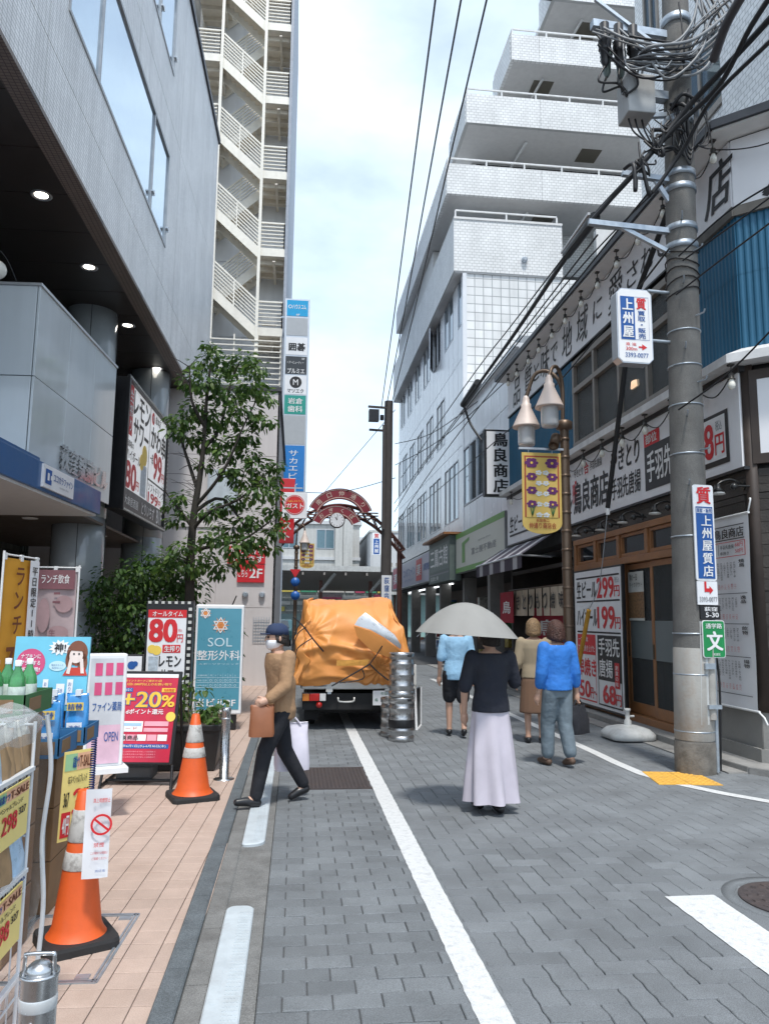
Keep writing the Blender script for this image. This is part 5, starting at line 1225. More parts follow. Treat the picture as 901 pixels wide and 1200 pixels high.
arcband(cxa, az(613), 1.02, 1.42, R(22), R(154), 'upper_arch_board', '南口仲通り', AY - .25)
arcband(ax(394), az(624), .72, 1.08, R(24), R(156), 'lower_arch_board', 'おぎくぼ', AY - .40)
c = V((ax(394.5), AY - .42, az(611))); q = MB(); q.lathe([(.0001, .0), (.30, .0), (.33, .02), (.33, .14), (.0001, .14)], c + V((0, .12, 0)), RUSTP, 28, axis=(0, -1, 0)); ck = q.build('clock', ar)
f_ = Fr(c + V((0, -.025, 0)), (1, 0, 0)); q = MB(); f_.disc(q, 0, 0, .29, SIGNW, .0, 28); q.build('dial', ck); q = MB()
for k in range(12): t = k * math.pi / 6; f_.line(q, [(.22 * math.sin(t), .22 * math.cos(t)), (.26 * math.sin(t), .26 * math.cos(t))], .02, INKK, .006)
f_.line(q, [(0, 0), (-.08, .13)], .03, INKK, .008); f_.line(q, [(0, 0), (.02, .22)], .02, INKK, .008); q.build('hands', ck)
XC = 1.75
def zt(x): return 6.25 - .245 * (x - XC) ** 2
q = MB(); xs_ = [XC - 2.75 + 5.5 * k / 24 for k in range(25)]
for off, dz in ((-.2, 0), (-.2, -.36), (.2, 0), (.2, -.36)): q.tube([(x, AY + off, zt(x) + dz) for x in xs_], .045, RUSTP, 6)
for k in range(24):
    a, b = xs_[k], xs_[k + 1]
    for off in (-.2, .2): q.tube([(a, AY + off, zt(a) - (.36 if k % 2 else 0)), (b, AY + off, zt(b) - (0 if k % 2 else .36))], .028, RUSTP, 5)
    q.tube([(a, AY - .2, zt(a)), (a, AY + .2, zt(a))], .025, RUSTP, 5)
q.build('truss', ar)
for x in (XC - 2.55, XC + 2.55):
    q = MB(); q.lathe([(.13, 0), (.11, .3), (.11, zt(x) - .2)], (x, AY, 0), RUSTP, 12); q.build('post', ar)
q = MB()
for k in range(3): q.tube([(XC - 1.6 + k * .03, AY - .26, zt(XC) - .35 - .12 * k), (XC + 1.6, AY - .26, zt(XC) - .35 - .12 * k)], .03, RUSTP, 5)
q.build('rail', ar)

STN = mat('pale concrete facade', (.50, .50, .48), .7, var=.07, streak=.18); STN2 = mat('greyish white facade', (.55, .56, .57), .6, var=.05, streak=.12)
def farwin(b, y, x0, x1, z0, z1, n=2, m=None):
    q = MB(); q.box(x0, x1, y - .05, y + .02, z0, z0 + .07, ALU); q.box(x0, x1, y - .05, y + .02, z1 - .07, z1, ALU)
    for k in range(n + 1): x = x0 + (x1 - x0) * k / n; q.box(x - .04, x + .04, y - .055, y + .02, z0 + .07, z1 - .07, ALU)
    w = q.build('window', b); q = MB(); q.box(x0, x1, y - .02, y - .01, z0, z1, m or mat('far window glass', (.12, .20, .24), .1, .2)); q.build('pane', w)
ba = thing('station_front_building', 'pale concrete building with a tall pier beyond the street arch', 'building', (2, 75, 0))
q = MB(); q.box(-14, 6.1, 75, 90, 0, 10.6, STN); q.build('wall', ba)
q = MB(); q.box(3.7, 5.4, 74.4, 75.0, 0, 12.4, STN); q.box(4.4, 4.5, 74.38, 74.41, 0, 12.3, mat('pier groove', (.25, .25, .24), .8)); q.build('pier', ba)
q = MB(); q.box(-14.2, 6.3, 74.8, 90, 10.6, 10.95, STN2); q.box(-14.1, 6.2, 74.85, 75, 7.1, 7.4, STN2); q.build('cornice', ba)
for x0, z0, z1 in ((1.9, 8.2, 10.1), (-1.6, 8.2, 10.1), (1.9, 4.7, 6.4), (-1.6, 4.7, 6.4), (-5, 8.2, 10.1), (-5, 4.7, 6.4)): farwin(ba, 75, x0, x0 + 1.7, z0, z1)
bb2 = thing('far_white_building', 'white building with a vertical blue sign beyond the second pole', 'building', (9, 72, 0))
q = MB(); q.box(6.9, 22, 72, 85, 0, 9.6, STN2); q.box(10.2, 22, 71.8, 85, 9.6, 10.4, STN2); q.build('wall', bb2)
q = MB(); q.box(6.8, 10.1, 71.9, 85, 9.6, 9.8, STN); q.build('roof', bb2)
for x0, z0 in ((11.3, 4.5), (13.5, 4.5), (11.3, 7.4), (13.5, 7.4), (9.0, 4.2)): farwin(bb2, 72 if x0 < 10 else 72, x0, x0 + 1.0 if x0 > 10 else x0 + .5, z0, z0 + 1.2, 1)
vsg = Fr(gy(436, 650, 70), (1, 0, 0), W=gy(446, 650, 70).x - gy(436, 650, 70).x, H=gy(440, 624, 70).z - gy(440, 650, 70).z)
q = MB(); vsg.box(q, 0, vsg.W, 0, vsg.H, -.25, 0, SIGNW); o = q.build('far_blue_sign'); tag(o, 'small vertical blue and white pawnshop sign on the far white building', 'sign'); q = MB(); vsg.nrect(q, .15, .28, .85, .97, INKB, .01); vsg.ntext(q, '質', .25, .05, .75, .24, INKR, .02, .03); vsg.ntext(q, '上州屋', .25, .32, .75, .93, INKW, .02, .03, vert=True); q.build('lettering', o)
b3 = thing('far_tan_building', 'small tan and grey building squeezed between the two far pale buildings', 'building', (6.8, 88, 0)); q = MB(); q.box(6.15, 7.6, 88, 95, 0, 7.4, mat('tan far wall', (.40, .25, .17), .7)); q.build('wall', b3); q = MB(); q.box(6.0, 8.2, 92, 99, 7.0, 11.2, STN2); q.build('upper_block', b3); farwin(b3, 92, 6.6, 7.8, 8.6, 10, 2)
# station canopy
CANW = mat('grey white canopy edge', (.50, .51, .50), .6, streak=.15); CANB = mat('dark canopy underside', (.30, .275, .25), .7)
cn = thing('station_canopy', 'long low station canopy on brown posts crossing behind the parked truck', 'station canopy', (2, 55, 0))
q = MB(); q.box(-6, 10.4, 54, 60, 4.78, 5.15, CANW); q.build('fascia', cn)
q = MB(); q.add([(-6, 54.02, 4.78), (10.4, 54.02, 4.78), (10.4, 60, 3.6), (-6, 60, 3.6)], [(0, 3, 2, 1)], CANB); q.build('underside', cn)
for x in (-2.2, 1.8, 5.4, 9.2):
    q = MB(); q.box(x - .12, x + .12, 56, 56.3, 0, 4.2, RUSTP); q.bar((x, 56.1, 3.4), (x + .9, 54.4, 4.6), .16, .16, CANW); q.build('post', cn)
for k in range(11):
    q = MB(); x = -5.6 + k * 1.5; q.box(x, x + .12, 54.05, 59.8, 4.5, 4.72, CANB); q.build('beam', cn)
q = MB()
for k in range(9): q.box(6.6 + k * .42, 6.8 + k * .42, 54.2, 54.4, 5.15, 5.45, CANB)
q.build('roof_vent', cn, kind='stuff')
kio = thing('station_frontage', 'row of station shop fronts with colourful advert strips under the canopy', 'shop fronts', (2, 61, 0))
q = MB(); q.box(-7, 14, 61, 64, 0, 4.6, mat('dim frontage wall', (.34, .38, .38), .6, var=.3)); q.build('wall', kio)
cols_ = [(.60, .10, .20), (.10, .40, .25), (.70, .60, .15), (.12, .30, .6), (.7, .7, .68), (.30, .55, .55), (.65, .65, .62)]
rr2 = random.Random(4)
for j, z in enumerate((2.0, 2.5, 3.0, 3.5, 3.9)):
    x = -5.5
    while x < 9.5:
        w = rr2.uniform(.6, 2.6); q = MB(); q.box(x, x + w - .08, 60.8, 60.95, z, z + rr2.choice((.12, .28, .36)), mat('advert strip %d' % rr2.randrange(7), cols_[rr2.randrange(7)], .5, var=.15)); q.build('advert_strip', kio); x += w
q = MB()
for k in range(8): q.box(-6 + k * 2.3, -4.2 + k * 2.3, 60.9, 60.95, .1, 1.8, mat('kiosk glass', (.25, .36, .37), .1))
q.build('window', kio)
tq = thing('turquoise_shelter', 'pale turquoise glazed shelter past the white block on the right', 'shelter', (7, 50, 0)); TQ = mat('pale turquoise glazing', (.33, .52, .50), .2, var=.06)
q = MB(); q.box(6.5, 14, 52, 52.1, .3, 3.1, TQ); q.build('glazing', tq); q = MB(); q.box(6.2, 14.4, 51, 53, 3.1, 3.3, CANW); q.build('roof', tq)
for x in (6.6, 8.3, 10.1):
    q = MB(); q.box(x, x + .14, 51.8, 51.95, 0, 3.1, RUSTP); q.build('post', tq)
gw = thing('low_white_wall', 'low whitish wall with a grid panel beyond the annex', 'wall', (-1, 36, 0)); q = MB(); q.box(-6, -1.0, 45, 45.2, 0, 1.9, STN2); q.build('wall', gw); q = MB()
for k in range(24): q.box(-5.9 + k * .2, -5.87 + k * .2, 44.94, 44.99, .3, 1.8, GALV)
q.build('grid', gw, kind='stuff')
wcar = thing('far_parked_car', 'dark teal car seen small at the street end left of the truck', 'car', (-.9, 44, 0)); TE = mat('dark teal car paint', (.04, .12, .13), .2, .3, coat=.5)
q = MB(); prof = [(-1.9, .3), (-1.9, .85), (-1.2, .95), (-.6, 1.4), (.9, 1.42), (1.5, .98), (1.9, .9), (1.9, .3)]
for s0, s1 in ((-.75, .75),):
    L_ = [(-.9 + s0, 44 + a, z) for a, z in prof]; R_ = [(-.9 + s1, 44 + a, z) for a, z in prof]; n = len(prof)
    q.add(L_ + R_, [(i, (i + 1) % n, n + (i + 1) % n, n + i) for i in range(n)] + [tuple(range(n - 1, -1, -1)), tuple(range(n, 2 * n))], TE)
q.build('body', wcar, bevel=.06); q = MB(); q.add([(-1.5, 42.75, .98), (-.3, 42.75, .98), (-.4, 43.35, 1.37), (-1.4, 43.35, 1.37)], [(0, 1, 2, 3)], GLASS_DARK); q.build('windscreen', wcar)
for x in (-1.6, -.3):
    for y in (42.8, 45.2): q = MB(); q.lathe([(.001, -.1), (.30, -.1), (.30, .1), (.001, .1)], (x, y, .30), RUBBER, 16, axis=(1, 0, 0)); q.build('wheel', wcar)

# ================================================================== poles, lamps and overhead lines
CONP = mat('weathered pole concrete', (.165, .16, .15), .85, speck=.2, var=.22, vscale=4, bump=.3, bscale=80, streak=.25, stain=(.10, .09, .08, .45), stainscale=2.2)
CONB = mat('pale pole sleeve', (.38, .37, .345), .8, var=.12, vscale=5, bump=.15, streak=.2, stain=(.22, .15, .10, .5), stainscale=2.5)
pl = thing('utility_pole', 'thick weathered concrete utility pole with advertising signs and a tangle of cables', 'utility pole', (4.165, 7.83, 0))
def pc(z): return V((4.165 + .0185 * z, 7.83, z))
def prad(z): return .198 - .0055 * z
q = MB(); zs = [0, .15, 1.27, 2.9, 4, 5, 6, 7, 8, 9, 10.5]; q.tube([pc(z) for z in zs], [prad(z) for z in zs], CONP, 28); q.build('shaft', pl)
q = MB(); q.tube([pc(z) for z in (.33, .34, 1.26, 1.27)], [prad(.3) + .001, prad(.3) + .006, prad(1.2) + .006, prad(1.2) + .001], CONB, 28); q.build('sleeve', pl)
q = MB(); q.tube([pc(.0), pc(.30), pc(.32)], [.207, .206, .198], mat('stained pole foot', (.15, .14, .125), .9, var=.3, vscale=9, bump=.3, stain=(.05, .04, .03, .6), stainscale=4), 28); q.build('foot', pl)
def band(z, h=.05, m=GALV, e=.006):
    q = MB(); r_ = prad(z); c = pc(z); q.lathe([(r_ + .001, -h / 2), (r_ + e, -h / 2), (r_ + e, h / 2), (r_ + .001, h / 2)], c, m, 24); q.build('band', pl)
for z in (.28, .42, 1.0, 1.42, 2.45, 3.35, 3.9, 4.35, 4.75): band(z, .014, GALV, .008)
for z in (5.76, 5.98, 6.46, 6.64, 8.0): band(z, .07, GALV, .014)
band(7.3, .10, GALV, .02); band(8.6, .10, GALV, .02)
for k in range(9):
    z = 3.0 + k * .38; a = R(-70 if k % 2 else -115); d = V((math.cos(a), math.sin(a), 0)); c = pc(z) + d * (prad(z) - .01); q = MB(); q.tube([c, c + d * .12, c + d * .135 + V((0, 0, .035))], .010, GALV, 6); q.build('step_bolt', pl)
# conduits on the right face
cd = V((.45, -.9, 0)).normalized()
q = MB(); q.tube([pc(.55) + V((.105, -.17, 0)), pc(1.5) + V((.105, -.165, 0))], .045, CONB, 12); q.build('conduit', pl)
q = MB(); q.tube([pc(.02) + V((.17, -.13, 0)), pc(1.9) + V((.17, -.12, 0))], .022, GALV, 8); q.build('conduit', pl)
q = MB(); q.tube(smooth_path([pc(.02) + V((.23, -.08, 0)), pc(.9) + V((.235, -.1, 0)), pc(1.35) + V((.16, -.14, 0)), pc(1.5) + V((.14, -.16, 0))]), .012, CABLE, 6); q.build('ground_wire', pl)
q = MB(); q.box(4.20, 4.31, 7.60, 7.65, 1.06, 1.12, GALV); q.box(4.22, 4.36, 7.60, 7.65, .66, .70, GALV); q.build('clamp', pl)
q = MB(); q.add([pc(.5) + V((-.03, -.2, 0)), pc(.5) + V((.06, -.195, 0)), pc(1.55) + V((.07, -.19, 0)), pc(1.55) + V((-.02, -.197, 0))], [(0, 1, 2, 3)], mat('pale tape strip', (.46, .47, .46), .6)); q.build('tape', pl)
# arms
for z, x0 in ((6.58, 3.60), (5.95, 3.18)):
    a = pc(z) + V((-.15, -.02, 0)); q = MB(); q.bar(a, V((x0, 7.84, z + .06)), .06, .06, GALV); q.bar(a - V((0, 0, .26)), V((x0 + .38, 7.84, z + .03)), .045, .045, GALV); q.build('bracket_arm', pl)
# grey box and terminals
q = MB(); q.box(3.62, 3.95, 7.66, 7.96, 7.30, 7.78, mat('pale grey equipment box', (.42, .43, .43), .5, var=.08, streak=.15)); q.build('equipment_box', pl, bevel=.012)
q = MB(); q.bar((3.95, 7.8, 7.62), (4.2, 7.82, 7.62), .10, .10, GALV); q.bar((3.95, 7.8, 7.36), (4.15, 7.82, 7.40), .05, .05, GALV); q.build('box_bracket', pl)
PORC = mat('grey green porcelain', (.16, .22, .21), .25, coat=.4)
tops = []
for k in range(5):
    x, y = 3.36 + k * .085, 7.66 + (k % 2) * .16; c = V((x, y, 8.02)); tops.append(c)
    q = MB(); q.lathe([(.02, -.20), (.045, -.15), (.05, 0), (.075, .02), (.05, .04), (.075, .07), (.05, .09), (.075, .12), (.05, .14), (.055, .34), (.0001, .35)], c, PORC if k % 2 else BLACK, 12); q.build('terminal', pl)
q = MB(); q.bar((3.25, 7.75, 8.42), (4.5, 7.84, 8.42), .09, .09, GALV); q.bar((3.3, 7.75, 8.75), (4.2, 7.7, 8.05), .035, .035, GALV); q.bar((3.3, 7.75, 8.45), (4.25, 7.72, 7.95), .035, .035, GALV); q.build('cross_arm', pl)
def wire(name, pts, r, parent=None, k=6, m=CABLE, label=None, cat='overhead cable', group=None, n=6):
    q = MB(); q.tube(smooth_path(pts, k), r, m, n); o = q.build(name, parent)
    if parent is None: tag(o, label, cat, group)
    return o
for k, c in enumerate(tops):      # leads from the terminals down to the box
    wire('terminal_lead', [c - V((0, 0, .18)), c + V((-.10 + .03 * k, -.04, -.42)), V((3.52 + .02 * k, 7.66, 7.62 - .03 * k)), V((3.64, 7.70, 7.50))], .014, pl)
for k in range(3): wire('terminal_lead', [V((3.68 + .08 * k, 7.8, 7.30)), V((3.72 + .07 * k, 7.75, 7.1)), V((3.9 + .04 * k, 7.7, 6.95 - .05 * k)), pc(6.9) + V((-.1, -.15, 0))], .011, pl)
GREYC = mat('grey cable sheath', (.20, .21, .22), .5)
for k in range(7):                # slack loops round the pole head
    r_ = .32 + .05 * k; c = pc(8.05 + .06 * k); s = 1 if k % 2 else -1
    wire('slack_loop', [V((3.45 + .05 * k, 7.7, 7.95)), V((3.75, 7.50 - .02 * k, 7.70 + .03 * k)), c + V((-.02, -.30 - .02 * k, -.35)), c + V((r_ * .9, -.25, -.05 + .05 * k)), c + V((r_ * 1.0, -.1, .55)), c + V((r_ * .75, .0, 1.0))], .013 if k % 3 else .018, pl, m=CABLE if k % 2 else GREYC)
for k in range(3): wire('slack_loop', [V((3.74 + .05 * k, 7.8, 7.78)), V((3.80 + .05 * k, 7.72, 7.95)), pc(8.0) + V((-.05, -.25, -.05 * k)), pc(8.02) + V((.30, -.2, -.05 * k)), pc(8.3) + V((.55, -.25, .25))], .013, pl, m=GREYC)
for k in range(4): wire('slack_loop', [pc(7.5 - .1 * k) + V((-.12, -.17, 0)), pc(7.1 - .1 * k) + V((-.06, -.22, 0)), pc(6.85 - .05 * k) + V((.03, -.21, 0)), pc(7.1) + V((.12, -.18, .1 * k)), pc(7.5) + V((.16, -.15, 0))], .012, pl)
for k in range(3): wire('slack_loop', [pc(7.55) + V((.15, -.15, 0)), pc(7.4 - .08 * k) + V((.27, -.15, 0)), pc(7.05 - .05 * k) + V((.24 + .04 * k, -.14, 0)), pc(6.95) + V((.15, -.15, 0))], .008, pl)
for k in range(5):
    z = 5.2 + .12 * k; q = MB(); r_ = prad(z) + .012; q.tube([pc(z) + V((r_ * math.cos(t), r_ * math.sin(t), .04 * math.sin(t * 1.5 + k))) for t in [2 * math.pi * i / 18 for i in range(19)]], .008, CABLE, 5); q.build('wrapped_wire', pl)
rj = random.Random(9)
for k in range(26):               # jumpers and tape lashed where the cables meet the pole
    t = rj.random(); p = gy(738 + 66 * t, 205 - 88 * t, 7.66); a = p + V((rj.uniform(-.16, .12), rj.uniform(-.08, .05), rj.uniform(-.16, .16))); e = p + V((rj.uniform(-.1, .3), rj.uniform(-.1, .05), rj.uniform(-.3, .25)))
    wire('jumper_wire', [a, p + V((rj.uniform(-.1, .1), -.10, rj.uniform(-.16, .05))), e.lerp(a, .3) + V((0, -.05, -rj.uniform(0, .22))), e], rj.choice((.007, .010, .014, .022)), pl, 5)
for k in range(9): u = lambda a: rj.uniform(-a, a); c_ = gy(770, 45, 7.5) + V((u(.05), u(.06), u(.08))); wire('slack_loop', [c_ + V((-.50 + u(.2), .1, .12 + u(.08))), c_ + V((-.28 + u(.15), -.05, -.28 + u(.22))), c_ + V((.12 + u(.12), -.08, -.34 + u(.2))), c_ + V((.45 + u(.2), -.05, .0 + u(.15))), c_ + V((.62 + u(.35), .0, .6))], rj.choice((.008, .011, .015)), pl, m=rj.choice((CABLE, CABLE, GREYC)))
# signs on the pole
PF = Fr(pc(1.72) + V((-.045, -.215, 0)), (1, .12, 0), (.0185, 0, 1), W=.245, H=1.27)
def rounded(f, a0, a1, b0, b1, r, n=5):
    out = []
    for cx_, cy_, t0 in ((a1 - r, b1 - r, 0), (a0 + r, b1 - r, 90), (a0 + r, b0 + r, 180), (a1 - r, b0 + r, 270)):
        for i in range(n + 1): t = R(t0 + 90 * i / n); out.append((cx_ + r * math.cos(t), cy_ + r * math.sin(t)))
    return out
ps = thing('pawnshop_pole_sign', 'tall narrow white and blue pawnshop sign strapped to the concrete pole', 'sign', tuple(PF.p(.12, 0)))
def rplate(f, a0, a1, b0, b1, r, m, th=.015, d=0):
    q = MB(); q.prism([f.p(a, b, d) for a, b in rounded(f, a0, a1, b0, b1, r)], f.n * th, m); return q
rplate(PF, 0, .245, .25, 1.27, .03, SIGNW).build('plate', ps)
rplate(PF, .005, .245, 0, .245, .008, SIGNW).build('arrow_plate', ps)
q = MB(); T = PF.ntext
T(q, '質', .18, .02, .84, .16, INKR, .005, .05); PF.nrect(q, .10, .185, .92, .195, INKB, .004); PF.nrect(q, .10, .185, .13, .24, INKB, .004); PF.nrect(q, .89, .185, .92, .24, INKB, .004); T(q, '買取・販売', .15, .2, .87, .235, INKB, .005, .03)
PF.nrect(q, .10, .24, .92, .785, INKB, .004); T(q, '上州屋質店', .32, .25, .84, .775, INKW, .008, .035, vert=True)
X, Y = PF.W, PF.H
PF.poly(q, [(.36 * X, .19 * Y), (.46 * X, .19 * Y), (.46 * X, .135 * Y), (.36 * X, .105 * Y)], INKR, .005); PF.poly(q, [(.36 * X, .105 * Y), (.6 * X, .105 * Y), (.6 * X, .135 * Y), (.46 * X, .135 * Y)], INKR, .005); PF.poly(q, [(.6 * X, .085 * Y), (.78 * X, .12 * Y), (.6 * X, .155 * Y)], INKR, .005)
T(q, '3393-0077', .10, .935, .96, .975, INKG, .005, .01); q.build('lettering', ps)
ad_ = Fr(PF.p(.03, -.15, 0), PF.u, PF.v, W=.235, H=.145); q = MB(); ad_.box(q, 0, .235, 0, .145, -.015, 0, BLACK); o = q.build('address_plate'); tag(o, 'small black address plate reading 5-30 on the concrete pole', 'address plate'); q = MB(); ad_.ntext(q, '荻窪', .2, .12, .85, .42, INKW, .004, .03); ad_.ntext(q, '5-30', .25, .52, .9, .85, INKW, .004, .03); q.build('lettering', o)
gs_ = Fr(PF.p(.035, -.545, .01), PF.u, PF.v, W=.265, H=.385); o = thing('school_route_sign', 'green school route sign with a large white character on the pole', 'sign', tuple(gs_.p(.13, 0)))
rplate(gs_, 0, .265, 0, .385, .03, INKW, .008).build('plate', o); rplate(gs_, .008, .257, .008, .377, .024, GREEN, .001, .003).build('green_face', o)
q = MB(); gs_.ntext(q, '通学路', .14, .08, .86, .22, INKW, .007, .02); gs_.ntext(q, '文', .18, .30, .86, .80, INKW, .007, .05); gs_.ntext(q, '杉並区', .44, .87, .74, .94, INKW, .007, .01); q.build('lettering', o)
# double sided pawnshop box sign on an arm
bs = Fr(gy(724.5, 424, 7.72), (1, .05, 0), W=gy(767, 424, 7.72).x - gy(724.5, 424, 7.72).x, H=gy(740, 337, 7.72).z - gy(740, 424, 7.72).z)
o = thing('pawnshop_box_sign', 'white chamfered box sign with blue panel and red arrow high beside the pole', 'sign', tuple(bs.p(.2, 0)))
W_, H_ = bs.W, bs.H; ch_ = .055
def octo(e): return [(ch_, e), (W_ - ch_, e), (W_ - e, ch_), (W_ - e, H_ - ch_), (W_ - ch_, H_ - e), (ch_, H_ - e), (e, H_ - ch_), (e, ch_)]
q = MB(); q.prism([bs.p(a, b, 0) for a, b in octo(0)], bs.n * .14, ALU); q.build('cabinet', o, bevel=.008)
q = MB(); bs.poly(q, octo(.012), INKW, .004); q.build('face', o)
q = MB(); bs.nrect(q, .10, .11, .50, .69, INKB, .008); bs.ntext(q, '上州屋', .14, .125, .46, .68, INKW, .012, .05, vert=True); bs.ntext(q, '質', .56, .125, .82, .275, INKR, .008, .05); bs.ntext(q, '買取・販売', .58, .29, .80, .675, INKB, .008, .03, vert=True)
for (x0, y0, x1, y1) in ((.50, .11, .90, .115), (.895, .11, .90, .69), (.50, .685, .90, .69)): bs.nrect(q, x0, y0, x1, y1, INKB, .008)
bs.ntext(q, '直 進', .22, .73, .52, .77, INKR, .008); bs.ntext(q, '300m', .22, .79, .53, .835, INKR, .008, .01); bs.nrect(q, .58, .775, .70, .795, INKR, .008); bs.poly(q, [(.68 * W_, (1 - .825) * H_), (.82 * W_, (1 - .785) * H_), (.68 * W_, (1 - .745) * H_)], INKR, .008); bs.ntext(q, '3393-0077', .20, .865, .85, .925, INKB, .008, .015); q.build('lettering', o)
q = MB()
for z in (.30, .88): q.tube([bs.p(W_, z, -.07), pc(bs.O.z + z) - V((.15, 0, 0))], .02, GALV, 8)
q.build('arm', o)
# stay wire with black cover and yellow guard
sw = thing('stay_wire', 'slanting pole stay with a black cover above and a yellow guard near the ground', 'stay wire', tuple(gx(672, 815, 4.3)))
st_ = [gx(672, 812, 4.3), gx(690, 715, 4.3), gx(703, 680, 4.3), gx(712, 595, 4.3), gx(733, 424, 4.3), gx(748, 340, 4.3), pc(6.5) + V((0, .15, 0))]
q = MB(); q.tube(smooth_path(st_[1:4], 4), .007, GALV, 6); q.build('wire', sw)
q = MB(); q.tube([st_[3], st_[4], st_[5], st_[6]], .035, RUBBER, 8); q.build('cover', sw)
q = MB(); q.tube([st_[0], st_[1]], .032, mat('yellow stay guard', (.55, .28, .03), .5, var=.15), 10); q.build('guard', sw)
q = MB(); q.tube([st_[3] + V((0, 0, -.10)), st_[3] + V((0, 0, .03))], .03, PLASTW, 8); q.build('insulator', sw)

# street lamps
BRONZE = mat('bronze lamp post', (.15, .105, .075), .42, .6, var=.12, vscale=8); COPPER = mat('pinkish copper shade', (.70, .59, .53), .5, .1, var=.06)
FROSTG = mat('frosted lamp glass', (.66, .67, .68), .3, var=.03, trans=.25)
def street_lamp(x, y, hscale, label, two=True):
    o = thing('street_lamp', label, 'street lamp', (x, y, 0), 0, 'shopping street lamps'); h = hscale; B = V((x, y, 0)); s = h / 5.2
    q = MB(); q.lathe([(.13 * s, 0), (.13 * s, .08), (.085 * s, .5), (.072 * s, 1.0), (.066 * s, 4.45 * s)], B, BRONZE, 16); q.build('post', o)
    q = MB()
    for k in range(14): z = .9 + k * .27; q.lathe([(.070 * s, 0), (.078 * s, .01), (.078 * s, .03), (.070 * s, .04)], B + V((0, 0, z * s)), BRONZE, 14)
    q.lathe([(.075 * s, 4.30 * s), (.12 * s, 4.32 * s), (.12 * s, 4.42 * s), (.07 * s, 4.45 * s)], B, BRONZE, 16); q.build('collar', o)
    arms = [(-.30, -.25, 4.98), (-.50, .22, 4.80)] if two else [(.30, -.1, 4.95)]
    for dx, dy, zt_ in arms:
        q = MB(); e = B + V((dx, dy, 0)) * s
        q.tube(smooth_path([B + V((-.02, 0, 4.4 * s)), B + V((dx * .05, dy * .05, 4.95 * s)), B + V((dx * .35, dy * .35, 5.20 * s)), B + V((dx * .75, dy * .75, 5.18 * s)), e + V((0, 0, (zt_ + .02) * s))], 5), .028 * s, BRONZE, 8); q.build('arm', o)
        q = MB(); c = e + V((0, 0, zt_ * s)); q.lathe([(.03 * s, .06 * s), (.055 * s, .0), (.055 * s, -.05 * s), (.075 * s, -.07 * s), (.075 * s, -.12 * s), (.20 * s, -.40 * s), (.205 * s, -.425 * s), (.12 * s, -.415 * s)], c, COPPER, 24); sh_ = q.build('lamp_shade', o)
        q = MB(); q.lathe([(.125 * s, -.41 * s), (.125 * s, -.66 * s), (.115 * s, -.70 * s), (.0001, -.70 * s)], c, FROSTG, 20); q.build('globe', sh_)
    return o, s
rl, s_ = street_lamp(3.84, 10.6, 5.2, 'bronze street lamp with two copper shaded lanterns and an iris banner before the yakitori shop')
q = MB(); p = gy(650, 517, 10.5); q.lathe([(.07, -.11), (.075, .11), (.06, .09), (.0001, .06)], p, BRONZE, 16, axis=(-.35, -.5, -.75)); q.tube([p, V((3.84, 10.6, p.z + .05))], .02, BRONZE, 6); q.build('spotlight', rl)
# banner
def iris_banner(name, f, label, scale=1.0):
    o = thing(name, label, 'banner', tuple(f.p(f.W / 2, 0)), 0, 'iris banners on street lamps'); W, H = f.W, f.H
    BY_ = mat('golden banner cloth', (.62, .44, .12), .7, var=.06, vscale=5); BR_ = mat('rust banner border', (.36, .07, .035), .7)
    def outline(e): return [(e, H - e), (e, .13 * H + e * .3)] + [(W / 2 - (W / 2 - e) * math.cos(math.pi * k / 12), .13 * H - (.13 * H - e) * math.sin(math.pi * k / 12)) for k in range(1, 12)] + [(W - e, .13 * H + e * .3), (W - e, H - e)]
    q = MB(); q.prism([f.p(a, b, 0) for a, b in outline(0)], f.n * .008, BY_); q.build('cloth', o)
    q = MB(); f.nrect(q, .06, .04, .94, .80, BR_, .004); f.nrect(q, .10, .06, .90, .80, BY_, .007)
    PUR = mat('iris purple', (.12, .02, .13), .6); WHI = mat('iris white', (.62, .66, .68), .6); LEF = mat('iris leaf', (.05, .16, .05), .6)
    for col, cx_ in ((PUR, .24), (WHI, .42), (PUR, .76), (WHI, .60)):
        for k in range(4 if col is PUR else 5):
            cy = .13 + k * (.17 if col is PUR else .13) + (0 if col is PUR else .12); r = (.12 if col is PUR else .075) * W * (1.15 if k == 0 and col is PUR else .9)
            for t in range(6 if col is PUR else 5):
                a = 2 * math.pi * t / (6 if col is PUR else 5) + k; f.disc(q, cx_ * W + r * .7 * math.cos(a), (1 - cy) * H + r * .6 * math.sin(a), r * .62, col, .010 + .001 * t, 8, r * .36)
            f.disc(q, cx_ * W, (1 - cy) * H, r * .25, INKY, .018, 6)
        if col is PUR:
            for d in (-.05, .02, .07): f.line(q, [(cx_ * W, .22 * H), ((cx_ + d) * W, .34 * H)], .012 * scale, LEF, .020)
    f.ntext(q, '荻窪南口', .34, .815, .66, .855, BR_, .010, .02); f.ntext(q, '仲通り商店会', .16, .865, .84, .935, BR_, .010, .02); q.build('print', o)
    return o
bp0, bp1 = gy(612.5, 622, 10.55), gy(657, 534, 10.55)
f_ = Fr((bp0.x, 10.55, 2.76), (1, 0, 0), W=bp1.x - bp0.x, H=1.18); iris_banner('iris_banner', f_, 'golden banner of purple irises hanging on the right hand street lamp')
q = MB(); q.bar(f_.p(-.04, 1.24, -.01), f_.p(f_.W + .05, 1.24, -.01), .03, .03, ALU); q.tube([f_.p(.1, 1.24), f_.p(.1, 1.17)], .006, GALV, 5); q.tube([f_.p(.45, 1.24), f_.p(.45, 1.17)], .006, GALV, 5); q.build('banner_arm', rl)
ll, s2 = street_lamp(gy(346, 700, 26).x, 26, 4.62, 'far bronze street lamp with one copper lantern seen above the truck', False)
b0 = gy(351, 666, 25.9); b1 = gy(368.5, 637, 25.9)
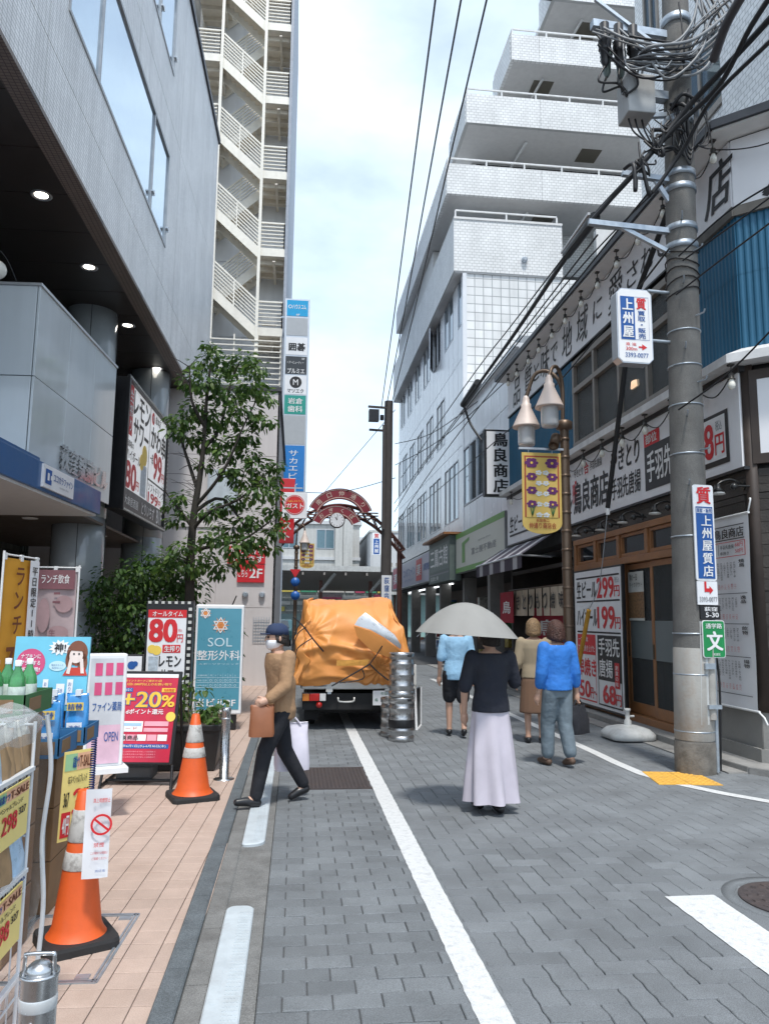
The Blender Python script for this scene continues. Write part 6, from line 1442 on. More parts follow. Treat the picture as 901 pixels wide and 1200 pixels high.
f_ = Fr((b0.x, 25.9, b0.z), (1, 0, 0), W=b1.x - b0.x, H=b1.z - b0.z); iris_banner('iris_banner', f_, 'small distant iris banner on the far street lamp', .6)
q = MB(); q.lathe([(.0001, 0), (.15, 0), (.15, .02), (.0001, .02)], gy(346, 698, 25.8), mat('round blue traffic sign', (.02, .12, .42), .4), 20, axis=(0, -1, 0)); q.lathe([(.0001, 0), (.15, 0), (.15, .02), (.0001, .02)], gy(346, 682, 25.8), mat('round blue traffic sign', (.02, .12, .42), .4), 20, axis=(0, -1, 0)); tsn = q.build('traffic_sign', ll)
p = gy(346, 670, 25.8); q = MB(); q.prism([p + V((-.18, 0, .08)), p + V((0, 0, -.2)), p + V((.18, 0, .08))], (0, -.02, 0), RED); q.build('stop_sign', ll)

# second pole, far
p2 = thing('far_utility_pole', 'dark slender utility pole standing before the far street arch', 'utility pole', (3.5, 30, 0)); PD = mat('dark pole', (.07, .062, .058), .8, var=.2)
q = MB(); q.tube([(3.47, 30, 0), (3.55, 30, 10.25)], [.23, .17], PD, 16); q.build('shaft', p2)
for z, x0, x1 in ((9.95, 2.7, 3.5), (9.0, 2.75, 3.5)):
    q = MB(); q.bar((x0, 29.8, z), (x1, 29.9, z), .08, .08, PD); q.build('cross_arm', p2)
q = MB(); q.box(2.72, 3.12, 29.6, 29.95, 9.35, 9.8, BLACK); q.lathe([(.08, 0), (.08, .2)], (3.25, 29.75, 9.4), BLACK, 10); q.build('transformer', p2)
q = MB(); q.box(3.28, 3.40, 29.7, 29.8, 5, 9.2, PD); q.build('conduit', p2)
f2 = Fr((3.30, 29.74, 1.9), (1, 0, 0), W=.40, H=1.3); q = MB(); f2.box(q, 0, .4, 0, 1.3, -.02, 0, SIGNW); wps = q.build('wrap_sign', p2); q = MB(); f2.ntext(q, '荻窪内科', .25, .05, .75, .95, INKB, .006, .03, vert=True); q.build('lettering', wps)
# overhead lines, real spans at their own height
pw = 'power lines from overhead to the far pole'
for i, (px, lab) in enumerate(((510, 'leftmost of the three power lines crossing the sky'), (540, 'middle of the three power lines crossing the sky'), (570, 'rightmost of the three power lines crossing the sky'))):
    a = gy(px, 0, 10.5); b = V((3.25 + .2 * i, 30, 10.0 + .05 * i)); d = (b - a) / (b.y - a.y)
    wire('power_line', [a - d * 16, a, a.lerp(b, .5) - V((0, 0, .12)), b], .016, None, 8, label=lab, group=pw)
def px3(l): return [gy(*q_) for q_ in l]
wire('thick_cable', px3([(545, 472, 18), (600, 395, 13.5), (664, 300, 9.6), (698, 252, 8.2), (745, 200, 7.7), (800, 132, 7.5), (850, 78, 7.0), (905, 18, 6.3), (960, -50, 5.5)]), .035, label='thickest black cable sweeping up past the pole to the upper right', group='black cables at the pole')
wire('thick_cable', px3([(690, 262, 8.1), (740, 205, 7.75), (790, 150, 7.5), (842, 100, 7.0), (880, 30, 6.3), (920, -30, 5.6)]), .028, label='second thick black cable just under the thickest one at the pole', group='black cables at the pole')
wire('thick_cable', px3([(765, 225, 7.6), (800, 175, 7.4), (835, 115, 6.9), (905, 45, 6.0), (960, -10, 5.4)]), .022, label='lower black cable bending up right of the pole', group='black cables at the pole')
wire('thick_cable', px3([(836, 70, 7.4), (850, 30, 7.0), (872, -10, 6.4)]), .05, label='short greyish bound cable running up off the top right of the pole', group='black cables at the pole', m=mat('bound grey cable', (.08, .075, .08), .6))
q = MB(); q.tube([gy(697, 254, 8.15), gy(664, 298, 9.5)], .065, BLACK, 12); o = q.build('splice_closure'); tag(o, 'fat black cable splice tube left of the pole bracket', 'cable closure'); q = MB(); a, b = gy(690, 250, 8.2), gy(658, 296, 9.6); q.bar(a, b, .03, .03, PLASTW); q.build('support_bar', o)
q = MB(); q.tube([gy(560, 448, 17), gy(543, 474, 18.2)], .09, BLACK, 10); o = q.build('splice_closure'); tag(o, 'small black splice on the cable above the hanging black framed sign', 'cable closure')
wire('drop_cable', [gy(543, 474, 18.2), gy(552, 498, 18), gy(568, 521, 17.6)], .03, label='thick black drop cable leading to the black framed vertical sign')
tw = 'thin cables running down the street'
far_ = [((775, 215, 7.7), (640, 360, 12), (500, 540, 22), (462, 600, 30), 'upper thin cable sagging from the pole down the street'), ((760, 225, 7.8), (640, 375, 12), (510, 545, 22), (462, 618, 30), 'second thin cable below it towards the far pole'), ((700, 275, 8.2), (610, 392, 12.5), (520, 510, 20), (462, 590, 30), 'thin cable under the splice tube towards the far pole'), ((785, 290, 7.6), (700, 395, 10), (600, 500, 15), (470, 610, 30), 'lowest thin cable crossing the white upper sign'), ((690, 262, 8.1), (600, 380, 13), (545, 452, 17), (470, 560, 30), 'thin cable following the thick one down the street')]
for a, b, c, d, lab in far_: wire('thin_cable', px3([a, b, c, d]), .012, label=lab, group=tw)
for i, (a, b, lab) in enumerate((((463, 480, 30), (300, 660, 60), 'thin wire from the far pole falling left behind the arch'), ((463, 560, 30), (340, 576, 34), 'nearly level thin wire behind the floor sign tower'), ((463, 520, 30), (560, 470, 22), 'thin wire from the far pole to the white block'), ((463, 545, 30), (600, 440, 18), 'thin wire rising to the low wing of the white block'))):
    pa, pb = gy(*a), gy(*b); wire('thin_cable', [pa, pa.lerp(pb, .5) - V((0, 0, .3)), pb], .014, label=lab, group=tw)
for i, (a, b, c) in enumerate((((910, 225, 6.2), (860, 262, 7.0), (800, 305, 7.6)), ((910, 212, 6.2), (850, 250, 7.0), (795, 300, 7.6)), ((910, 255, 6.2), (850, 300, 7.0), (792, 345, 7.6)), ((910, 380, 6.2), (850, 440, 7.0), (795, 480, 7.6)))):
    wire('service_wire', px3([a, b, c]), .010, label=['upper', 'second', 'third', 'lowest and loosest'][i] + ' thin service wire right of the pole before the blue sheet', group='service wires right of the pole')
# vertical shop sign on the corner
vs1, vs2 = gy(568, 581, 17.4), gy(603, 504, 17.4)
vf = Fr((vs1.x, 17.4, vs1.z), (1, 0, 0), W=vs2.x - vs1.x, H=vs2.z - vs1.z)
o = thing('vertical_shop_sign', 'black framed white vertical sign with four brush characters over the street', 'sign', tuple(vf.p(.3, 0)))
q = MB(); vf.box(q, 0, vf.W, 0, vf.H, -.2, 0, BLACK); q.build('cabinet', o, bevel=.01); q = MB(); vf.nrect(q, .07, .03, .93, .97, SIGNW, .006); q.build('face', o); q = MB(); vf.ntext(q, '鳥良商店', .27, .04, .77, .96, INKK, .012, .05, vert=True); q.build('lettering', o)
q = MB()
for z in (.3, 1.2): q.bar(vf.p(vf.W, z, -.1), vf.p(vf.W + .25, z, -.1), .05, .05, BLACK)
q.build('bracket', o)
# ================================================================== trees, hedge and planter
LEAFA = mat('young green leaf', (.12, .20, .045), .5, var=.25, vscale=3); LEAFB = mat('mid green leaf', (.07, .145, .030), .5, var=.25, vscale=3); LEAFC = mat('deep green leaf', (.045, .10, .024), .55, var=.25, vscale=3)
for m_ in (LEAFA, LEAFB, LEAFC):      # thin leaves let light through
    n_ = m_.node_tree; p_ = n_.nodes['Principled BSDF']; tl_ = n_.nodes.new('ShaderNodeBsdfTranslucent'); mi_ = n_.nodes.new('ShaderNodeMixShader'); mi_.inputs[0].default_value = .42
    n_.links.new(p_.inputs['Base Color'].links[0].from_socket, tl_.inputs[0]); o_ = [q for q in n_.nodes if q.type == 'OUTPUT_MATERIAL'][0]; n_.links.new(p_.outputs[0], mi_.inputs[1]); n_.links.new(tl_.outputs[0], mi_.inputs[2]); n_.links.new(mi_.outputs[0], o_.inputs[0])
BARK = mat('dark bark', (.032, .027, .022), .9, var=.3, vscale=12, bump=.4)
def leaf(mb, p, d, s, m, rd, up=None):
    d = d.normalized(); a = d.cross(V((rd.uniform(-.4, .4), rd.uniform(-.4, .4), 1))).normalized(); n = a.cross(d); w = s * .26; bend = n * s * -.10
    mb.add([p, p + d * s * .35 + a * w, p + d * s * .75 + a * w * .7 + bend, p + d * s + bend * 2.2, p + d * s * .75 - a * w * .7 + bend, p + d * s * .35 - a * w, p + d * s * .5 - n * s * .05], [(0, 6, 1), (1, 6, 2), (2, 6, 3), (3, 6, 4), (4, 6, 5), (5, 6, 0)], m)
def clump(mb, c, r, n, s, rd, pal=(LEAFA, LEAFB, LEAFC), sc=(1, 1, .7)):
    for k in range(n):
        while True:
            q_ = V((rd.uniform(-1, 1), rd.uniform(-1, 1), rd.uniform(-1, 1)))
            if .25 < q_.length < 1: break
        p = c + V((q_.x * r * sc[0], q_.y * r * sc[1], q_.z * r * sc[2])); d = (q_ * .9 + V((rd.uniform(-.6, .6), rd.uniform(-.6, .6), -.45)))
        leaf(mb, p, d, s * rd.uniform(.5, 1.4), rd.choice(pal), rd)
TY = 12.5
def tp_(px, py, dy=0): return gy(px, py, TY + dy)
tr = thing('street_tree', 'slim leafy street tree with open crown before the pale annex', 'tree', (gy(222, 700, TY).x, TY, 0))
tb = gy(222, 780, TY); base = V((tb.x, TY, 0)); rd = random.Random(21)
trunk = [base, tp_(222, 700), tp_(224, 640), tp_(228, 598), tp_(234, 560), tp_(238, 527), tp_(242, 470), tp_(247, 425)]
q = MB(); q.tube(smooth_path(trunk, 4), [.085 - .0024 * k for k in range(len(trunk) * 4 - 3)], BARK, 10); tk = q.build('trunk', tr)
limbs = [[(230, 592, 0), (252, 566, -.2), (268, 540, -.3), (285, 500, -.4), (300, 470, -.3)], [(232, 575, 0), (222, 545, .2), (212, 510, .3), (215, 480, .3)], [(226, 620, 0), (246, 600, -.2), (280, 585, -.3), (310, 560, -.4)], [(224, 645, 0), (250, 640, -.1), (285, 632, -.3), (318, 610, -.3)], [(238, 527, 0), (258, 500, .2), (270, 450, .2), (280, 425, .1)], [(226, 618, 0), (212, 600, .2), (200, 585, .2)], [(224, 660, 0), (208, 655, .1), (198, 640, .2)], [(240, 500, 0), (225, 470, -.2), (222, 430, -.2)], [(228, 600, 0), (262, 585, -.1), (300, 640, -.2)]]
q = MB(); tips = []
for L_ in limbs:
    pts = smooth_path([tp_(*c_) for c_ in L_], 4); q.tube(pts, [.035 - .026 * i / len(pts) for i in range(len(pts))], BARK, 6); tips += pts[4:]
for k in range(40):
    p = rd.choice(tips); d = V((rd.uniform(-1, 1), rd.uniform(-1, 1), rd.uniform(-.2, .8))); q.tube([p, p + d * .14, p + d * .30 + V((0, 0, -.03))], [.008, .006, .003], BARK, 4)
for k in range(14): p = tp_(228 + rd.uniform(0, 8), 545 + rd.uniform(0, 60)); d = V((rd.uniform(-1, -.3), rd.uniform(-.3, .3), rd.uniform(.0, .6))); q.tube([p, p + d * .25, p + d * .5 + V((0, 0, -.04))], [.007, .005, .003], BARK, 4)
q.build('limb', tr)
q = MB()
cl_ = [(250, 420, 14), (232, 428, 12), (222, 448, 13), (240, 445, 18), (268, 430, 14), (285, 422, 15), (302, 432, 12), (292, 450, 16), (268, 460, 18), (232, 478, 18), (212, 492, 15), (255, 490, 20), (285, 480, 18), (308, 460, 10), (304, 495, 10), (225, 510, 14), (248, 518, 16), (276, 515, 14), (240, 545, 10), (262, 530, 14), (292, 530, 12), (205, 505, 9), (316, 468, 7), (318, 492, 7), (290, 508, 12), (285, 560, 16), (300, 545, 14), (315, 560, 15), (326, 545, 8), (270, 550, 12), (322, 580, 10), (305, 575, 16), (278, 585, 12), (246, 600, 10), (262, 592, 10), (212, 582, 8), (200, 592, 8), (205, 610, 9), (215, 600, 7), (250, 628, 14), (270, 620, 14), (292, 608, 16), (318, 598, 10), (300, 632, 15), (275, 640, 15), (322, 622, 9), (330, 600, 6), (240, 650, 14), (215, 640, 13), (205, 655, 12), (225, 662, 14), (256, 665, 14), (198, 670, 10), (285, 655, 12), (316, 642, 9), (330, 612, 6), (250, 412, 8), (244, 405, 6)]
for px, py, r_ in cl_:
    c_ = tp_(px, py, rd.uniform(-.55, .55)); rr_ = r_ / 900 * TY * 1.12
    clump(q, c_, rr_ * 1.08, int(9 + (r_ / 9) ** 2 * 40), .105, rd, sc=(1, 1.1, .66))
q.build('crown', tr, kind='stuff')
hd = thing('hedge', 'dense dark evergreen hedge in the shade behind the signs', 'hedge', (-2.6, 13.2, 0)); rd = random.Random(5)
q = MB()
for k in range(300):
    x = rd.uniform(-3.4, -1.15); y = 13.4 + rd.uniform(-.5, .7); top = 2.25 + .35 * math.sin(x * 2.3 + 1) - (.5 if x > -1.7 else 0); z = rd.uniform(.25, top)
    clump(q, V((x, y, z)), .30, 40, .095, rd, (LEAFC, LEAFC, LEAFB, LEAFA) if y < 13.2 else (LEAFC, LEAFB))
q.build('foliage', hd, kind='stuff')
q = MB()
for k in range(9): x = -3.2 + k * .24; q.tube([(x, 13.4, 0), (x + rd.uniform(-.1, .1), 13.4, 1.0), (x + rd.uniform(-.3, .3), 13.3, 1.9)], [.03, .02, .01], BARK, 6)
q.build('stem', hd)
PLB = mat('black planter plastic', (.016, .016, .017), .45, var=.2); SOIL = mat('planting soil', (.05, .035, .025), .95, var=.3, vscale=20)
po = thing('planter', 'long black planter of weedy greens beside the steel bollard', 'planter', (-1.0, 8.5, 0))
q = MB(); x0, x1, y0, y1, h = -1.50, -.72, 8.12, 9.1, .43; t = .03; b_ = .05
q.hexa([V((x0 + b_, y0 + b_, .01)), V((x1 - b_, y0 + b_, .01)), V((x1 - b_, y1 - b_, .01)), V((x0 + b_, y1 - b_, .01))], [V((x0, y0, h)), V((x1, y0, h)), V((x1, y1, h)), V((x0, y1, h))], PLB)
for a0, a1, c0, c1 in ((x0 - .01, x1 + .01, y0 - .01, y0 + t), (x0 - .01, x1 + .01, y1 - t, y1 + .01), (x0 - .01, x0 + t, y0 + t, y1 - t), (x1 - t, x1 + .01, y0 + t, y1 - t)): q.box(a0, a1, c0, c1, h - .03, h + .03, PLB)
q.build('box', po, bevel=.008); q = MB(); q.box(x0 + t, x1 - t, y0 + t, y1 - t, h - .01, h + .012, SOIL); q.build('soil', po)
q = MB(); rd = random.Random(8); DRY = mat('dry stalk', (.20, .15, .09), .9); 
for k in range(46):
    c_ = V((rd.uniform(x0 + .08, x1 - .06), rd.uniform(y0 + .06, y1 - .1), h)); hh = rd.uniform(.05, .42) * (1 if c_.x < -1.0 else .55); top = c_ + V((rd.uniform(-.12, .12), rd.uniform(-.1, .1), hh)); q.tube([c_, c_.lerp(top, .6) + V((0, 0, .03)), top], [.005, .004, .002], DRY if k % 2 else LEAFB, 4)
    if k % 3: clump(q, top, .07, 9, .085, rd, (LEAFA, LEAFB))
for k in range(4): clump(q, V((x1 - .05 - .05 * k, y0 + .05 + .12 * k, h + .06)), .08, 14, .10, rd, (LEAFA, LEAFA, LEAFB))
for k in range(60): c_ = V((-1.62 + rd.uniform(-.1, .15), 8.0 + rd.uniform(-.2, .4), .5)); d = V((rd.uniform(-.6, .1), rd.uniform(-.5, .3), rd.uniform(.5, 1.2))); q.tube([c_, c_ + d * .18, c_ + d * .30 + V((0, 0, -.08))], [.004, .004, .002], DRY if k % 3 else LEAFB, 4)
q.build('weeds', po, kind='stuff')

# ================================================================== cones, bollards, kegs
CONEO = mat('worn orange cone', (.68, .105, .018), .5, var=.08, vscale=9, stain=(.40, .07, .02, .4), stainscale=9)
REFL = mat('scuffed reflective band', (.55, .55, .53), .5, var=.1, vscale=20, stain=(.10, .09, .08, .8), stainscale=16)
def cone(x, y, rz, label, w=1.0):
    o = thing('traffic_cone', label, 'traffic cone', (x, y, 0), rz, 'orange traffic cones'); B = V((x, y, 0))
    def rr_(z): return .148 * w - (.148 * w - .032) * (z - .045) / .655
    q = MB(); prof = [(.178 * w, .04), (.158 * w, .06), (rr_(.09), .09)] + [(rr_(z), z) for z in (.2, .33)] ; q.lathe(prof + [(rr_(.7), .70), (rr_(.7) - .008, .705), (.0001, .69)], B, CONEO, 32); q.build('body', o)
    M = Matrix.Rotation(rz, 3, 'Z'); q = MB()
    pts = []
    for cx_, cy_, t0 in ((1, 1, 0), (-1, 1, 90), (-1, -1, 180), (1, -1, 270)):
        for i in range(5): t = R(t0 + 22.5 * i); pts.append(M @ V((cx_ * .150 * w + .05 * math.cos(t), cy_ * .150 * w + .05 * math.sin(t), 0)) + B)
    n = len(pts); zs = [(0, 1.0), (.03, 1.0), (.045, .97)]; vs = [B + (p - B) * s + V((0, 0, z)) for z, s in zs for p in pts]
    q.add(vs, [(i * n + k, i * n + (k + 1) % n, (i + 1) * n + (k + 1) % n, (i + 1) * n + k) for i in range(2) for k in range(n)] + [tuple(range(2 * n, 3 * n))], RUBBER); q.build('base', o)
    for z0, z1 in ((.345, .425), (.47, .615)): q = MB(); q.lathe([(rr_(z0) + .002, z0), (rr_(z0) + .004, z0 + .004), (rr_(z1) + .004, z1 - .004), (rr_(z1) + .002, z1)], B, REFL, 32); q.build('reflective_band', o)
    return o
c1 = cone(-.838, 7.02, R(20), 'orange and white traffic cone beside the black planter, farther along the pavement')
c2 = cone(-1.00, 4.05, R(28), 'scuffed orange traffic cone with a no smoking sheet, near the wire rack', .80)
PAPER = mat('white laminated paper', (.72, .73, .76), .3, var=.05)
nf = Fr(gy(95, 1031, 3.88), (.96, .22, 0), (.03, .0, 1), W=.115, H=.40)
q = MB(); vs = [nf.p(nf.W * i / 3, nf.H * j / 6, .008 * math.sin(j + i)) for j in range(7) for i in range(4)]; q.add(vs, [(j * 4 + i, j * 4 + i + 1, j * 4 + i + 5, j * 4 + i + 4) for j in range(6) for i in range(3)], PAPER, True); o = q.build('no_smoking_sheet'); tag(o, 'white no smoking sheet hung on the near orange cone', 'notice')
q = MB(); nf.ring(q, .075, .24, .038, .048, INKR, .014, 24); nf.line(q, [(.045, .265), (.105, .215)], .010, INKR, .014); nf.ntext(q, '路上喫煙禁止', .3, .10, .95, .15, INKR, .014, .01); nf.ntext(q, '禁煙', .4, .60, .8, .65, INKR, .014, .01); nf.ntext(q, 'この場所での喫煙は', .3, .70, .95, .73, INKR, .014); nf.ntext(q, 'ご遠慮ください', .35, .76, .95, .79, INKR, .014); nf.ntext(q, '商店街', .5, .90, .9, .93, INKB, .014); q.build('lettering', o)
q = MB()
for k in range(24): z = .69 + k * .011; q.tube([V((-.955 + .012 * math.cos(t), 3.99 + .012 * math.sin(t), z + .0055 * t / math.pi)) for t in [2 * math.pi * i / 8 for i in range(9)]], .0035, mat('dark blue coil', (.02, .03, .12), .4), 4)
o = q.build('coil_cord'); tag(o, 'dark blue coiled cord rising from the near cone top', 'cord')
q = MB(); q.lathe([(.10, 0), (.10, .006), (.045, .008), (.043, .62), (.046, .625), (.046, .66), (.040, .672), (.0001, .674)], (-.64, 7.78, 0), STEEL, 24); q.lathe([(.044, .56), (.0465, .562), (.0465, .575), (.044, .577)], (-.64, 7.78, 0), ALU, 24); o = q.build('bollard'); tag(o, 'plain brushed steel bollard standing at the kerb by the planter', 'bollard')
NBX, NBY = -.61, 2.14
nb = thing('bollard', 'near steel bollard with a handle and ball top at the lower left corner', 'bollard', (NBX, NBY, 0)); B = V((NBX, NBY, 0))
q = MB(); q.lathe([(.09, 0), (.09, .008), (.0445, .01), (.0445, .655), (.047, .66), (.047, .668), (.040, .664)], B, STEEL, 28); q.build('post', nb)
q = MB(); q.sphere(B + V((0, 0, .668)), .034, STEEL, 16, (1, 1, .75)); q.build('ball_top', nb)
q = MB(); q.lathe([(.0448, .585), (.0458, .587), (.0458, .612), (.0448, .614)], B, mat('reflective tape', (.55, .57, .58), .25, .3), 28); q.build('reflective_tape', nb)
q = MB(); q.tube(smooth_path([B + V((-.036, -.01, .66)), B + V((-.034, -.01, .705)), B + V((-.03, -.01, .712)), B + V((.03, -.01, .712)), B + V((.036, -.01, .705)), B + V((.038, -.01, .655))], 3), .005, STEEL, 8); q.build('handle', nb)
q = MB(); q.box(NBX - .02, NBX + .012, NBY - .047, NBY - .042, .535, .539, BLACK); q.lathe([(.006, 0), (.006, .004)], (NBX - .003, NBY - .044, .560), ALU, 12, axis=(0, -1, 0)); q.build('lock_slot', nb)
KEG = mat('scratched keg steel', (.50, .50, .50), .30, .95, var=.14, vscale=14, bump=.06, bscale=40)
def keg(x, y, z, label, hh=.52):
    o = thing('beer_keg', label, 'beer keg', (x, y, z), 0, 'steel beer kegs'); r = .165; s = hh / .52
    prof = [(.150, 0), (.163, .004), (.165, .03), (.163, .06), (.150, .065), (.155, .075), (.158, .11), (.164, .118), (.167, .13), (.164, .142), (.158, .15), (.158, .24), (.164, .248), (.167, .26), (.164, .272), (.158, .28), (.158, .37), (.164, .378), (.167, .39), (.164, .402), (.156, .41), (.152, .44), (.150, .45), (.163, .455), (.165, .50), (.166, .515), (.158, .52), (.150, .515), (.148, .45), (.0001, .465)]
    q = MB(); q.lathe([(a, b * s) for a, b in prof], (x, y, z), KEG, 36); q.build('body', o)
    q = MB(); q.box(x + .06, x + .11, y - .160, y - .140, z + .475 * s, z + .502 * s, BLACK); q.build('hand_hole', o)
    return o
keg(1.386, 10.03, 0, 'lower steel beer keg of the tall stack behind the truck, with a black band', .55); keg(1.386, 10.03, .555, 'upper steel beer keg standing on another keg by the truck', .55); keg(1.325, 10.42, 0, 'single steel beer keg half hidden behind the tall keg stack', .50)
q = MB(); q.lathe([(.1655, .04), (.1675, .045), (.1675, .135), (.1655, .14)], (1.386, 10.03, .13), BLACK, 36); q.build('band', [o_ for o_ in COL.objects if o_.name.startswith('beer_keg')][0])

# ================================================================== free standing signs on the pavement
def legs(mb, pts, r=.014, m=BLACK):
    for a, b in pts: mb.tube([a, b], r, m, 6)
# red campaign A-frame
af = thing('campaign_board', 'black framed leaning red campaign board announcing twenty percent points', 'a-board', (-1.38, 7.45, 0))
LB = Fr((-1.70, 7.50, .20), (.985, -.10, 0), (.02, .30, 1), W=.62, H=.86)
q = MB(); LB.box(q, 0, .62, 0, .86, -.025, 0, BLACK); q.build('panel', af, bevel=.008)
REDP = mat('crimson poster', (.50, .012, .045), .35, var=.12, vscale=5, coat=.2)
q = MB(); LB.nrect(q, .05, .035, .95, .975, REDP, .003); q.build('poster', af)
q = MB(); n_ = LB.nrect; t_ = LB.ntext
n_(q, .05, .035, .95, .075, INKW, .006); t_(q, 'dポイントカードご提示で1回', .12, .10, .70, .125, INKY, .007, .01); t_(q, '1回1,000円以上のお買い物で', .18, .135, .86, .165, INKY, .007, .01)
n_(q, .10, .19, .28, .235, INKB, .006); t_(q, 'もれなく', .12, .197, .26, .228, INKW, .010, .02); t_(q, '+20', .14, .235, .72, .40, INKB, .007, .09); t_(q, '+20', .14, .235, .72, .40, mat('gold print', (.80, .50, .05), .4), .010, .035); t_(q, '%', .74, .27, .93, .395, mat('gold print', (.80, .50, .05), .4), .010, .035); n_(q, .72, .19, .93, .235, mat('gold print', (.80, .50, .05), .4), .006); t_(q, '当店限定', .75, .197, .91, .228, INKR, .010, .02)
t_(q, 'dポイント還元', .22, .42, .78, .475, INKW, .008, .03); n_(q, .12, .55, .50, .66, INKW, .006); n_(q, .13, .57, .48, .60, mat('pale blue print', (.35, .55, .75), .5), .008); n_(q, .52, .55, .88, .60, mat('pink print', (.75, .35, .42), .5), .006); n_(q, .52, .62, .88, .66, mat('pink print', (.75, .35, .42), .5), .006); t_(q, 'カード', .15, .61, .42, .64, INKR, .008)
for k in range(5): n_(q, .12 + k * .155, .69, .26 + k * .155, .755, [INKW, mat('pink print', (.75, .35, .42), .5)][k % 2], .006)
t_(q, '対象商品', .12, .70, .45, .745, INKK, .009, .02); n_(q, .08, .79, .92, .835, INKB, .006); t_(q, '2022年6月1日(水)-6月30日(木)', .12, .797, .88, .828, INKW, .009, .01)
for k in range(3): t_(q, 'ポイント還元には条件があります詳しくは店頭まで', .10, .86 + k * .028, .74, .875 + k * .028, mat('pink print', (.75, .35, .42), .5), .007)
for cx_, cy in ((.10, .48), (.90, .50)): LB.disc(q, cx_ * .62, (1 - cy) * .86, .045, INKY, .007, 16)
q.build('lettering', af)
q = MB(); b0 = LB.p(0, 0, -.012); b1 = LB.p(.62, 0, -.012)
legs(q, [(b0, V((b0.x - .01, b0.y - .10, 0.0))), (b1, V((b1.x + .01, b1.y - .10, 0.0))), (LB.p(.02, .8, -.03), V((b0.x, b0.y + .75, 0))), (LB.p(.60, .8, -.03), V((b1.x, b1.y + .72, 0))), (V((b0.x - .01, b0.y - .10, .02)), V((b0.x, b0.y + .75, .02))), (V((b1.x + .01, b1.y - .10, .02)), V((b1.x, b1.y + .72, .02))), (V((b0.x, b0.y + .1, .04)), V((b1.x, b1.y + .1, .04)))]); q.build('frame', af)
q = MB(); q.box(-1.62, -1.28, 7.62, 7.92, .03, .17, mat('grey weight tank', (.06, .065, .07), .5)); o = q.build('water_weight', af, bevel=.03)
# lemon sour light board
ls = thing('lemon_sour_board', 'tall black light edged board with a red 80 yen lemon sour poster', 'sign board', (-1.6, 9.35, 0)); y = 9.3
p0, p1 = gy(172, 706, y), gy(223, 800, y); x0, x1 = p0.x, p1.x; LSB = Fr((x0, y, .30), (1, .02, 0), W=x1 - x0, H=1.42)
q = MB(); LSB.box(q, 0, LSB.W, -.28, 1.42, -.18, 0, BLACK); q.build('cabinet', ls, bevel=.006)
q = MB(); LSB.nrect(q, .05, .07, .86, .97, SIGNW, .004); q.build('poster', ls)
q = MB()
for k in range(7): LSB.box(q, .02 + k * .075, .055 + k * .075, 1.39, 1.42, .0, .012, LEDW)
for k in range(18): LSB.box(q, LSB.W * .90, LSB.W * .97, .02 + k * .076, .055 + k * .076, .0, .012, LEDW)
q.build('edge_light', ls, kind='stuff')
q = MB(); t_ = LSB.ntext; LSB.nrect(q, .05, .07, .86, .135, INKR, .007); t_(q, 'オールタイム', .14, .082, .78, .124, INKW, .011, .02); t_(q, '80', .10, .15, .66, .33, INKR, .008, .06); t_(q, '円', .68, .27, .80, .335, INKR, .008, .03); t_(q, '税込', .70, .225, .78, .25, INKR, .008); LSB.nrect(q, .38, .355, .76, .42, INKR, .007); t_(q, '生搾り', .42, .362, .74, .412, INKW, .011, .03); t_(q, 'レモン', .32, .445, .78, .53, INKK, .008, .04); t_(q, 'サワー', .36, .555, .78, .635, INKK, .008, .04)
W, H = LSB.W, LSB.H
for cx_, cy, r in ((.16, .39, .05), (.26, .40, .055)): LSB.disc(q, cx_ * W, (1 - cy) * H, r, INKY, .008 + cx_ * .005, 16)
LSB.nrect(q, .10, .45, .30, .66, mat('printed ice glass', (.45, .52, .58), .4, var=.3, vscale=20), .007); LSB.nrect(q, .06, .67, .34, .96, mat('printed dishes', (.35, .20, .09), .5, var=.6, vscale=30), .007); LSB.nrect(q, .36, .67, .68, .96, mat('printed fried food', (.52, .33, .17), .5, var=.5, vscale=35), .007); t_(q, '唐揚', .70, .70, .82, .92, INKK, .008, .03, vert=True); q.build('lettering', ls)
# clinic sign
sy = 11.0; q0, q1 = gy(224.5, 838, sy), gy(287, 709, sy)
cs_ = thing('clinic_sign', 'tall pale blue orthopaedic clinic sign in a white frame behind the planter', 'sign', (q0.x + .35, sy, 0))
SB_ = Fr((q0.x, sy, q0.z), (1, .03, 0), W=gy(284, 780, sy).x - q0.x, H=q1.z - q0.z)
q = MB(); SB_.box(q, 0, SB_.W, 0, SB_.H, -.16, 0, WHITE); q.build('frame', cs_, bevel=.02); q = MB(); SB_.box(q, .06, SB_.W - .06, -(q0.z - .01), .0, -.14, -.02, BLACK); q.build('base', cs_)
SBL = mat('clinic sign blue', (.085, .29, .385), .3, var=.04, coat=.2); ORA = mat('clinic orange', (.72, .26, .07), .4); PBL = mat('pale blue lettering', (.55, .70, .76), .4)
q = MB(); SB_.nrect(q, .05, .035, .95, .955, SBL, .005); q.build('face', cs_)
q = MB(); W, H = SB_.W, SB_.H
def starburst(cx_, cy, r):
    SB_.disc(q, cx_, cy, r * .45, ORA, .010, 16)
    for k in range(12): t = math.pi * k / 6; SB_.poly(q, [(cx_ + r * .5 * math.cos(t - .14), cy + r * .5 * math.sin(t - .14)), (cx_ + r * .5 * math.cos(t + .14), cy + r * .5 * math.sin(t + .14)), (cx_ + r * math.cos(t), cy + r * math.sin(t))], ORA, .009)
    for s in (0, math.pi / 3): pts = [(cx_ + r * .85 * math.sin(s + 2 * math.pi * k / 3), cy + r * .85 * math.cos(s + 2 * math.pi * k / 3)) for k in range(4)]; SB_.line(q, pts, .012, INKW, .013)
starburst(.52 * W, .81 * H, .125); starburst(.20 * W, .92 * H, .085)
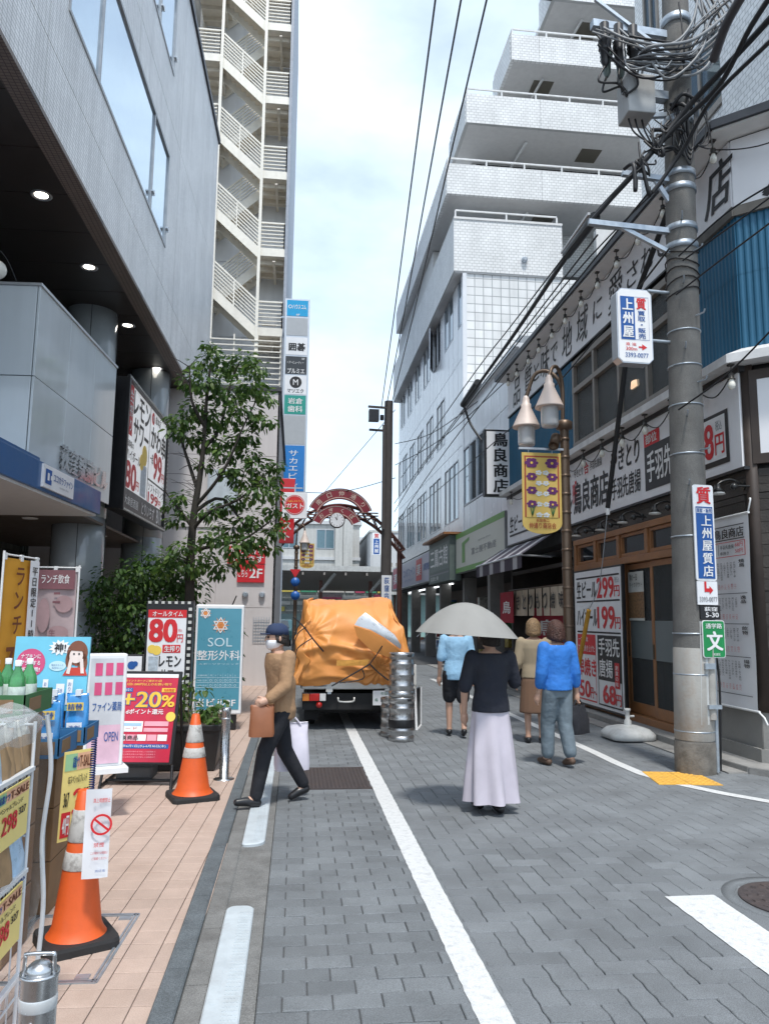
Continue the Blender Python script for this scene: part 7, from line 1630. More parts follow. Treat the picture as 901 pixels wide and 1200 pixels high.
t_ = SB_.ntext; t_(q, 'S', .48, .175, .56, .21, ORA, .013, .02); t_(q, 'SOL', .27, .305, .77, .385, PBL, .009, -.004); t_(q, '整形外科', .06, .42, .94, .51, INKW, .009, .01); t_(q, 'スポーツクリニック', .10, .535, .92, .552, PBL, .009)
for r_ in range(4):
    t_(q, ['診療時間', '9:00-12:30', '14:30-18:30', '休 診 日'][r_], .09, .64 + r_ * .045, .28, .655 + r_ * .045, PBL, .009)
    if r_ < 3: SB_.nrect(q, .06, .665 + r_ * .045, .94, .668 + r_ * .045, PBL, .008)
    for c_ in range(6):
        if r_ == 0: t_(q, '月火水木金土'[c_], .34 + c_ * .10, .64, .38 + c_ * .10, .655, PBL, .009)
        elif r_ < 3: SB_.ring(q, (.36 + c_ * .10) * W, (1 - (.647 + r_ * .045)) * H, .012, .017, PBL, .009, 12)
for c_ in range(6): SB_.nrect(q, .305 + c_ * .10, .63, .308 + c_ * .10, .755, PBL, .008)
t_(q, '当ビル3F', .07, .855, .88, .93, INKW, .009, .03); q.build('lettering', cs_)
# small sign stands behind
def board_stand(name, label, px0, px1, py0, py1, yd, face, fn, frame=BLACK, legsz=True, dpt=.04):
    a, b = gy(px0, py1, yd), gy(px1, py0, yd); f = Fr((a.x, yd, a.z), (1, 0, 0), W=gy(px1, py1, yd).x - a.x, H=b.z - a.z); o = thing(name, label, 'sign stand', tuple(f.p(f.W / 2, -a.z)))
    q = MB(); f.box(q, 0, f.W, 0, f.H, -dpt, 0, frame); q.build('frame', o, bevel=.006); q = MB(); f.nrect(q, .06, .05, .94, .95, face, .004); q.build('face', o)
    q = MB(); fn(q, f); q.build('lettering', o)
    if legsz: q = MB(); legs(q, [(f.p(.03, 0, -.02), f.p(.03, -a.z, -.02)), (f.p(f.W - .03, 0, -.02), f.p(f.W - .03, -a.z, -.02)), (f.p(.03, -a.z + .02, -.3), f.p(.03, -a.z + .02, .2)), (f.p(f.W - .03, -a.z + .02, -.3), f.p(f.W - .03, -a.z + .02, .2))], .016, frame); q.build('leg', o)
    return o, f
LGY = mat('pale grey notice', (.55, .57, .60), .5)
board_stand('notice_stand', 'black framed grey no smoking notice behind the white sign stand', 98, 124, 765, 800, 8.6, LGY, lambda q, f: (f.ring(q, f.W * .5, f.H * .62, .04, .055, INKR, .008, 18), f.line(q, [(f.W * .5 - .035, f.H * .62 + .035), (f.W * .5 + .035, f.H * .62 - .035)], .012, INKK, .010), f.ntext(q, '禁煙', .3, .72, .7, .85, INKK, .008)))
board_stand('notice_stand', 'small white notice with a blue bird like mark left of the lemon sour board', 142, 166, 767, 810, 8.9, SIGNW, lambda q, f: (f.disc(q, f.W * .45, f.H * .7, .045, INKB, .008, 16), f.disc(q, f.W * .62, f.H * .74, .03, INKB, .009, 12), f.ntext(q, '入口', .3, .6, .8, .8, INKK, .008, .03)))
PINKP = mat('pink square print', (.62, .08, .20), .5)
def dr(q, f):
    for r_ in range(2):
        for c_ in range(3): f.nrect(q, .20 + c_ * .26, .08 + r_ * .17, .38 + c_ * .26, .19 + r_ * .17, PINKP, .007)
    f.ntext(q, 'ファイン薬局', .18, .42, .90, .50, INKB, .007, .02); f.nrect(q, .10, .62, .90, .95, mat('pale pink print', (.68, .45, .55), .5), .007); f.ntext(q, 'OPEN', .5, .68, .85, .76, INKB, .011)
wsf = Fr(gy(95, 904, 6.3), (.93, .37, 0), W=.42, H=.88); o = thing('drugstore_stand', 'white framed drugstore stand with pink squares behind the blue pouches', 'sign stand', tuple(wsf.p(.2, 0)))
q = MB(); wsf.box(q, 0, .30, .02, .88, -.12, 0, WHITE); q.build('frame', o, bevel=.012); wsf.W = .30; q = MB(); wsf.nrect(q, .08, .04, .90, .96, LGY, .004); q.build('face', o); q = MB(); dr(q, wsf); q.build('lettering', o); q = MB(); wsf.box(q, -.03, .33, -.02, .02, -.25, .10, WHITE); q.build('foot', o)
bk_ = thing('dark_a_board', 'black A shaped board with a white edge standing right of the kegs', 'a-board', (1.85, 11.2, 0)); q = MB(); a = V((1.72, 10.9, 0)); q.prism([a, a + V((.14, .5, 0)), a + V((.14, .5, .55)), a + V((0, .15, .55))], (.9 * .03, -.03, 0), BLACK); q.build('panel', bk_); q = MB(); q.tube([a, a + V((.14, .5, 0))], .02, WHITE, 6); q.tube([a, a + V((0, .15, .55))], .02, WHITE, 6); q.tube([a + V((.14, .5, 0)), a + V((.14, .5, .55))], .02, WHITE, 6); q.build('frame', bk_)

# flags
def flag(name, label, f, m, fn, wave=.02, pole_left=True, ph=2.2, cat='flag banner'):
    o = thing(name, label, cat, (f.O.x, f.O.y, 0)); q = MB(); NI, NJ = 8, 16
    def off(i, j): return wave * math.sin(i * .9 + j * .35) * (i / NI if pole_left else 1 - i / NI + .1)
    q.add([f.p(f.W * i / NI, f.H * j / NJ, off(i, j)) for j in range(NJ + 1) for i in range(NI + 1)], [(j * (NI + 1) + i, j * (NI + 1) + i + 1, (j + 1) * (NI + 1) + i + 1, (j + 1) * (NI + 1) + i) for j in range(NJ) for i in range(NI)], m, True); q.build('cloth', o)
    q = MB(); fn(q, f); q.build('lettering', o)
    px_ = -.02 if pole_left else f.W + .02
    q = MB(); q.tube([V((*f.p(px_, 0).xy, 0)), f.p(px_, f.H + .06)], .012, PLASTW, 8); q.build('pole', o); q = MB(); q.tube([f.p(-.03, f.H + .03), f.p(f.W + .04, f.H + .03 + (-.0))], .009, PLASTW, 8); q.build('cross_bar', o)
    q = MB()
    for k in range(3): f.box(q, f.W * k / 2 - .02, f.W * k / 2 + .02, f.H - .02, f.H + .045, -.012, .012, PLASTW)
    q.build('loop', o, kind='stuff'); return o
YEL = mat('golden yellow flag cloth', (.62, .30, .03), .7, var=.06); 
a, b = gy(6, 653, 7.6), gy(38, 668, 7.4); ff = Fr((a.x, 7.6, .72), V((.10, .59, 0)), W=.60, H=a.z - .72)
def ylw(q, f):
    f.nrect(q, .70, .0, 1.0, 1.0, SIGNW, .030); f.ntext(q, 'ランチ', .24, .04, .56, .55, mat('brown print', (.16, .05, .02), .6), .034, .03, vert=True); f.ntext(q, '平日限定11時〜14', .76, .04, .95, .80, INKK, .036, .02, vert=True); f.ntext(q, '70', .15, .62, .6, .78, mat('brown print', (.16, .05, .02), .6), .034, .05)
flag('lunch_flag', 'golden yellow lunch flag on a white pole at the left edge', ff, YEL, ylw, .012)
a, b = gy(40, 668, 9.4), gy(91, 668, 9.4); pf = Fr((a.x, 9.4, .75), (1, 0, 0), W=b.x - a.x, H=gy(60, 668, 9.4).z - .75); PKC = mat('dusty pink flag cloth', (.42, .33, .34), .8, var=.10, vscale=7)
def pnk(q, f):
    f.nrect(q, .03, .0, .97, .17, mat('mauve print', (.20, .085, .10), .7), .030); f.ntext(q, 'ランチ飲食', .20, .04, .85, .12, INKW, .034, .01); f.ntext(q, 'ニ', .50, .20, .66, .29, mat('mauve print', (.20, .085, .10), .7), .034, .05); f.disc(q, .75 * f.W, .70 * f.H, .10, mat('mauve tint', (.36, .24, .25), .7), .030, 18); f.disc(q, .3 * f.W, .60 * f.H, .07, mat('mauve tint', (.36, .24, .25), .7), .030, 18, .2); f.disc(q, .65 * f.W, .45 * f.H, .12, mat('mauve tint', (.36, .24, .25), .7), .030, 18, .08); f.ntext(q, '生', .45, .52, .6, .58, mat('mauve print', (.20, .085, .10), .7), .034)
flag('pink_flag', 'faded pink and white flag hanging before the grey column', pf, PKC, pnk, .018, False)

# ================================================================== goods on the left
CARD = mat('brown corrugated carton', (.22, .135, .07), .85, var=.15, vscale=8); TRAYB = mat('blue printed carton tray', (.03, .14, .30), .6, var=.1); TRAYG = mat('green printed carton tray', (.04, .14, .05), .6, var=.1)
YCARD = mat('yellow price card', (.82, .66, .22), .45, var=.05); ORC = mat('orange card edge', (.75, .30, .05), .45); GCARD = mat('pale green print', (.30, .52, .28), .5)
def price_card(name, label, f, big='298'):
    q = MB(); f.box(q, 0, f.W, 0, f.H, -.004, 0, YCARD); o = q.build(name); tag(o, label, 'price card', 'yellow price cards'); q = MB()
    f.nrect(q, .04, .03, .45, .22, GCARD, .002); f.nrect(q, .45, .03, .97, .22, mat('peach print', (.75, .42, .25), .5), .002); f.ntext(q, '応援ナツ', .30, .06, .52, .19, INKB, .004, .03); f.ntext(q, 'T-SALE', .54, .06, .95, .19, mat('brown print', (.16, .05, .02), .6), .004, .03); f.ntext(q, 'GEスペシャルブレンド', .18, .27, .84, .37, INKK, .003, .01)
    f.ntext(q, '367', .08, .46, .26, .62, INKK, .003, .02); f.ntext(q, big, .40, .44, .72, .74, INKR, .003, .04); f.ntext(q, '327', .76, .44, .92, .56, INKK, .003, .02); f.nrect(q, .05, .68, .36, .96, INKR, .002); f.ntext(q, '40円', .10, .72, .32, .93, INKW, .004, .03); q.build('lettering', o); return o
def pouch(mb, c, w, d, h, m, mtop=None, seed=0, yaw=0.0):
    rd_ = random.Random(seed); n = 12; rows = [(0, 1, 1), (.12, 1.02, 1.05), (.45, 1.0, .9), (.75, .96, .5), (.92, .95, .12), (1.0, .95, .04)]; vs = []; cs_y, sn = math.cos(yaw), math.sin(yaw)
    for t, sw_, sd in rows:
        for k in range(n):
            a = 2 * math.pi * k / n; x = math.copysign(abs(math.cos(a)) ** .5, math.cos(a)) * w / 2 * sw_; y = math.copysign(abs(math.sin(a)) ** .5, math.sin(a)) * d / 2 * sd + (rd_.uniform(-.01, .01) if t > .1 else 0); x += rd_.uniform(-.004, .004)
            vs.append(V((c[0] + x * cs_y - y * sn, c[1] + x * sn + y * cs_y, c[2] + h * t)))
    fs = [(i * n + k, i * n + (k + 1) % n, (i + 1) * n + (k + 1) % n, (i + 1) * n + k) for i in range(len(rows) - 1) for k in range(n)]
    half_ = [f for f in fs if f[0] // n < 3]; oth = [f for f in fs if f[0] // n >= 3]
    b = len(mb.v); mb.add(vs, half_, m, True); k = mb.mi(mtop or m)
    for f in oth + [tuple(range((len(rows) - 1) * n, len(rows) * n))]: mb.f.append([b + i for i in f]); mb.fm.append(k); mb.fs.append(True)
# wire rack
RX0, RX1, RY0, RY1 = -1.52, -.985, 1.9, 3.18; WIREW = mat('white coated wire', (.66, .67, .68), .35)
rk = thing('wire_rack', 'white wire display rack of coffee bags under clear vinyl at the left edge', 'display rack', (-1.25, 2.5, 0))
q = MB()
for x in (RX0, RX1):
    for y in (RY0, RY1): q.tube([(x, y, 0), (x, y, 1.14)], .007, WIREW, 8)
q.build('post', rk)
for z in (.16, .53, .90):
    q = MB()
    q.box(RX1 - .008, RX1 + .012, RY0, RY1, z + .060, z + .075, WIREW)
    for k in range(24): y = RY0 + .05 * k + .01; q.tube([(RX0, y, z), (RX1, y, z), (RX1 + .004, y, z + .06)], .003, WIREW, 4)
    for x in (RX0, RX0 + .25, RX1): q.tube([(x, RY0, z - .004), (x, RY1, z - .004)], .005, WIREW, 5)
    q.build('shelf', rk)
q = MB()
for k in range(12): x = RX0 + .045 * k + .01; q.tube([(x, RY1, .02), (x, RY1, 1.14)], .0035, WIREW, 4)
for z in (.05, .35, .72, 1.13): q.tube([(RX0, RY1, z), (RX1, RY1, z)], .005, WIREW, 5)
q.build('end_grid', rk)
VIN = clearmat('clear vinyl sheet', (.94, .96, .97), .03, .10, .45)
q = MB(); NI, NJ = 14, 10; vs = []
for j in range(NJ + 1):      # end curtain
    for i in range(NI + 1): x = RX0 - .02 + (RX1 - RX0 + .07) * i / NI; z = 1.18 - .98 * j / NJ; vs.append((x + .012 * math.sin(j * 1.1 + i), RY1 + .03 + .022 * math.sin(i * 1.4 + j * .35), z))
q.add(vs, [(j * (NI + 1) + i, (j + 1) * (NI + 1) + i, (j + 1) * (NI + 1) + i + 1, j * (NI + 1) + i + 1) for j in range(NJ) for i in range(NI)], VIN, True)
vs = []
for j in range(9):            # bunched roll on the top
    for i in range(17): y = RY0 - .1 + (RY1 - RY0 + .14) * i / 16; t = math.pi * (j / 8) * 1.25 - .5; vs.append((RX1 - .06 + .10 * math.cos(t) + .015 * math.sin(i * 1.9), y, 1.13 + .075 * math.sin(t) + .018 * math.sin(i * 1.3 + j)))
q.add(vs, [(j * 17 + i, j * 17 + i + 1, (j + 1) * 17 + i + 1, (j + 1) * 17 + i) for j in range(8) for i in range(16)], VIN, True)
vs = []
for j in range(5):
    for i in range(12): y = RY0 - .1 + (RY1 - RY0 + .14) * i / 11; vs.append((RX0 + (RX1 - RX0) * j / 4, y, 1.17 + .03 * math.sin(i * 1.1 + j * 1.7)))
q.add(vs, [(j * 12 + i, j * 12 + i + 1, (j + 1) * 12 + i + 1, (j + 1) * 12 + i) for j in range(4) for i in range(11)], VIN, True)
q.tube(smooth_path([(RX1 + .03, RY1 + .04, 1.16), (RX1 + .055, RY1 + .05, .95), (RX1 + .04, RY1 + .05, .7), (RX1 + .06, RY1 + .05, .45), (RX1 + .05, RY1 + .05, .2)]), .010, mat('vinyl hem', (.50, .52, .54), .3), 6)
q.build('vinyl_cover', rk)
for i, z in enumerate((.90, .53)):
    f = Fr((RX1 + .017, 2.67, z - .15), (0, 1, 0), W=.44, H=.20); o = price_card('price_card', ['yellow price card on the upper rail of the wire rack', 'yellow price card on the lower rail of the wire rack'][i], f)
KRAFT = mat('kraft coffee bag', (.36, .23, .12), .6, var=.15, vscale=20); FOILB = mat('pale blue foil bag', (.42, .58, .74), .3, var=.2, vscale=18, coat=.3); FOILD = mat('deep blue bag top', (.02, .16, .45), .3, var=.1, coat=.3); CLEARB = mat('crinkled clear bag top', (.62, .58, .50), .15, var=.25, vscale=40, coat=.4); LAB = mat('dark bag label', (.05, .03, .02), .5)
bag_n = 0
def bag(x, y, z, w, d, h, m, mt, label, txt, tm=INKK, group=None, yaw=R(90)):
    global bag_n; bag_n += 1; q = MB(); pouch(q, (x, y, z), w, d, h, m, mt, bag_n, yaw); o = q.build('bag'); tag(o, label, 'bag', group); f = Fr(V((x, y, z)) + V((math.sin(yaw) * d * .54, -math.cos(yaw) * d * .54, 0)) - V((math.cos(yaw), math.sin(yaw), 0)) * w * .35, (math.cos(yaw), math.sin(yaw), 0), W=w * .7, H=h * .5); q = MB(); f.nrect(q, .05, .55, .95, .80, LAB if m is KRAFT else SIGNW, .004); f.ntext(q, txt, .1, .58, .9, .77, INKW if m is KRAFT else tm, .006, .02); q.build('print', o); return o
for k in range(4): bag(-1.03, 2.93 + k * .075, .915, .10, .075, .24, KRAFT, CLEARB, ['kraft coffee bag nearest the camera on the upper rack shelf', 'second kraft coffee bag in the upper shelf row', 'third kraft coffee bag in the upper shelf row', 'farthest kraft coffee bag in the upper shelf row'][k], '珈琲', group='kraft coffee bags on the rack')
for k in range(3): bag(-1.20 + .02 * k, 2.72 + k * .14, .915, .12, .09, .30, KRAFT, CLEARB, ['tall kraft bag at the back left of the upper shelf', 'tall kraft bag behind the blue coffee bags', 'tall kraft bag behind the kraft row on the upper shelf'][k], '豆', group='tall kraft bags behind')
for k in range(2): bag(-1.03, 2.72 + k * .11, .915, .11, .09, .27, FOILB, FOILD, ['pale blue and white coffee bag at the picture edge on the upper shelf', 'pale blue and white coffee bag next to the kraft bags'][k], 'GOLD', INKB, group='blue coffee bags on the rack')
for k in range(4): bag(-1.03, 2.76 + k * .12, .545, .12, .09, .26, (FOILB, KRAFT, KRAFT, FOILB)[k], (KRAFT, FOILD, KRAFT, FOILD)[k], ['pale blue bag with kraft top on the lower shelf at the picture edge', 'kraft bag with deep blue top on the lower shelf', 'all kraft bag on the lower rack shelf', 'pale blue bag with deep blue top at the far end of the lower shelf'][k], 'MILK', INKB)
PINKB = mat('pink sweet bag', (.66, .38, .55), .35, var=.2, vscale=15, coat=.3)
for k in range(3): bag(-1.035, 2.66 + k * .15, .175, .14, .09, .28, (FOILB, PINKB, PINKB)[k], None, ['pale blue bag on the bottom rack shelf', 'pink and white bag on the bottom rack shelf', 'second pink and white bag farther along the bottom shelf'][k], 'mild', INKR)
# carton stack with blue refill pouches
cst = gy(88, 880, 4.6)
for k in range(3):
    q = MB(); q.box(-1.66, -1.24, 4.40, 4.86, .002 + k * .268, .265 + k * .268, CARD); q.box(-1.661 + .19, -1.661 + .24, 4.397, 4.399, .01 + k * .268, .25 + k * .268, mat('carton tape', (.42, .30, .16), .4)); o = q.build('carton', bevel=.006); tag(o, ['bottom', 'middle', 'top'][k] + ' brown carton of the stack under the blue pouches', 'carton', 'brown carton stack')
REFB = mat('blue refill pouch', (.04, .24, .55), .25, var=.25, vscale=14, coat=.4); REFT = mat('dark blue pouch top', (.02, .06, .28), .25, coat=.4); WCAP = mat('white pouch corner', (.75, .77, .80), .3)
for k, (x0, x1, y0, y1) in enumerate(((-1.66, -1.20, 4.28, 4.62), (-1.62, -1.18, 4.70, 5.02))):
    z0 = .81; q = MB()
    q.box(x0, x1, y0, y1, z0, z0 + .012, TRAYB)
    for b in ((x0, x1, y0, y0 + .006), (x0, x1, y1 - .006, y1), (x0, x0 + .006, y0, y1), (x1 - .006, x1, y0, y1)): q.box(b[0], b[1], b[2], b[3], z0 + .012, z0 + .10, TRAYB)
    q.box(x1 - .10, x1 - .02, y0 - .003, y0 - .001, z0 + .02, z0 + .085, CARD); q.box(x1 + .001, x1 + .003, y0 + .05, y0 + .2, z0 + .02, z0 + .085, CARD); o = q.build('carton_tray'); tag(o, ['nearer blue carton tray holding refill pouches', 'farther blue carton tray holding refill pouches'][k], 'carton tray', 'blue carton trays')
    for i in range(3):
        x = x0 + .09 + i * .135; y = (y0 + y1) / 2 - .04; z = z0 + .013
        q = MB(); pouch(q, (x, y, z), .125, .09, .27, REFB, REFB, 40 + i + 5 * k, .15); q.box(x - .012, x + .02, y - .02, y + .02, z + .255, z + .29, WCAP); o = q.build('refill_pouch'); tag(o, 'blue refill pouch, %s in the %s blue tray' % (['leftmost', 'middle one', 'rightmost'][i], ['nearer', 'farther'][k]), 'refill pouch', 'blue refill pouches')
        f = Fr((x - .05, y - .058, z + .03), (1, .15, 0), W=.10, H=.20); q = MB(); f.nrect(q, .05, .05, .95, .28, INKY, .004); f.ntext(q, '詰替', .1, .08, .9, .25, INKB, .006, .03); f.nrect(q, .08, .62, .92, .95, SIGNW, .004); f.ntext(q, '洗剤', .2, .70, .8, .88, INKB, .006, .02); q.build('print', o)
yc = Fr(gy(81, 990, 4.22), (.93, .35, 0), (.02, .10, 1), W=.17, H=.56)
yc = Fr((-1.15, 4.18, .42), (.62, .78, 0), (.06, .02, 1), W=.17, H=.44); o = price_card('price_card', 'large yellow sale card with orange edge behind the near cone', yc, '３')
# bottles in a green tray, upper left
gt0 = V((-1.86, 3.66, 1.03)); q = MB(); gx0, gx1, gy0, gy1 = -1.86, -1.21, 3.74, 4.14; gz0 = 1.085
q.box(gx0, gx1, gy0, gy1, gz0, gz0 + .01, TRAYG)
for b in ((gx0, gx1, gy0, gy0 + .006), (gx0, gx1, gy1 - .006, gy1), (gx0, gx0 + .006, gy0, gy1), (gx1 - .006, gx1, gy0, gy1)): q.box(b[0], b[1], b[2], b[3], gz0 + .01, gz0 + .10, TRAYG)
q.box(gx1 - .13, gx1 - .05, gy0 - .003, gy0 - .001, gz0 + .02, gz0 + .08, CARD); q.box(gx1 + .001, gx1 + .003, gy0 + .06, gy0 + .22, gz0 + .02, gz0 + .08, CARD); o = q.build('carton_tray'); tag(o, 'green carton tray of green capped bottles at the left edge', 'carton tray')
for k in range(4): q = MB(); q.box(gx0 + .03, gx1 - .03, gy0 + .03, gy1 - .03, .003 + k * .270, .265 + k * .270, CARD); o = q.build('carton', bevel=.005); tag(o, ['lowest', 'second', 'third', 'topmost'][k] + ' brown carton of the pile under the green bottle tray', 'carton', 'cartons under the bottles')
BOT = mat('green bottle plastic', (.06, .26, .09), .15, var=.3, vscale=20, coat=.4); BLABEL = mat('white green bottle label', (.58, .66, .60), .4, var=.25, vscale=30)
for i in range(6):
    for j in range(2):
        x = gx0 + .08 + i * .10; y = gy0 + .09 + j * .16; B = V((x, y, gz0 + .012)); o = thing('bottle', 'green bottle, %s from the right in the %s row of the green tray' % (['sixth', 'fifth', 'fourth', 'third', 'second', 'first'][i], ['front', 'back'][j]), 'bottle', tuple(B), 0, 'green bottles in the tray')
        q = MB(); q.lathe([(.036, 0), (.038, .01), (.038, .13), (.034, .16), (.016, .20), (.014, .215)], B, BOT, 14); q.build('body', o); q = MB(); q.lathe([(.0385, .03), (.0388, .032), (.0388, .118), (.0385, .12)], B, BLABEL, 14); q.build('label', o); q = MB(); q.lathe([(.016, .213), (.016, .24), (.0001, .242)], B, PLASTW, 10); q.build('cap', o)
# printed cardboard display
df = Fr(gy(100, 825, 4.9) - V((.44, 0, 0)), (1, -.03, 0), (0, .10, 1), W=.44, H=.44); df.O.z = gy(60, 825, 4.9).z - .04; df.H = gy(60, 746, 4.9).z - df.O.z
SKYP = mat('sky blue display card', (.16, .52, .68), .4, var=.12, vscale=3); SKIN_P = mat('printed pale skin', (.78, .66, .60), .5); HAIRP = mat('printed brown hair', (.20, .07, .035), .5)
do = thing('cardboard_display', 'sky blue cardboard display with a drawn woman and a pink bubble', 'display card', tuple(df.p(.2, 0)))
q = MB(); df.box(q, 0, df.W, 0, df.H, -.02, 0, SKYP); q.build('card', do); q = MB(); df.box(q, .05, df.W - .05, -df.O.z + .02, -.002, -.22, -.03, CARD); q.build('stand', do)
q = MB(); W, H = df.W, df.H
df.disc(q, .23 * W, .64 * H, .085, PINKP, .003, 24); 
for k, t in enumerate(('ナプキンに', 'プラスする', '新習慣!')): df.ntext(q, t, .10, .24 + k * .09, .36, .30 + k * .09, INKW, .006, .03)
pts = []
for k in range(24): t = 2 * math.pi * k / 24; r = .062 if k % 2 else .042; pts.append((.60 * W + r * 1.1 * math.cos(t), .85 * H + r * .8 * math.sin(t)))
df.poly(q, pts, INKW, .003); df.ntext(q, '神!', .53, .09, .68, .21, INKK, .006, .03);
df.disc(q, .59 * W, .60 * H, .05, mat('pale aqua print', (.55, .76, .80), .5), .003, 18, .03); df.ntext(q, '毎日さらっと', .51, .375, .67, .40, INKB, .006); df.ntext(q, '気持ちいい', .52, .415, .66, .44, INKB, .006)
hx, hy = .84 * W, .80 * H; df.disc(q, hx, hy - .01, .062, HAIRP, .003, 20, .075); df.disc(q, hx + .035, hy - .07, .03, HAIRP, .003, 12, .06); df.disc(q, hx - .045, hy - .05, .022, HAIRP, .003, 12, .05); df.poly(q, [(hx - .075, .47 * H), (hx + .07, .47 * H), (hx + .05, .58 * H), (hx - .05, .58 * H)], mat('printed red top', (.55, .05, .03), .5), .004); df.disc(q, hx - .005, hy - .025, .040, SKIN_P, .005, 18, .046)
df.poly(q, [(hx - .055, .50 * H), (hx - .035, .49 * H), (hx - .022, .70 * H), (hx - .042, .70 * H)], SKIN_P, .006); df.poly(q, [(hx + .03, .50 * H), (hx + .05, .50 * H), (hx + .038, .70 * H), (hx + .018, .70 * H)], SKIN_P, .006); df.disc(q, hx - .018, hy - .015, .006, INKK, .008, 8); df.disc(q, hx + .012, hy - .015, .006, INKK, .008, 8); df.poly(q, [(hx - .045, hy + .005), (hx + .04, hy + .0), (hx + .035, hy + .035), (hx - .035, hy + .04)], HAIRP, .007); df.nrect(q, .83, .42 - .03, .85, .40, INKR, .008)
df.nrect(q, .06, .58, .34, .90, mat('aqua print', (.05, .34, .50), .4), .003); df.disc(q, .20 * W, .22 * H, .045, INKW, .005, 18, .04)
for x0, x1 in ((.42, .49), (.74, .82)): df.nrect(q, x0, .58, x1, .92, INKW, .004); df.ntext(q, 'おりもの', x0 + .015, .61, x1 - .015, .88, INKB, .006, vert=True)
df.nrect(q, .60, .64, .71, .92, INKW, .004); df.ntext(q, '吸水', .62, .70, .69, .76, INKB, .007); q.build('print', do)
# ================================================================== parked truck under an orange tarpaulin
TW = mat('white truck enamel', (.66, .66, .63), .3, var=.06, vscale=4, coat=.3, stain=(.30, .28, .24, .25), stainscale=3); CHAS = mat('black chassis', (.012, .012, .013), .7, var=.3)
TARP = mat('orange tarpaulin', (.69, .28, .070), .5, var=.07, vscale=3, bump=.10, bscale=25); SILV = mat('silver tarp lining', (.50, .52, .54), .3, .45, var=.1, vscale=10)
tk_ = thing('small_truck', 'small white flatbed truck parked ahead with its load under an orange tarpaulin', 'truck', (.9, 12.4, 0))
XA, XB, YR, YT = .10, 1.72, 10.9, 13.2
q = MB(); q.box(XA + .12, XB - .12, YR + .15, 14.4, .30, .50, CHAS); q.box(XA + .03, XB - .03, YR + .06, YR + .16, .28, .50, CHAS); q.box(XA + .25, XB - .25, YR + .4, YR + .6, .2, .4, CHAS); q.build('chassis', tk_)
q = MB(); q.box(XA, XB, YR + .04, YT, .56, .62, TW); q.build('bed', tk_)
for n_, b in (('tailgate', (XA + .02, XB - .02, YR, YR + .035, .575, .90)), ('side_gate', (XA - .005, XA + .03, YR + .04, YT, .575, .90)), ('side_gate', (XB - .03, XB + .005, YR + .04, YT, .575, .90))):
    q = MB(); q.box(*b, TW)
    if n_ == 'tailgate':
        for k in range(3): q.box(XA + .1 + k * .52, XA + .48 + k * .52, YR - .012, YR - .001, .62, .66, TW)
        q.box(XA + .18, XA + .36, YR - .003, YR - .0005, .60, .615, INKG)
    q.build(n_, tk_, bevel=.008)
q = MB()
for x in (XA + .35, XB - .45): q.box(x, x + .09, YR - .03, YR + .0, .53, .575, TW); q.box(x + .02, x + .07, YR - .035, YR - .01, .50, .53, GALV)
q.build('gate_hinge', tk_)
TLR = mat('red tail lamp lens', (.45, .015, .012), .12, coat=.5); TLO = mat('amber lamp lens', (.62, .20, .03), .12, coat=.5); TLW = mat('clear lamp lens', (.6, .6, .6), .1, coat=.5)
for x0 in (XA + .02, XB - .36):
    q = MB(); q.box(x0, x0 + .34, YR + .0, YR + .06, .395, .515, BLACK); tl = q.build('tail_lamp', tk_, bevel=.006)
    for k, (m, a, b) in enumerate(((TLO, .01, .10), (TLR, .105, .24), (TLW, .245, .33))): q = MB(); q.box(x0 + a, x0 + b, YR - .018, YR - .001, .405, .505, m); q.build('lens', tl, bevel=.006)
q = MB(); q.lathe([(.0001, -.01), (.04, -.005), (.042, .02)], (XA + .26, YR - .0, .35), TLR, 16, axis=(0, 1, 0)); q.build('reflector', tk_)
q = MB(); q.tube(smooth_path([(.62, YR + .02, .44), (.62, YR - .04, .445), (.64, YR - .045, .40), (.82, YR - .045, .40), (.84, YR - .04, .445), (.84, YR + .02, .44)], 3), .012, TW, 8); q.build('step_handle', tk_)
pf_ = Fr((1.10, YR - .03, .345), (1, 0, 0), W=.40, H=.20); q = MB(); pf_.box(q, 0, .40, 0, .20, -.01, 0, SIGNW); pt = q.build('number_plate', tk_, bevel=.006); q = MB(); GRN = mat('plate green print', (.03, .16, .09), .5); pf_.ntext(q, '杉並 480', .28, .08, .74, .28, GRN, .003, .01); pf_.ntext(q, 'ぬ', .08, .5, .18, .72, GRN, .003, .02); pf_.ntext(q, '・・', .28, .55, .52, .65, GRN, .003, .03); pf_.ntext(q, '29', .62, .36, .94, .88, GRN, .003, .04); q.build('lettering', pt)
for x in (XA + .16, XB - .16):
    for y in (YR + .75, 13.7):
        q = MB(); q.lathe([(.001, -.075), (.20, -.075), (.265, -.06), (.275, -.03), (.275, .03), (.265, .06), (.20, .075), (.001, .075)], (x, y, .275), RUBBER, 24, axis=(1, 0, 0)); wh = q.build('wheel', tk_); q = MB(); q.lathe([(.001, -.078), (.16, -.08), (.17, -.07)], (x, y, .275), STEEL, 18, axis=(1, 0, 0)); q.build('rim', wh)
q = MB(); q.box(XA + .06, XA + .26, YR + .42, YR + .43, .1, .45, RUBBER); q.box(XB - .26, XB - .06, YR + .42, YR + .43, .1, .45, RUBBER); q.build('mud_flap', tk_, kind='stuff')
q = MB(); prof = [(13.25, .35), (13.25, 1.72), (13.45, 1.80), (14.3, 1.78), (14.75, 1.15), (14.85, .9), (14.85, .35)]; n = len(prof)
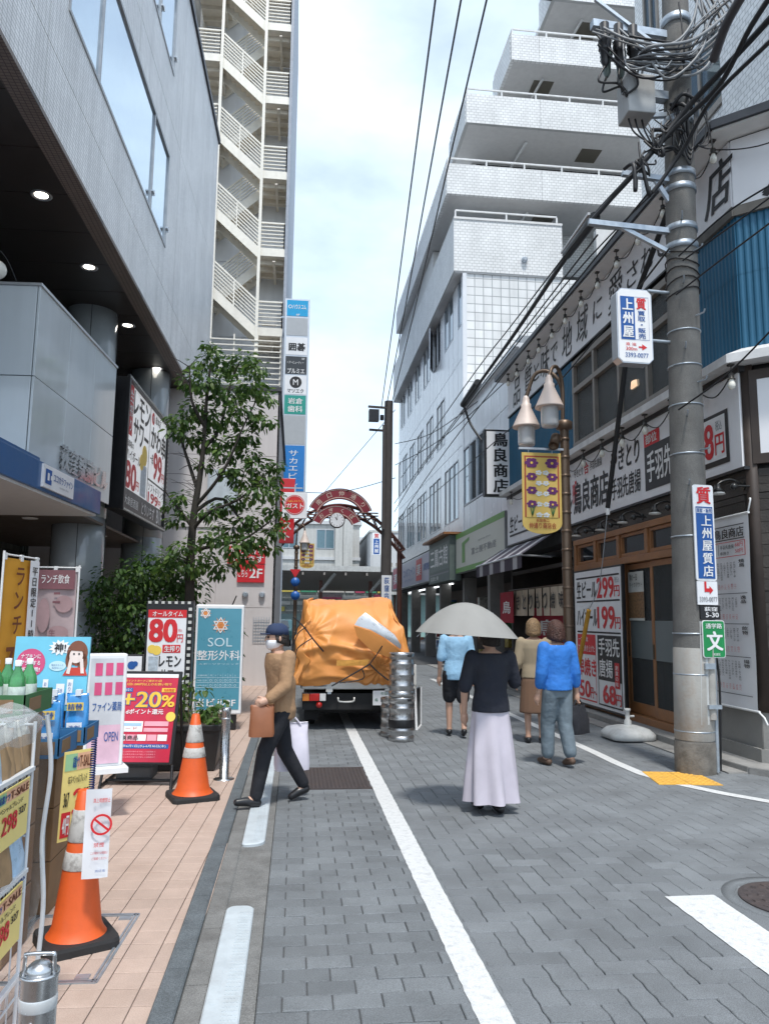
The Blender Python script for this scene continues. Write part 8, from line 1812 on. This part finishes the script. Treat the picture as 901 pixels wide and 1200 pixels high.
q.add([(XA + .06, y, z) for y, z in prof] + [(XB - .06, y, z) for y, z in prof], [(i, n + i, n + (i + 1) % n, (i + 1) % n) for i in range(n)] + [tuple(range(n)), tuple(range(2 * n - 1, n - 1, -1))], TW); cb = q.build('cab', tk_, bevel=.03); q = MB(); q.box(XA + .25, XB - .25, 13.235, 13.248, 1.15, 1.6, GLASS_DARK); q.build('rear_window', cb)
tp = thing('tarpaulin', 'crumpled orange tarpaulin roped over the truck load with a silver underside showing', 'tarpaulin', (.9, 12, .7))
pr_ = [(10.86, .62), (10.78, .74), (10.70, .95), (10.72, 1.20), (10.80, 1.45), (10.95, 1.66), (11.2, 1.80), (11.8, 1.86), (12.5, 1.84), (13.05, 1.78), (13.12, 1.3), (13.12, .8)]
path = smooth_path([(0, y, z) for y, z in pr_], 12); NU = 130; NV = len(path); vs = []; xc = .80; T1 = V((1.18, 10.7, .82)); T2 = V((.22, 10.75, 1.35))
def fold(b, dx, dz, s, a, o):      # long cloth folds with sharp crests running along (dx, dz)
    u, w = b.x * dx + (b.z - b.y * .7) * dz, -b.x * dz + (b.z - b.y * .7) * dx
    return a * (.55 - abs(noise.noise(V((u * s * .28, w * s, o)) + noise.noise_vector(b * 1.3 + V((o, 0, 0))) * .35)) * 2)
for j, p in enumerate(path):
    tang = (path[min(j + 1, NV - 1)] - path[max(j - 1, 0)]).normalized(); nrm = V((0, -tang.z, tang.y))
    for i in range(NU + 1):
        s = -1.42 + 2.84 * i / NU; a = abs(s); top = p.z; hw = .755 + .03 * math.sin(j * .2)
        if p.z > 1.5: hw -= .05 * (p.z - 1.5) / .3 + (.13 * (p.z - 1.5) / .3 if s > 0 else .03)
        if a <= .88: x = xc + s * hw; z = top - .02 * s * s; nn = nrm
        else:
            k = a - .88; x = xc + math.copysign(hw * .88 + hw * .14 * math.sin(min(1, k / .16) * math.pi / 2) + .02 * math.sin(j * .45), s); z = top - max(0, k - .04) / .5 * (top - .66); nn = (nrm * .4 + V((math.copysign(1, s), 0, 0))).normalized()
        b = V((x, p.y, z)); d = .06 * noise.noise(b * 1.1) + fold(b, .85, -.5, 2.6, .055, 1) + fold(b, .5, .86, 3.2, .040, 5) + fold(b, 1, .1, 6.5, .016, 9)
        for T_, am in ((T1, .02), (T2, .012)):
            r_ = b - T_; L_ = r_.length; d += am * math.exp(-(L_ / .55) ** 2) * math.sin(13 * math.atan2(r_.z, r_.x + 1e-4)) - .05 * math.exp(-(L_ / .12) ** 2)
        d += .05 * math.exp(-((b.z - (1.05 + .12 * math.sin(b.x * 3))) / .05) ** 2) * (1 if b.y < 11 else 0)
        vs.append(b + nn * (d - .035))
q = MB(); q.add(vs, [(j * (NU + 1) + i, j * (NU + 1) + i + 1, (j + 1) * (NU + 1) + i + 1, (j + 1) * (NU + 1) + i) for j in range(NV - 1) for i in range(NU)], TARP, True); q.build('sheet', tp)
def tq_(zx, zy, y): return gy(330 + zx / 5.3, 690 + zy / 5.3, y)
q = MB(); P = [tq_(452, 225, 10.64), tq_(478, 180, 10.66), tq_(520, 148, 10.68), tq_(610, 215, 10.62), tq_(700, 285, 10.56), tq_(742, 350, 10.52), tq_(740, 378, 10.55), tq_(640, 305, 10.55), tq_(550, 255, 10.58)]; cen = sum(P, V()) / len(P) + V((0, -.05, 0))
q.add(P + [cen], [(i, (i + 1) % 9, 9) for i in range(9)], SILV, True); q.build('silver_flap', tp)
q = MB(); O_ = [tq_(448, 232, 10.62), tq_(550, 262, 10.56), tq_(640, 314, 10.53), tq_(742, 388, 10.53), tq_(700, 440, 10.60), tq_(560, 390, 10.60), tq_(470, 300, 10.63)]; cen = sum(O_, V()) / 7 + V((0, -.03, 0)); q.add(O_ + [cen], [((i + 1) % 7, i, 7) for i in range(7)], TARP, True); q.build('folded_edge', tp)
q = MB(); q.add([tq_(342, 445, 10.60), tq_(545, 440, 10.57), tq_(530, 478, 10.58), tq_(340, 480, 10.60)], [(3, 2, 1, 0)], mat('tarp hem patch', (.58, .28, .05), .5, var=.2, vscale=20)); q.build('hem_patch', tp)
for i, L_ in enumerate(([(548, 468), (520, 485), (400, 555), (310, 605)], [(548, 468), (600, 520), (665, 570)], [(75, 175), (140, 240), (200, 320), (260, 390)], [(120, 215), (90, 260), (70, 340), (60, 440)], [(195, 305), (130, 345), (95, 380), (80, 450)], [(150, 240), (105, 275), (75, 350), (68, 430)], [(500, 500), (505, 560), (360, 585)], [(545, 470), (590, 410), (640, 330)])):
    q = MB(); q.tube(smooth_path([tq_(a, b, 10.56 if a > 250 else 10.52) for a, b in L_], 4), .011 if i < 3 else .008, CABLE, 6); q.build('rope', tp)

# ================================================================== people
SKIN = mat('skin', (.50, .30, .215), .5, var=.05, sss=.1)
def remesh(o, v):
    m = o.modifiers.new('remesh', 'REMESH'); m.mode = 'VOXEL'; m.voxel_size = v; m.use_smooth_shade = True
    s = o.modifiers.new('smooth', 'SMOOTH'); s.factor = .5; s.iterations = 3
class Person:
    def __init__(s, label, loc, head, H, group='pedestrians in the street'):
        s.o = thing('person', label, 'person', loc, head, group); s.H = H; s.M = WM[s.o]
        s.J = dict(hipL=(-.052, 0, .52), kneL=(-.055, .015, .285), ankL=(-.055, -.005, .05), toeL=(-.06, .085, .018), hipR=(.052, 0, .52), kneR=(.055, .015, .285), ankR=(.055, -.005, .05), toeR=(.06, .085, .018),
                   shL=(-.105, -.005, .81), elL=(-.135, -.015, .635), wrL=(-.14, .03, .485), shR=(.105, -.005, .81), elR=(.135, -.015, .635), wrR=(.14, .03, .485), head=(0, .012, .925))
        s.lean = (0, 0)
    def p(s, q): q = V(q); return s.M @ (q * s.H)
    def ell(s, mb, rings, m, n=18):
        vs = []
        for c, rx, ry in rings:
            for k in range(n): t = 2 * math.pi * k / n; vs.append(s.p((c[0] + rx * math.cos(t), c[1] + ry * math.sin(t), c[2])))
        f = [(i * n + k, i * n + (k + 1) % n, (i + 1) * n + (k + 1) % n, (i + 1) * n + k) for i in range(len(rings) - 1) for k in range(n)] + [tuple(range(n - 1, -1, -1)), tuple(range((len(rings) - 1) * n, len(rings) * n))]
        mb.add(vs, f, m, True)
    def limb(s, mb, names, radii, m):
        pts = [V(s.J[a]) if isinstance(a, str) else V(a) for a in names]; P, Rr = [], []
        for i in range(len(pts) - 1):
            for k in range(4): t = k / 4; P.append(s.p(pts[i].lerp(pts[i + 1], t))); Rr.append((radii[i] * (1 - t) + radii[i + 1] * t) * s.H)
        P.append(s.p(pts[-1])); Rr.append(radii[-1] * s.H); mb.tube(P, Rr, m, 12)
        for a, r in zip(P[::4], Rr[::4]): mb.sphere(a, r * .99, m, 10)
    def torso(s, mb, m, g=0.0, z0=.47, z1=.86):
        L = s.lean; rows = [(.47, .080, .058), (.52, .090, .066), (.57, .086, .060), (.63, .074, .050), (.70, .082, .056), (.76, .096, .060), (.80, .104, .054), (.83, .075, .045), (.85, .036, .036), (.88, .028, .030)]
        s.ell(mb, [((L[0] * (z - .5), L[1] * (z - .5), z), rx + g, ry + g) for z, rx, ry in rows if z0 <= z <= z1], m)
    def hand(s, mb, w, d, grip=.6, fwd=(0, 1, 0)):
        w, d = V(w), V(d).normalized(); f = V(fwd); f = (f - d * f.dot(d)).normalized(); sd = d.cross(f).normalized(); u = 1 / s.H
        mb.tube([s.p(w), s.p(w + d * .03), s.p(w + d * .052)], [.020 * s.H, .023 * s.H, .019 * s.H], SKIN, 8)
        for k, L_ in enumerate((.038, .044, .041, .032)):
            b = w + d * .045 + f * (-.016 + .011 * k); a1 = b + d * L_ * .45; a2 = a1 + (d * (1 - grip) + sd * grip) * L_ * .35; a3 = a2 + (d * (.4 - grip) + sd * (grip + .3)) * L_ * .3
            mb.tube([s.p(x) for x in (b, a1, a2, a3)], [.0095, .009, .0085, .007], SKIN, 6)
        b = w + d * .018 + f * .018; mb.tube([s.p(b), s.p(b + d * .018 + f * .014), s.p(b + d * .034 + f * .016 + sd * .010)], [.0115, .010, .008], SKIN, 6)
    def body(s, hands):
        mb = MB(); s.torso(mb, SKIN, -.006)
        for L in 'LR':
            s.limb(mb, ('hip' + L, 'kne' + L, 'ank' + L), (.048, .032, .021), SKIN); s.limb(mb, ('ank' + L, 'toe' + L), (.024, .014), SKIN); s.limb(mb, ('sh' + L, 'el' + L, 'wr' + L), (.028, .0215, .0155), SKIN)
            w, e = V(s.J['wr' + L]), V(s.J['el' + L]); s.hand(mb, w, hands.get(L, w - e), .75 if L in hands else .45)
        h = V(s.J['head']); s.limb(mb, ((s.lean[0] * .34, s.lean[1] * .34, .84), h - V((0, .006, .04))), (.030, .027), SKIN)
        s.ell(mb, [((h.x, h.y + a, h.z + z), rx, ry) for z, rx, ry, a in ((-.068, .018, .016, .030), (-.060, .030, .034, .018), (-.04, .040, .050, .006), (-.01, .047, .058, 0), (.02, .048, .061, -.002), (.045, .042, .054, -.004), (.064, .026, .034, -.006), (.071, .008, .010, -.006))], SKIN)
        mb.tube([s.p(h + V((0, .052, .012))), s.p(h + V((0, .066, -.012))), s.p(h + V((0, .054, -.020)))], [.006 * s.H, .010 * s.H, .007 * s.H], SKIN, 8)
        for sx in (-1, 1): mb.sphere(s.p(h + V((sx * .049, -.004, -.005))), .016 * s.H, SKIN, 8, (.6, .8, 1.2))
        b = mb.build('body', s.o); remesh(b, .0085)
        q = MB()
        for sx in (-1, 1): q.sphere(s.p(h + V((sx * .019, .0555, .004))), .0062 * s.H, INKK, 8)
        q.tube([s.p(h + V((-.014, .052, -.042))), s.p(h + V((0, .056, -.043))), s.p(h + V((.014, .052, -.042)))], .003 * s.H, mat('lip', (.35, .12, .10), .5), 6); q.build('facial_feature', s.o, kind='stuff')
    def hair(s, m, low=-.03, bulk=.010, cap=False):
        h = V(s.J['head']); mb = MB(); n = 22; rows = 9; vs = []
        for j in range(rows + 1):
            ph = math.pi / 2 * j / rows
            for k in range(n):
                t = 2 * math.pi * k / n; front = max(0, math.sin(t)); zmin = .030 if front > .35 else low + .02 * (1 + math.sin(t)); zt_ = .071 + bulk; z = zmin + (zt_ - zmin) * math.sin(ph) if j else zmin
                rr = math.sqrt(max(0, 1 - (max(0, z) / zt_) ** 2)) ; w = 1 + .05 * math.sin(t * 7 + j)
                vs.append(s.p((h.x + (.050 + bulk) * rr * math.cos(t) * w, h.y - .004 + (.062 + bulk * .8) * rr * math.sin(t) * w, h.z + z)))
        mb.add(vs, [(j * n + k, j * n + (k + 1) % n, (j + 1) * n + (k + 1) % n, (j + 1) * n + k) for j in range(rows) for k in range(n)] + [tuple(range(n - 1, -1, -1))], m, True); mb.build('hair', s.o)
    def cloth(s, name, fn, m, vox=.011):
        mb = MB(); fn(mb, m); o = mb.build(name, s.o); remesh(o, vox); return o
    def shoes(s, m):
        for L in 'LR':
            mb = MB(); a, t = V(s.J['ank' + L]), V(s.J['toe' + L]); s.limb(mb, (a + V((0, -.012, -.022)), a.lerp(t, .5) + V((0, 0, -.004)), t + V((0, .012, .004))), (.025, .026, .020), m)
            remesh(mb.build('shoe', s.o), .010)
    def legs(s, mb, m, r=(.062, .050, .044), to=1.0):
        s.torso(mb, m, .006, .47, .60)
        for L in 'LR':
            a, k, n_ = V(s.J['hip' + L]), V(s.J['kne' + L]), V(s.J['ank' + L])
            if to <= .5: s.limb(mb, (a, a.lerp(k, to * 2)), (r[0], r[1]), m)
            else: s.limb(mb, (a, k, k.lerp(n_, (to - .5) * 2)), r, m)
    def top(s, mb, m, g=.010, sl=1.0, sr=(.038, .034, .028), z0=.50):
        s.torso(mb, m, g, z0, .84)
        for L in 'LR':
            a, e, w = V(s.J['sh' + L]), V(s.J['el' + L]), V(s.J['wr' + L])
            if sl <= .5: s.limb(mb, (a, a.lerp(e, sl * 2)), (sr[0], sr[1]), m)
            else: s.limb(mb, (a, e, e.lerp(w, (sl - .5) * 2)), sr, m)
NAVY = mat('navy cap cloth', (.020, .035, .085), .85); TANJ = mat('tan brown jacket', (.33, .20, .11), .85, var=.12, vscale=6, bump=.9, bscale=11); BLKT = mat('black trousers cloth', (.012, .013, .018), .85, var=.2, bump=.9, bscale=11); BLKTOP = mat('dark navy top cloth', (.014, .016, .026), .85, var=.2, bump=.9, bscale=11)
LILC = mat('pale lilac skirt cloth', (.52, .48, .54), .85, var=.12, vscale=3); BLUT = mat('bright blue shirt cloth', (.025, .17, .55), .8, var=.1, bump=.9, bscale=11); JEAN = mat('grey blue jeans', (.14, .18, .21), .85, var=.15, vscale=8, bump=.9, bscale=11); LBL = mat('light blue shirt cloth', (.27, .47, .65), .8, var=.08, bump=.9, bscale=11); HAIRD = mat('dark hair', (.018, .012, .010), .5, var=.4, vscale=40, bump=1, bscale=70); HAIRR = mat('reddish brown hair', (.06, .022, .014), .5, var=.4, vscale=40, bump=1, bscale=70); HAIRB = mat('light brown hair', (.24, .15, .075), .55, var=.4, vscale=40, bump=1, bscale=70); BAGW = mat('pale lilac shopping bag', (.66, .63, .72), .35, var=.08, vscale=8, bump=.2, bscale=14); UMB = mat('grey beige umbrella cloth', (.27, .265, .25), .8, var=.06); CREAMC = mat('muted beige blouse cloth', (.30, .24, .16), .85, var=.1); BRNS = mat('brown skirt cloth', (.16, .09, .055), .85)
# walker on the left, seen from the side, mid stride
w1 = Person('person in a navy cap and tan jacket striding left with a pale shopping bag', (-.10, 6.72, 0), R(108), 1.50); J = w1.J
J.update(kneL=(-.050, .10, .30), ankL=(-.050, .145, .055), toeL=(-.05, .235, .040), kneR=(.050, -.045, .285), ankR=(.050, -.165, .085), toeR=(.05, -.10, .022), elL=(-.135, .02, .655), wrL=(-.13, .115, .585), elR=(.135, -.09, .65), wrR=(.150, -.10, .50), head=(0, .035, .915)); w1.lean = (0, .07)
w1.body({'R': (0, 0, -1), 'L': (0, .9, -.3)}); w1.hair(HAIRD, -.05, .006)
w1.cloth('trousers', lambda mb, m: w1.legs(mb, m, (.058, .046, .036), .97), BLKT); w1.cloth('jacket', lambda mb, m: w1.top(mb, m, .020, .93, (.043, .040, .032), .47), TANJ); w1.shoes(BLACK)
h = V(J['head']); q = MB(); w1.ell(q, [((h.x, h.y - .002, h.z + z), rx, ry) for z, rx, ry in ((.018, .056, .068), (.045, .055, .066), (.068, .044, .054), (.083, .020, .026))], NAVY); w1.ell(q, [((h.x, h.y + .065, h.z + .020), .040, .034), ((h.x, h.y + .065, h.z + .026), .038, .032)], NAVY); q.build('cap', w1.o)
q = MB(); w1.ell(q, [((h.x, h.y + a, h.z + z), rx, ry) for z, rx, ry, a in ((-.066, .020, .018, .030), (-.052, .037, .042, .020), (-.03, .046, .058, .007), (-.012, .048, .060, .006))], PAPER); q.build('face_mask', w1.o)
bw = w1.p(V(J['wrR']) + V((.0, 0, -.05))); sb_ = thing('shopping_bag', 'pale lilac shopping bag carried behind by the person in the cap', 'bag', tuple(bw)); q = MB(); pouch(q, (bw.x + .03, bw.y, bw.z - .44), .30, .17, .40, BAGW, None, 77, R(15)); q.build('bag_body', sb_); q = MB(); q.tube(smooth_path([bw + V((.10, 0, -.06)), bw + V((.02, 0, .015)), bw + V((-.06, 0, -.06))]), .008, BAGW, 6); q.build('bag_handle', sb_)
bl_ = w1.p(V(J['wrL']) + V((0, .03, -.03))); q = MB(); pouch(q, (bl_.x, bl_.y, bl_.z - .24), .20, .12, .25, mat('russet leather bag', (.26, .095, .04), .5), None, 31, R(10)); q.tube(smooth_path([bl_ + V((.06, 0, -.02)), bl_ + V((0, 0, .03)), bl_ + V((-.06, 0, -.02))]), .008, mat('russet leather bag', (.26, .095, .04), .5), 6); o = q.build('handbag'); tag(o, 'small russet handbag held in front by the person in the cap', 'handbag')
# woman under the umbrella, from behind
w2 = Person('person seen from behind in a black top and long pale lilac skirt under an umbrella', (1.62, 6.35, 0), R(4), 1.53); J = w2.J
J.update(elR=(.150, .03, .66), wrR=(.075, .11, .735), elL=(-.150, -.01, .64), wrL=(-.13, .06, .50), kneL=(-.045, .05, .285), ankL=(-.045, .07, .05), toeL=(-.05, .15, .02), kneR=(.042, -.005, .285), ankR=(.03, -.045, .05), toeR=(.035, .035, .02)); w2.body({'R': (-.3, .2, .9)}); w2.hair(HAIRD, -.06, .010)
w2.cloth('blouse', lambda mb, m: w2.top(mb, m, .016, .46, (.040, .038, .03), .52), BLKTOP); w2.shoes(BLACK)
q = MB(); vs = []; n = 48; rows = 12
for j in range(rows + 1):
    t = j / rows; z = .585 - t * .525; r0 = .080 + .040 * t ** .8
    for k in range(n): a = 2 * math.pi * k / n; f_ = 1 + (.20 * t) * math.sin(a * 7 + .6 * math.sin(t * 4)) + .06 * t * math.sin(a * 3 + 1); vs.append(w2.p((r0 * 1.15 * f_ * math.cos(a), r0 * (.72 + .20 * t) * f_ * math.sin(a) - .01 * t, z)))
q.add(vs, [((j + 1) * n + k, (j + 1) * n + (k + 1) % n, j * n + (k + 1) % n, j * n + k) for j in range(rows) for k in range(n)], LILC, True); q.build('skirt', w2.o)
uc = V((1.42, 6.33, 1.40)); um = thing('umbrella', 'open grey beige umbrella held low over the person with the lilac skirt', 'umbrella', tuple(uc)); hd_ = w2.p(V(J['wrR']) + V((0, .02, .03))); tip = uc + V((0, 0, .285)); q = MB(); q.tube([hd_ - V((0, 0, .12)), hd_ + V((0, 0, .1)), tip - V((0, 0, .01)), tip + V((0, 0, .05))], [.012, .008, .006, .004], BLACK, 8); q.build('shaft', um)
q = MB(); vs = [tip]; n = 64; rows = 9; up_ = V((.10, -.06, 1)).normalized()
for j in range(1, rows + 1):
    t = j / rows
    for k in range(n): a = 2 * math.pi * k / n; sc_ = 1 - .055 * (1 - abs(math.cos(4 * a))) * t; r = .43 * t * sc_; z = .285 - .27 * t ** 1.9 - .02 * (1 - abs(math.cos(4 * a))) * t * 0 ; vs.append(uc + V((r * math.cos(a), r * math.sin(a), z - .06 * r * math.cos(a))))
f = [(0, 1 + k, 1 + (k + 1) % n) for k in range(n)] + [(1 + (j - 1) * n + k, 1 + j * n + k, 1 + j * n + (k + 1) % n, 1 + (j - 1) * n + (k + 1) % n) for j in range(1, rows) for k in range(n)]; q.add(vs, f, UMB, True); q.build('canopy', um)
for k in range(8): a = math.pi / 8 * 2 * k; q = MB(); q.tube([tip - V((0, 0, .02)), uc + V((.22 * math.cos(a), .22 * math.sin(a), .20)), uc + V((.42 * math.cos(a), .42 * math.sin(a), .0))], .003, STEEL, 4); q.build('rib', um)
# person in light blue ahead
w3 = Person('person in a light blue shirt and black shorts walking away beside the truck', (2.16, 10.3, 0), R(-6), 1.58); J = w3.J
J.update(kneL=(-.055, .05, .29), ankL=(-.055, .04, .06), kneR=(.055, -.01, .285), ankR=(.055, -.09, .08), toeR=(.06, -.02, .02), toeL=(-.06, .13, .025)); w3.body({}); w3.hair(HAIRD, -.04, .008); w3.cloth('shirt', lambda mb, m: w3.top(mb, m, .022, .45, (.040, .038, .03), .47), LBL); w3.cloth('shorts', lambda mb, m: w3.legs(mb, m, (.068, .058, .05), .42), BLKT); w3.shoes(BLACK)
# person in bright blue on the right
w4 = Person('person in a bright blue top and grey jeans carrying a black bag on the right', (2.83, 8.2, 0), R(14), 1.54); J = w4.J
J.update(kneL=(-.05, .055, .285), ankL=(-.05, .06, .05), toeL=(-.055, .145, .02), kneR=(.05, -.01, .285), ankR=(.05, -.075, .07), toeR=(.055, .0, .02), wrR=(.165, .01, .49)); w4.body({'R': (0, 0, -1)}); w4.hair(HAIRR, -.075, .014); w4.cloth('top', lambda mb, m: w4.top(mb, m, .022, .75, (.048, .044, .036), .48), BLUT); w4.cloth('jeans', lambda mb, m: w4.legs(mb, m, (.062, .052, .046), .92), JEAN); w4.shoes(mat('brown sandal', (.10, .06, .04), .6))
bw = w4.p(V(J['wrR']) + V((0, 0, -.04))); o = thing('tote_bag', 'black tote bag hanging from the hand of the person in bright blue', 'bag', tuple(bw)); q = MB(); pouch(q, (bw.x + .02, bw.y, bw.z - .36), .30, .14, .30, BLKT, None, 55, R(40)); q.build('bag_body', o); q = MB(); q.tube(smooth_path([bw + V((.08, .05, -.07)), bw + V((.01, 0, .01)), bw + V((-.06, -.05, -.07))]), .010, BLKT, 6); q.build('bag_handle', o)
# companion partly hidden
w5 = Person('person in a beige blouse and brown skirt half hidden beside the bright blue top', (3.06, 9.75, 0), R(-8), 1.56); w5.body({}); w5.hair(HAIRB, -.07, .012); w5.cloth('blouse', lambda mb, m: w5.top(mb, m, .016, .6, (.042, .040, .03), .50), CREAMC); w5.shoes(BLACK)
w5.cloth('skirt', lambda mb, m: w5.ell(mb, [((0, 0, .58), .078, .056), ((0, 0, .50), .104, .080), ((0, 0, .35), .118, .092), ((0, 0, .24), .126, .10)], m), BRNS)

# ================================================================== pieces that stand apart become parts of their own
def explode(o):
    me = o.data; par = list(range(len(me.vertices)))
    def find(a):
        while par[a] != a: par[a] = par[par[a]]; a = par[a]
        return a
    for e in me.edges:
        a, b = find(e.vertices[0]), find(e.vertices[1])
        if a != b: par[a] = b
    groups = {}
    for p in me.polygons: groups.setdefault(find(p.vertices[0]), []).append(p)
    gl = list(groups.values())
    if len(gl) < 2: return
    base = o.name.split('.')[0]
    for g in gl:
        idx = {}; vs = []; fs = []
        for p in g:
            f = []
            for i in p.vertices:
                if i not in idx: idx[i] = len(vs); vs.append(me.vertices[i].co.copy())
                f.append(idx[i])
            fs.append(f)
        nm = bpy.data.meshes.new(base); nm.from_pydata(vs, [], fs)
        for m in me.materials: nm.materials.append(m)
        nm.polygons.foreach_set('material_index', [p.material_index for p in g]); nm.polygons.foreach_set('use_smooth', [p.use_smooth for p in g])
        n = o.copy(); n.data = nm; n.name = base; COL.objects.link(n)
    bpy.data.objects.remove(o)
SPLIT = ('shopfront_pier', 'bracket', 'box_bracket', 'lifting_key_plate', 'sign_bracket', 'vent_hood', 'gate_hinge', 'clamp', 'stair_column', 'slat_post', 'batten', 'end_window', 'timber_trim', 'advert', 'light_string', 'edge_light', 'red_lantern', 'entrance_bay', 'cornice', 'arm', 'mud_flap', 'traffic_sign', 'leg', 'post', 'collar', 'roof_vent', 'rail', 'interior')
for o in list(COL.objects):
    if o.type == 'MESH' and o.parent and not o.children and o.name.split('.')[0] in SPLIT and o.get('label') is None:
        if 'kind' in o: del o['kind']
        explode(o)
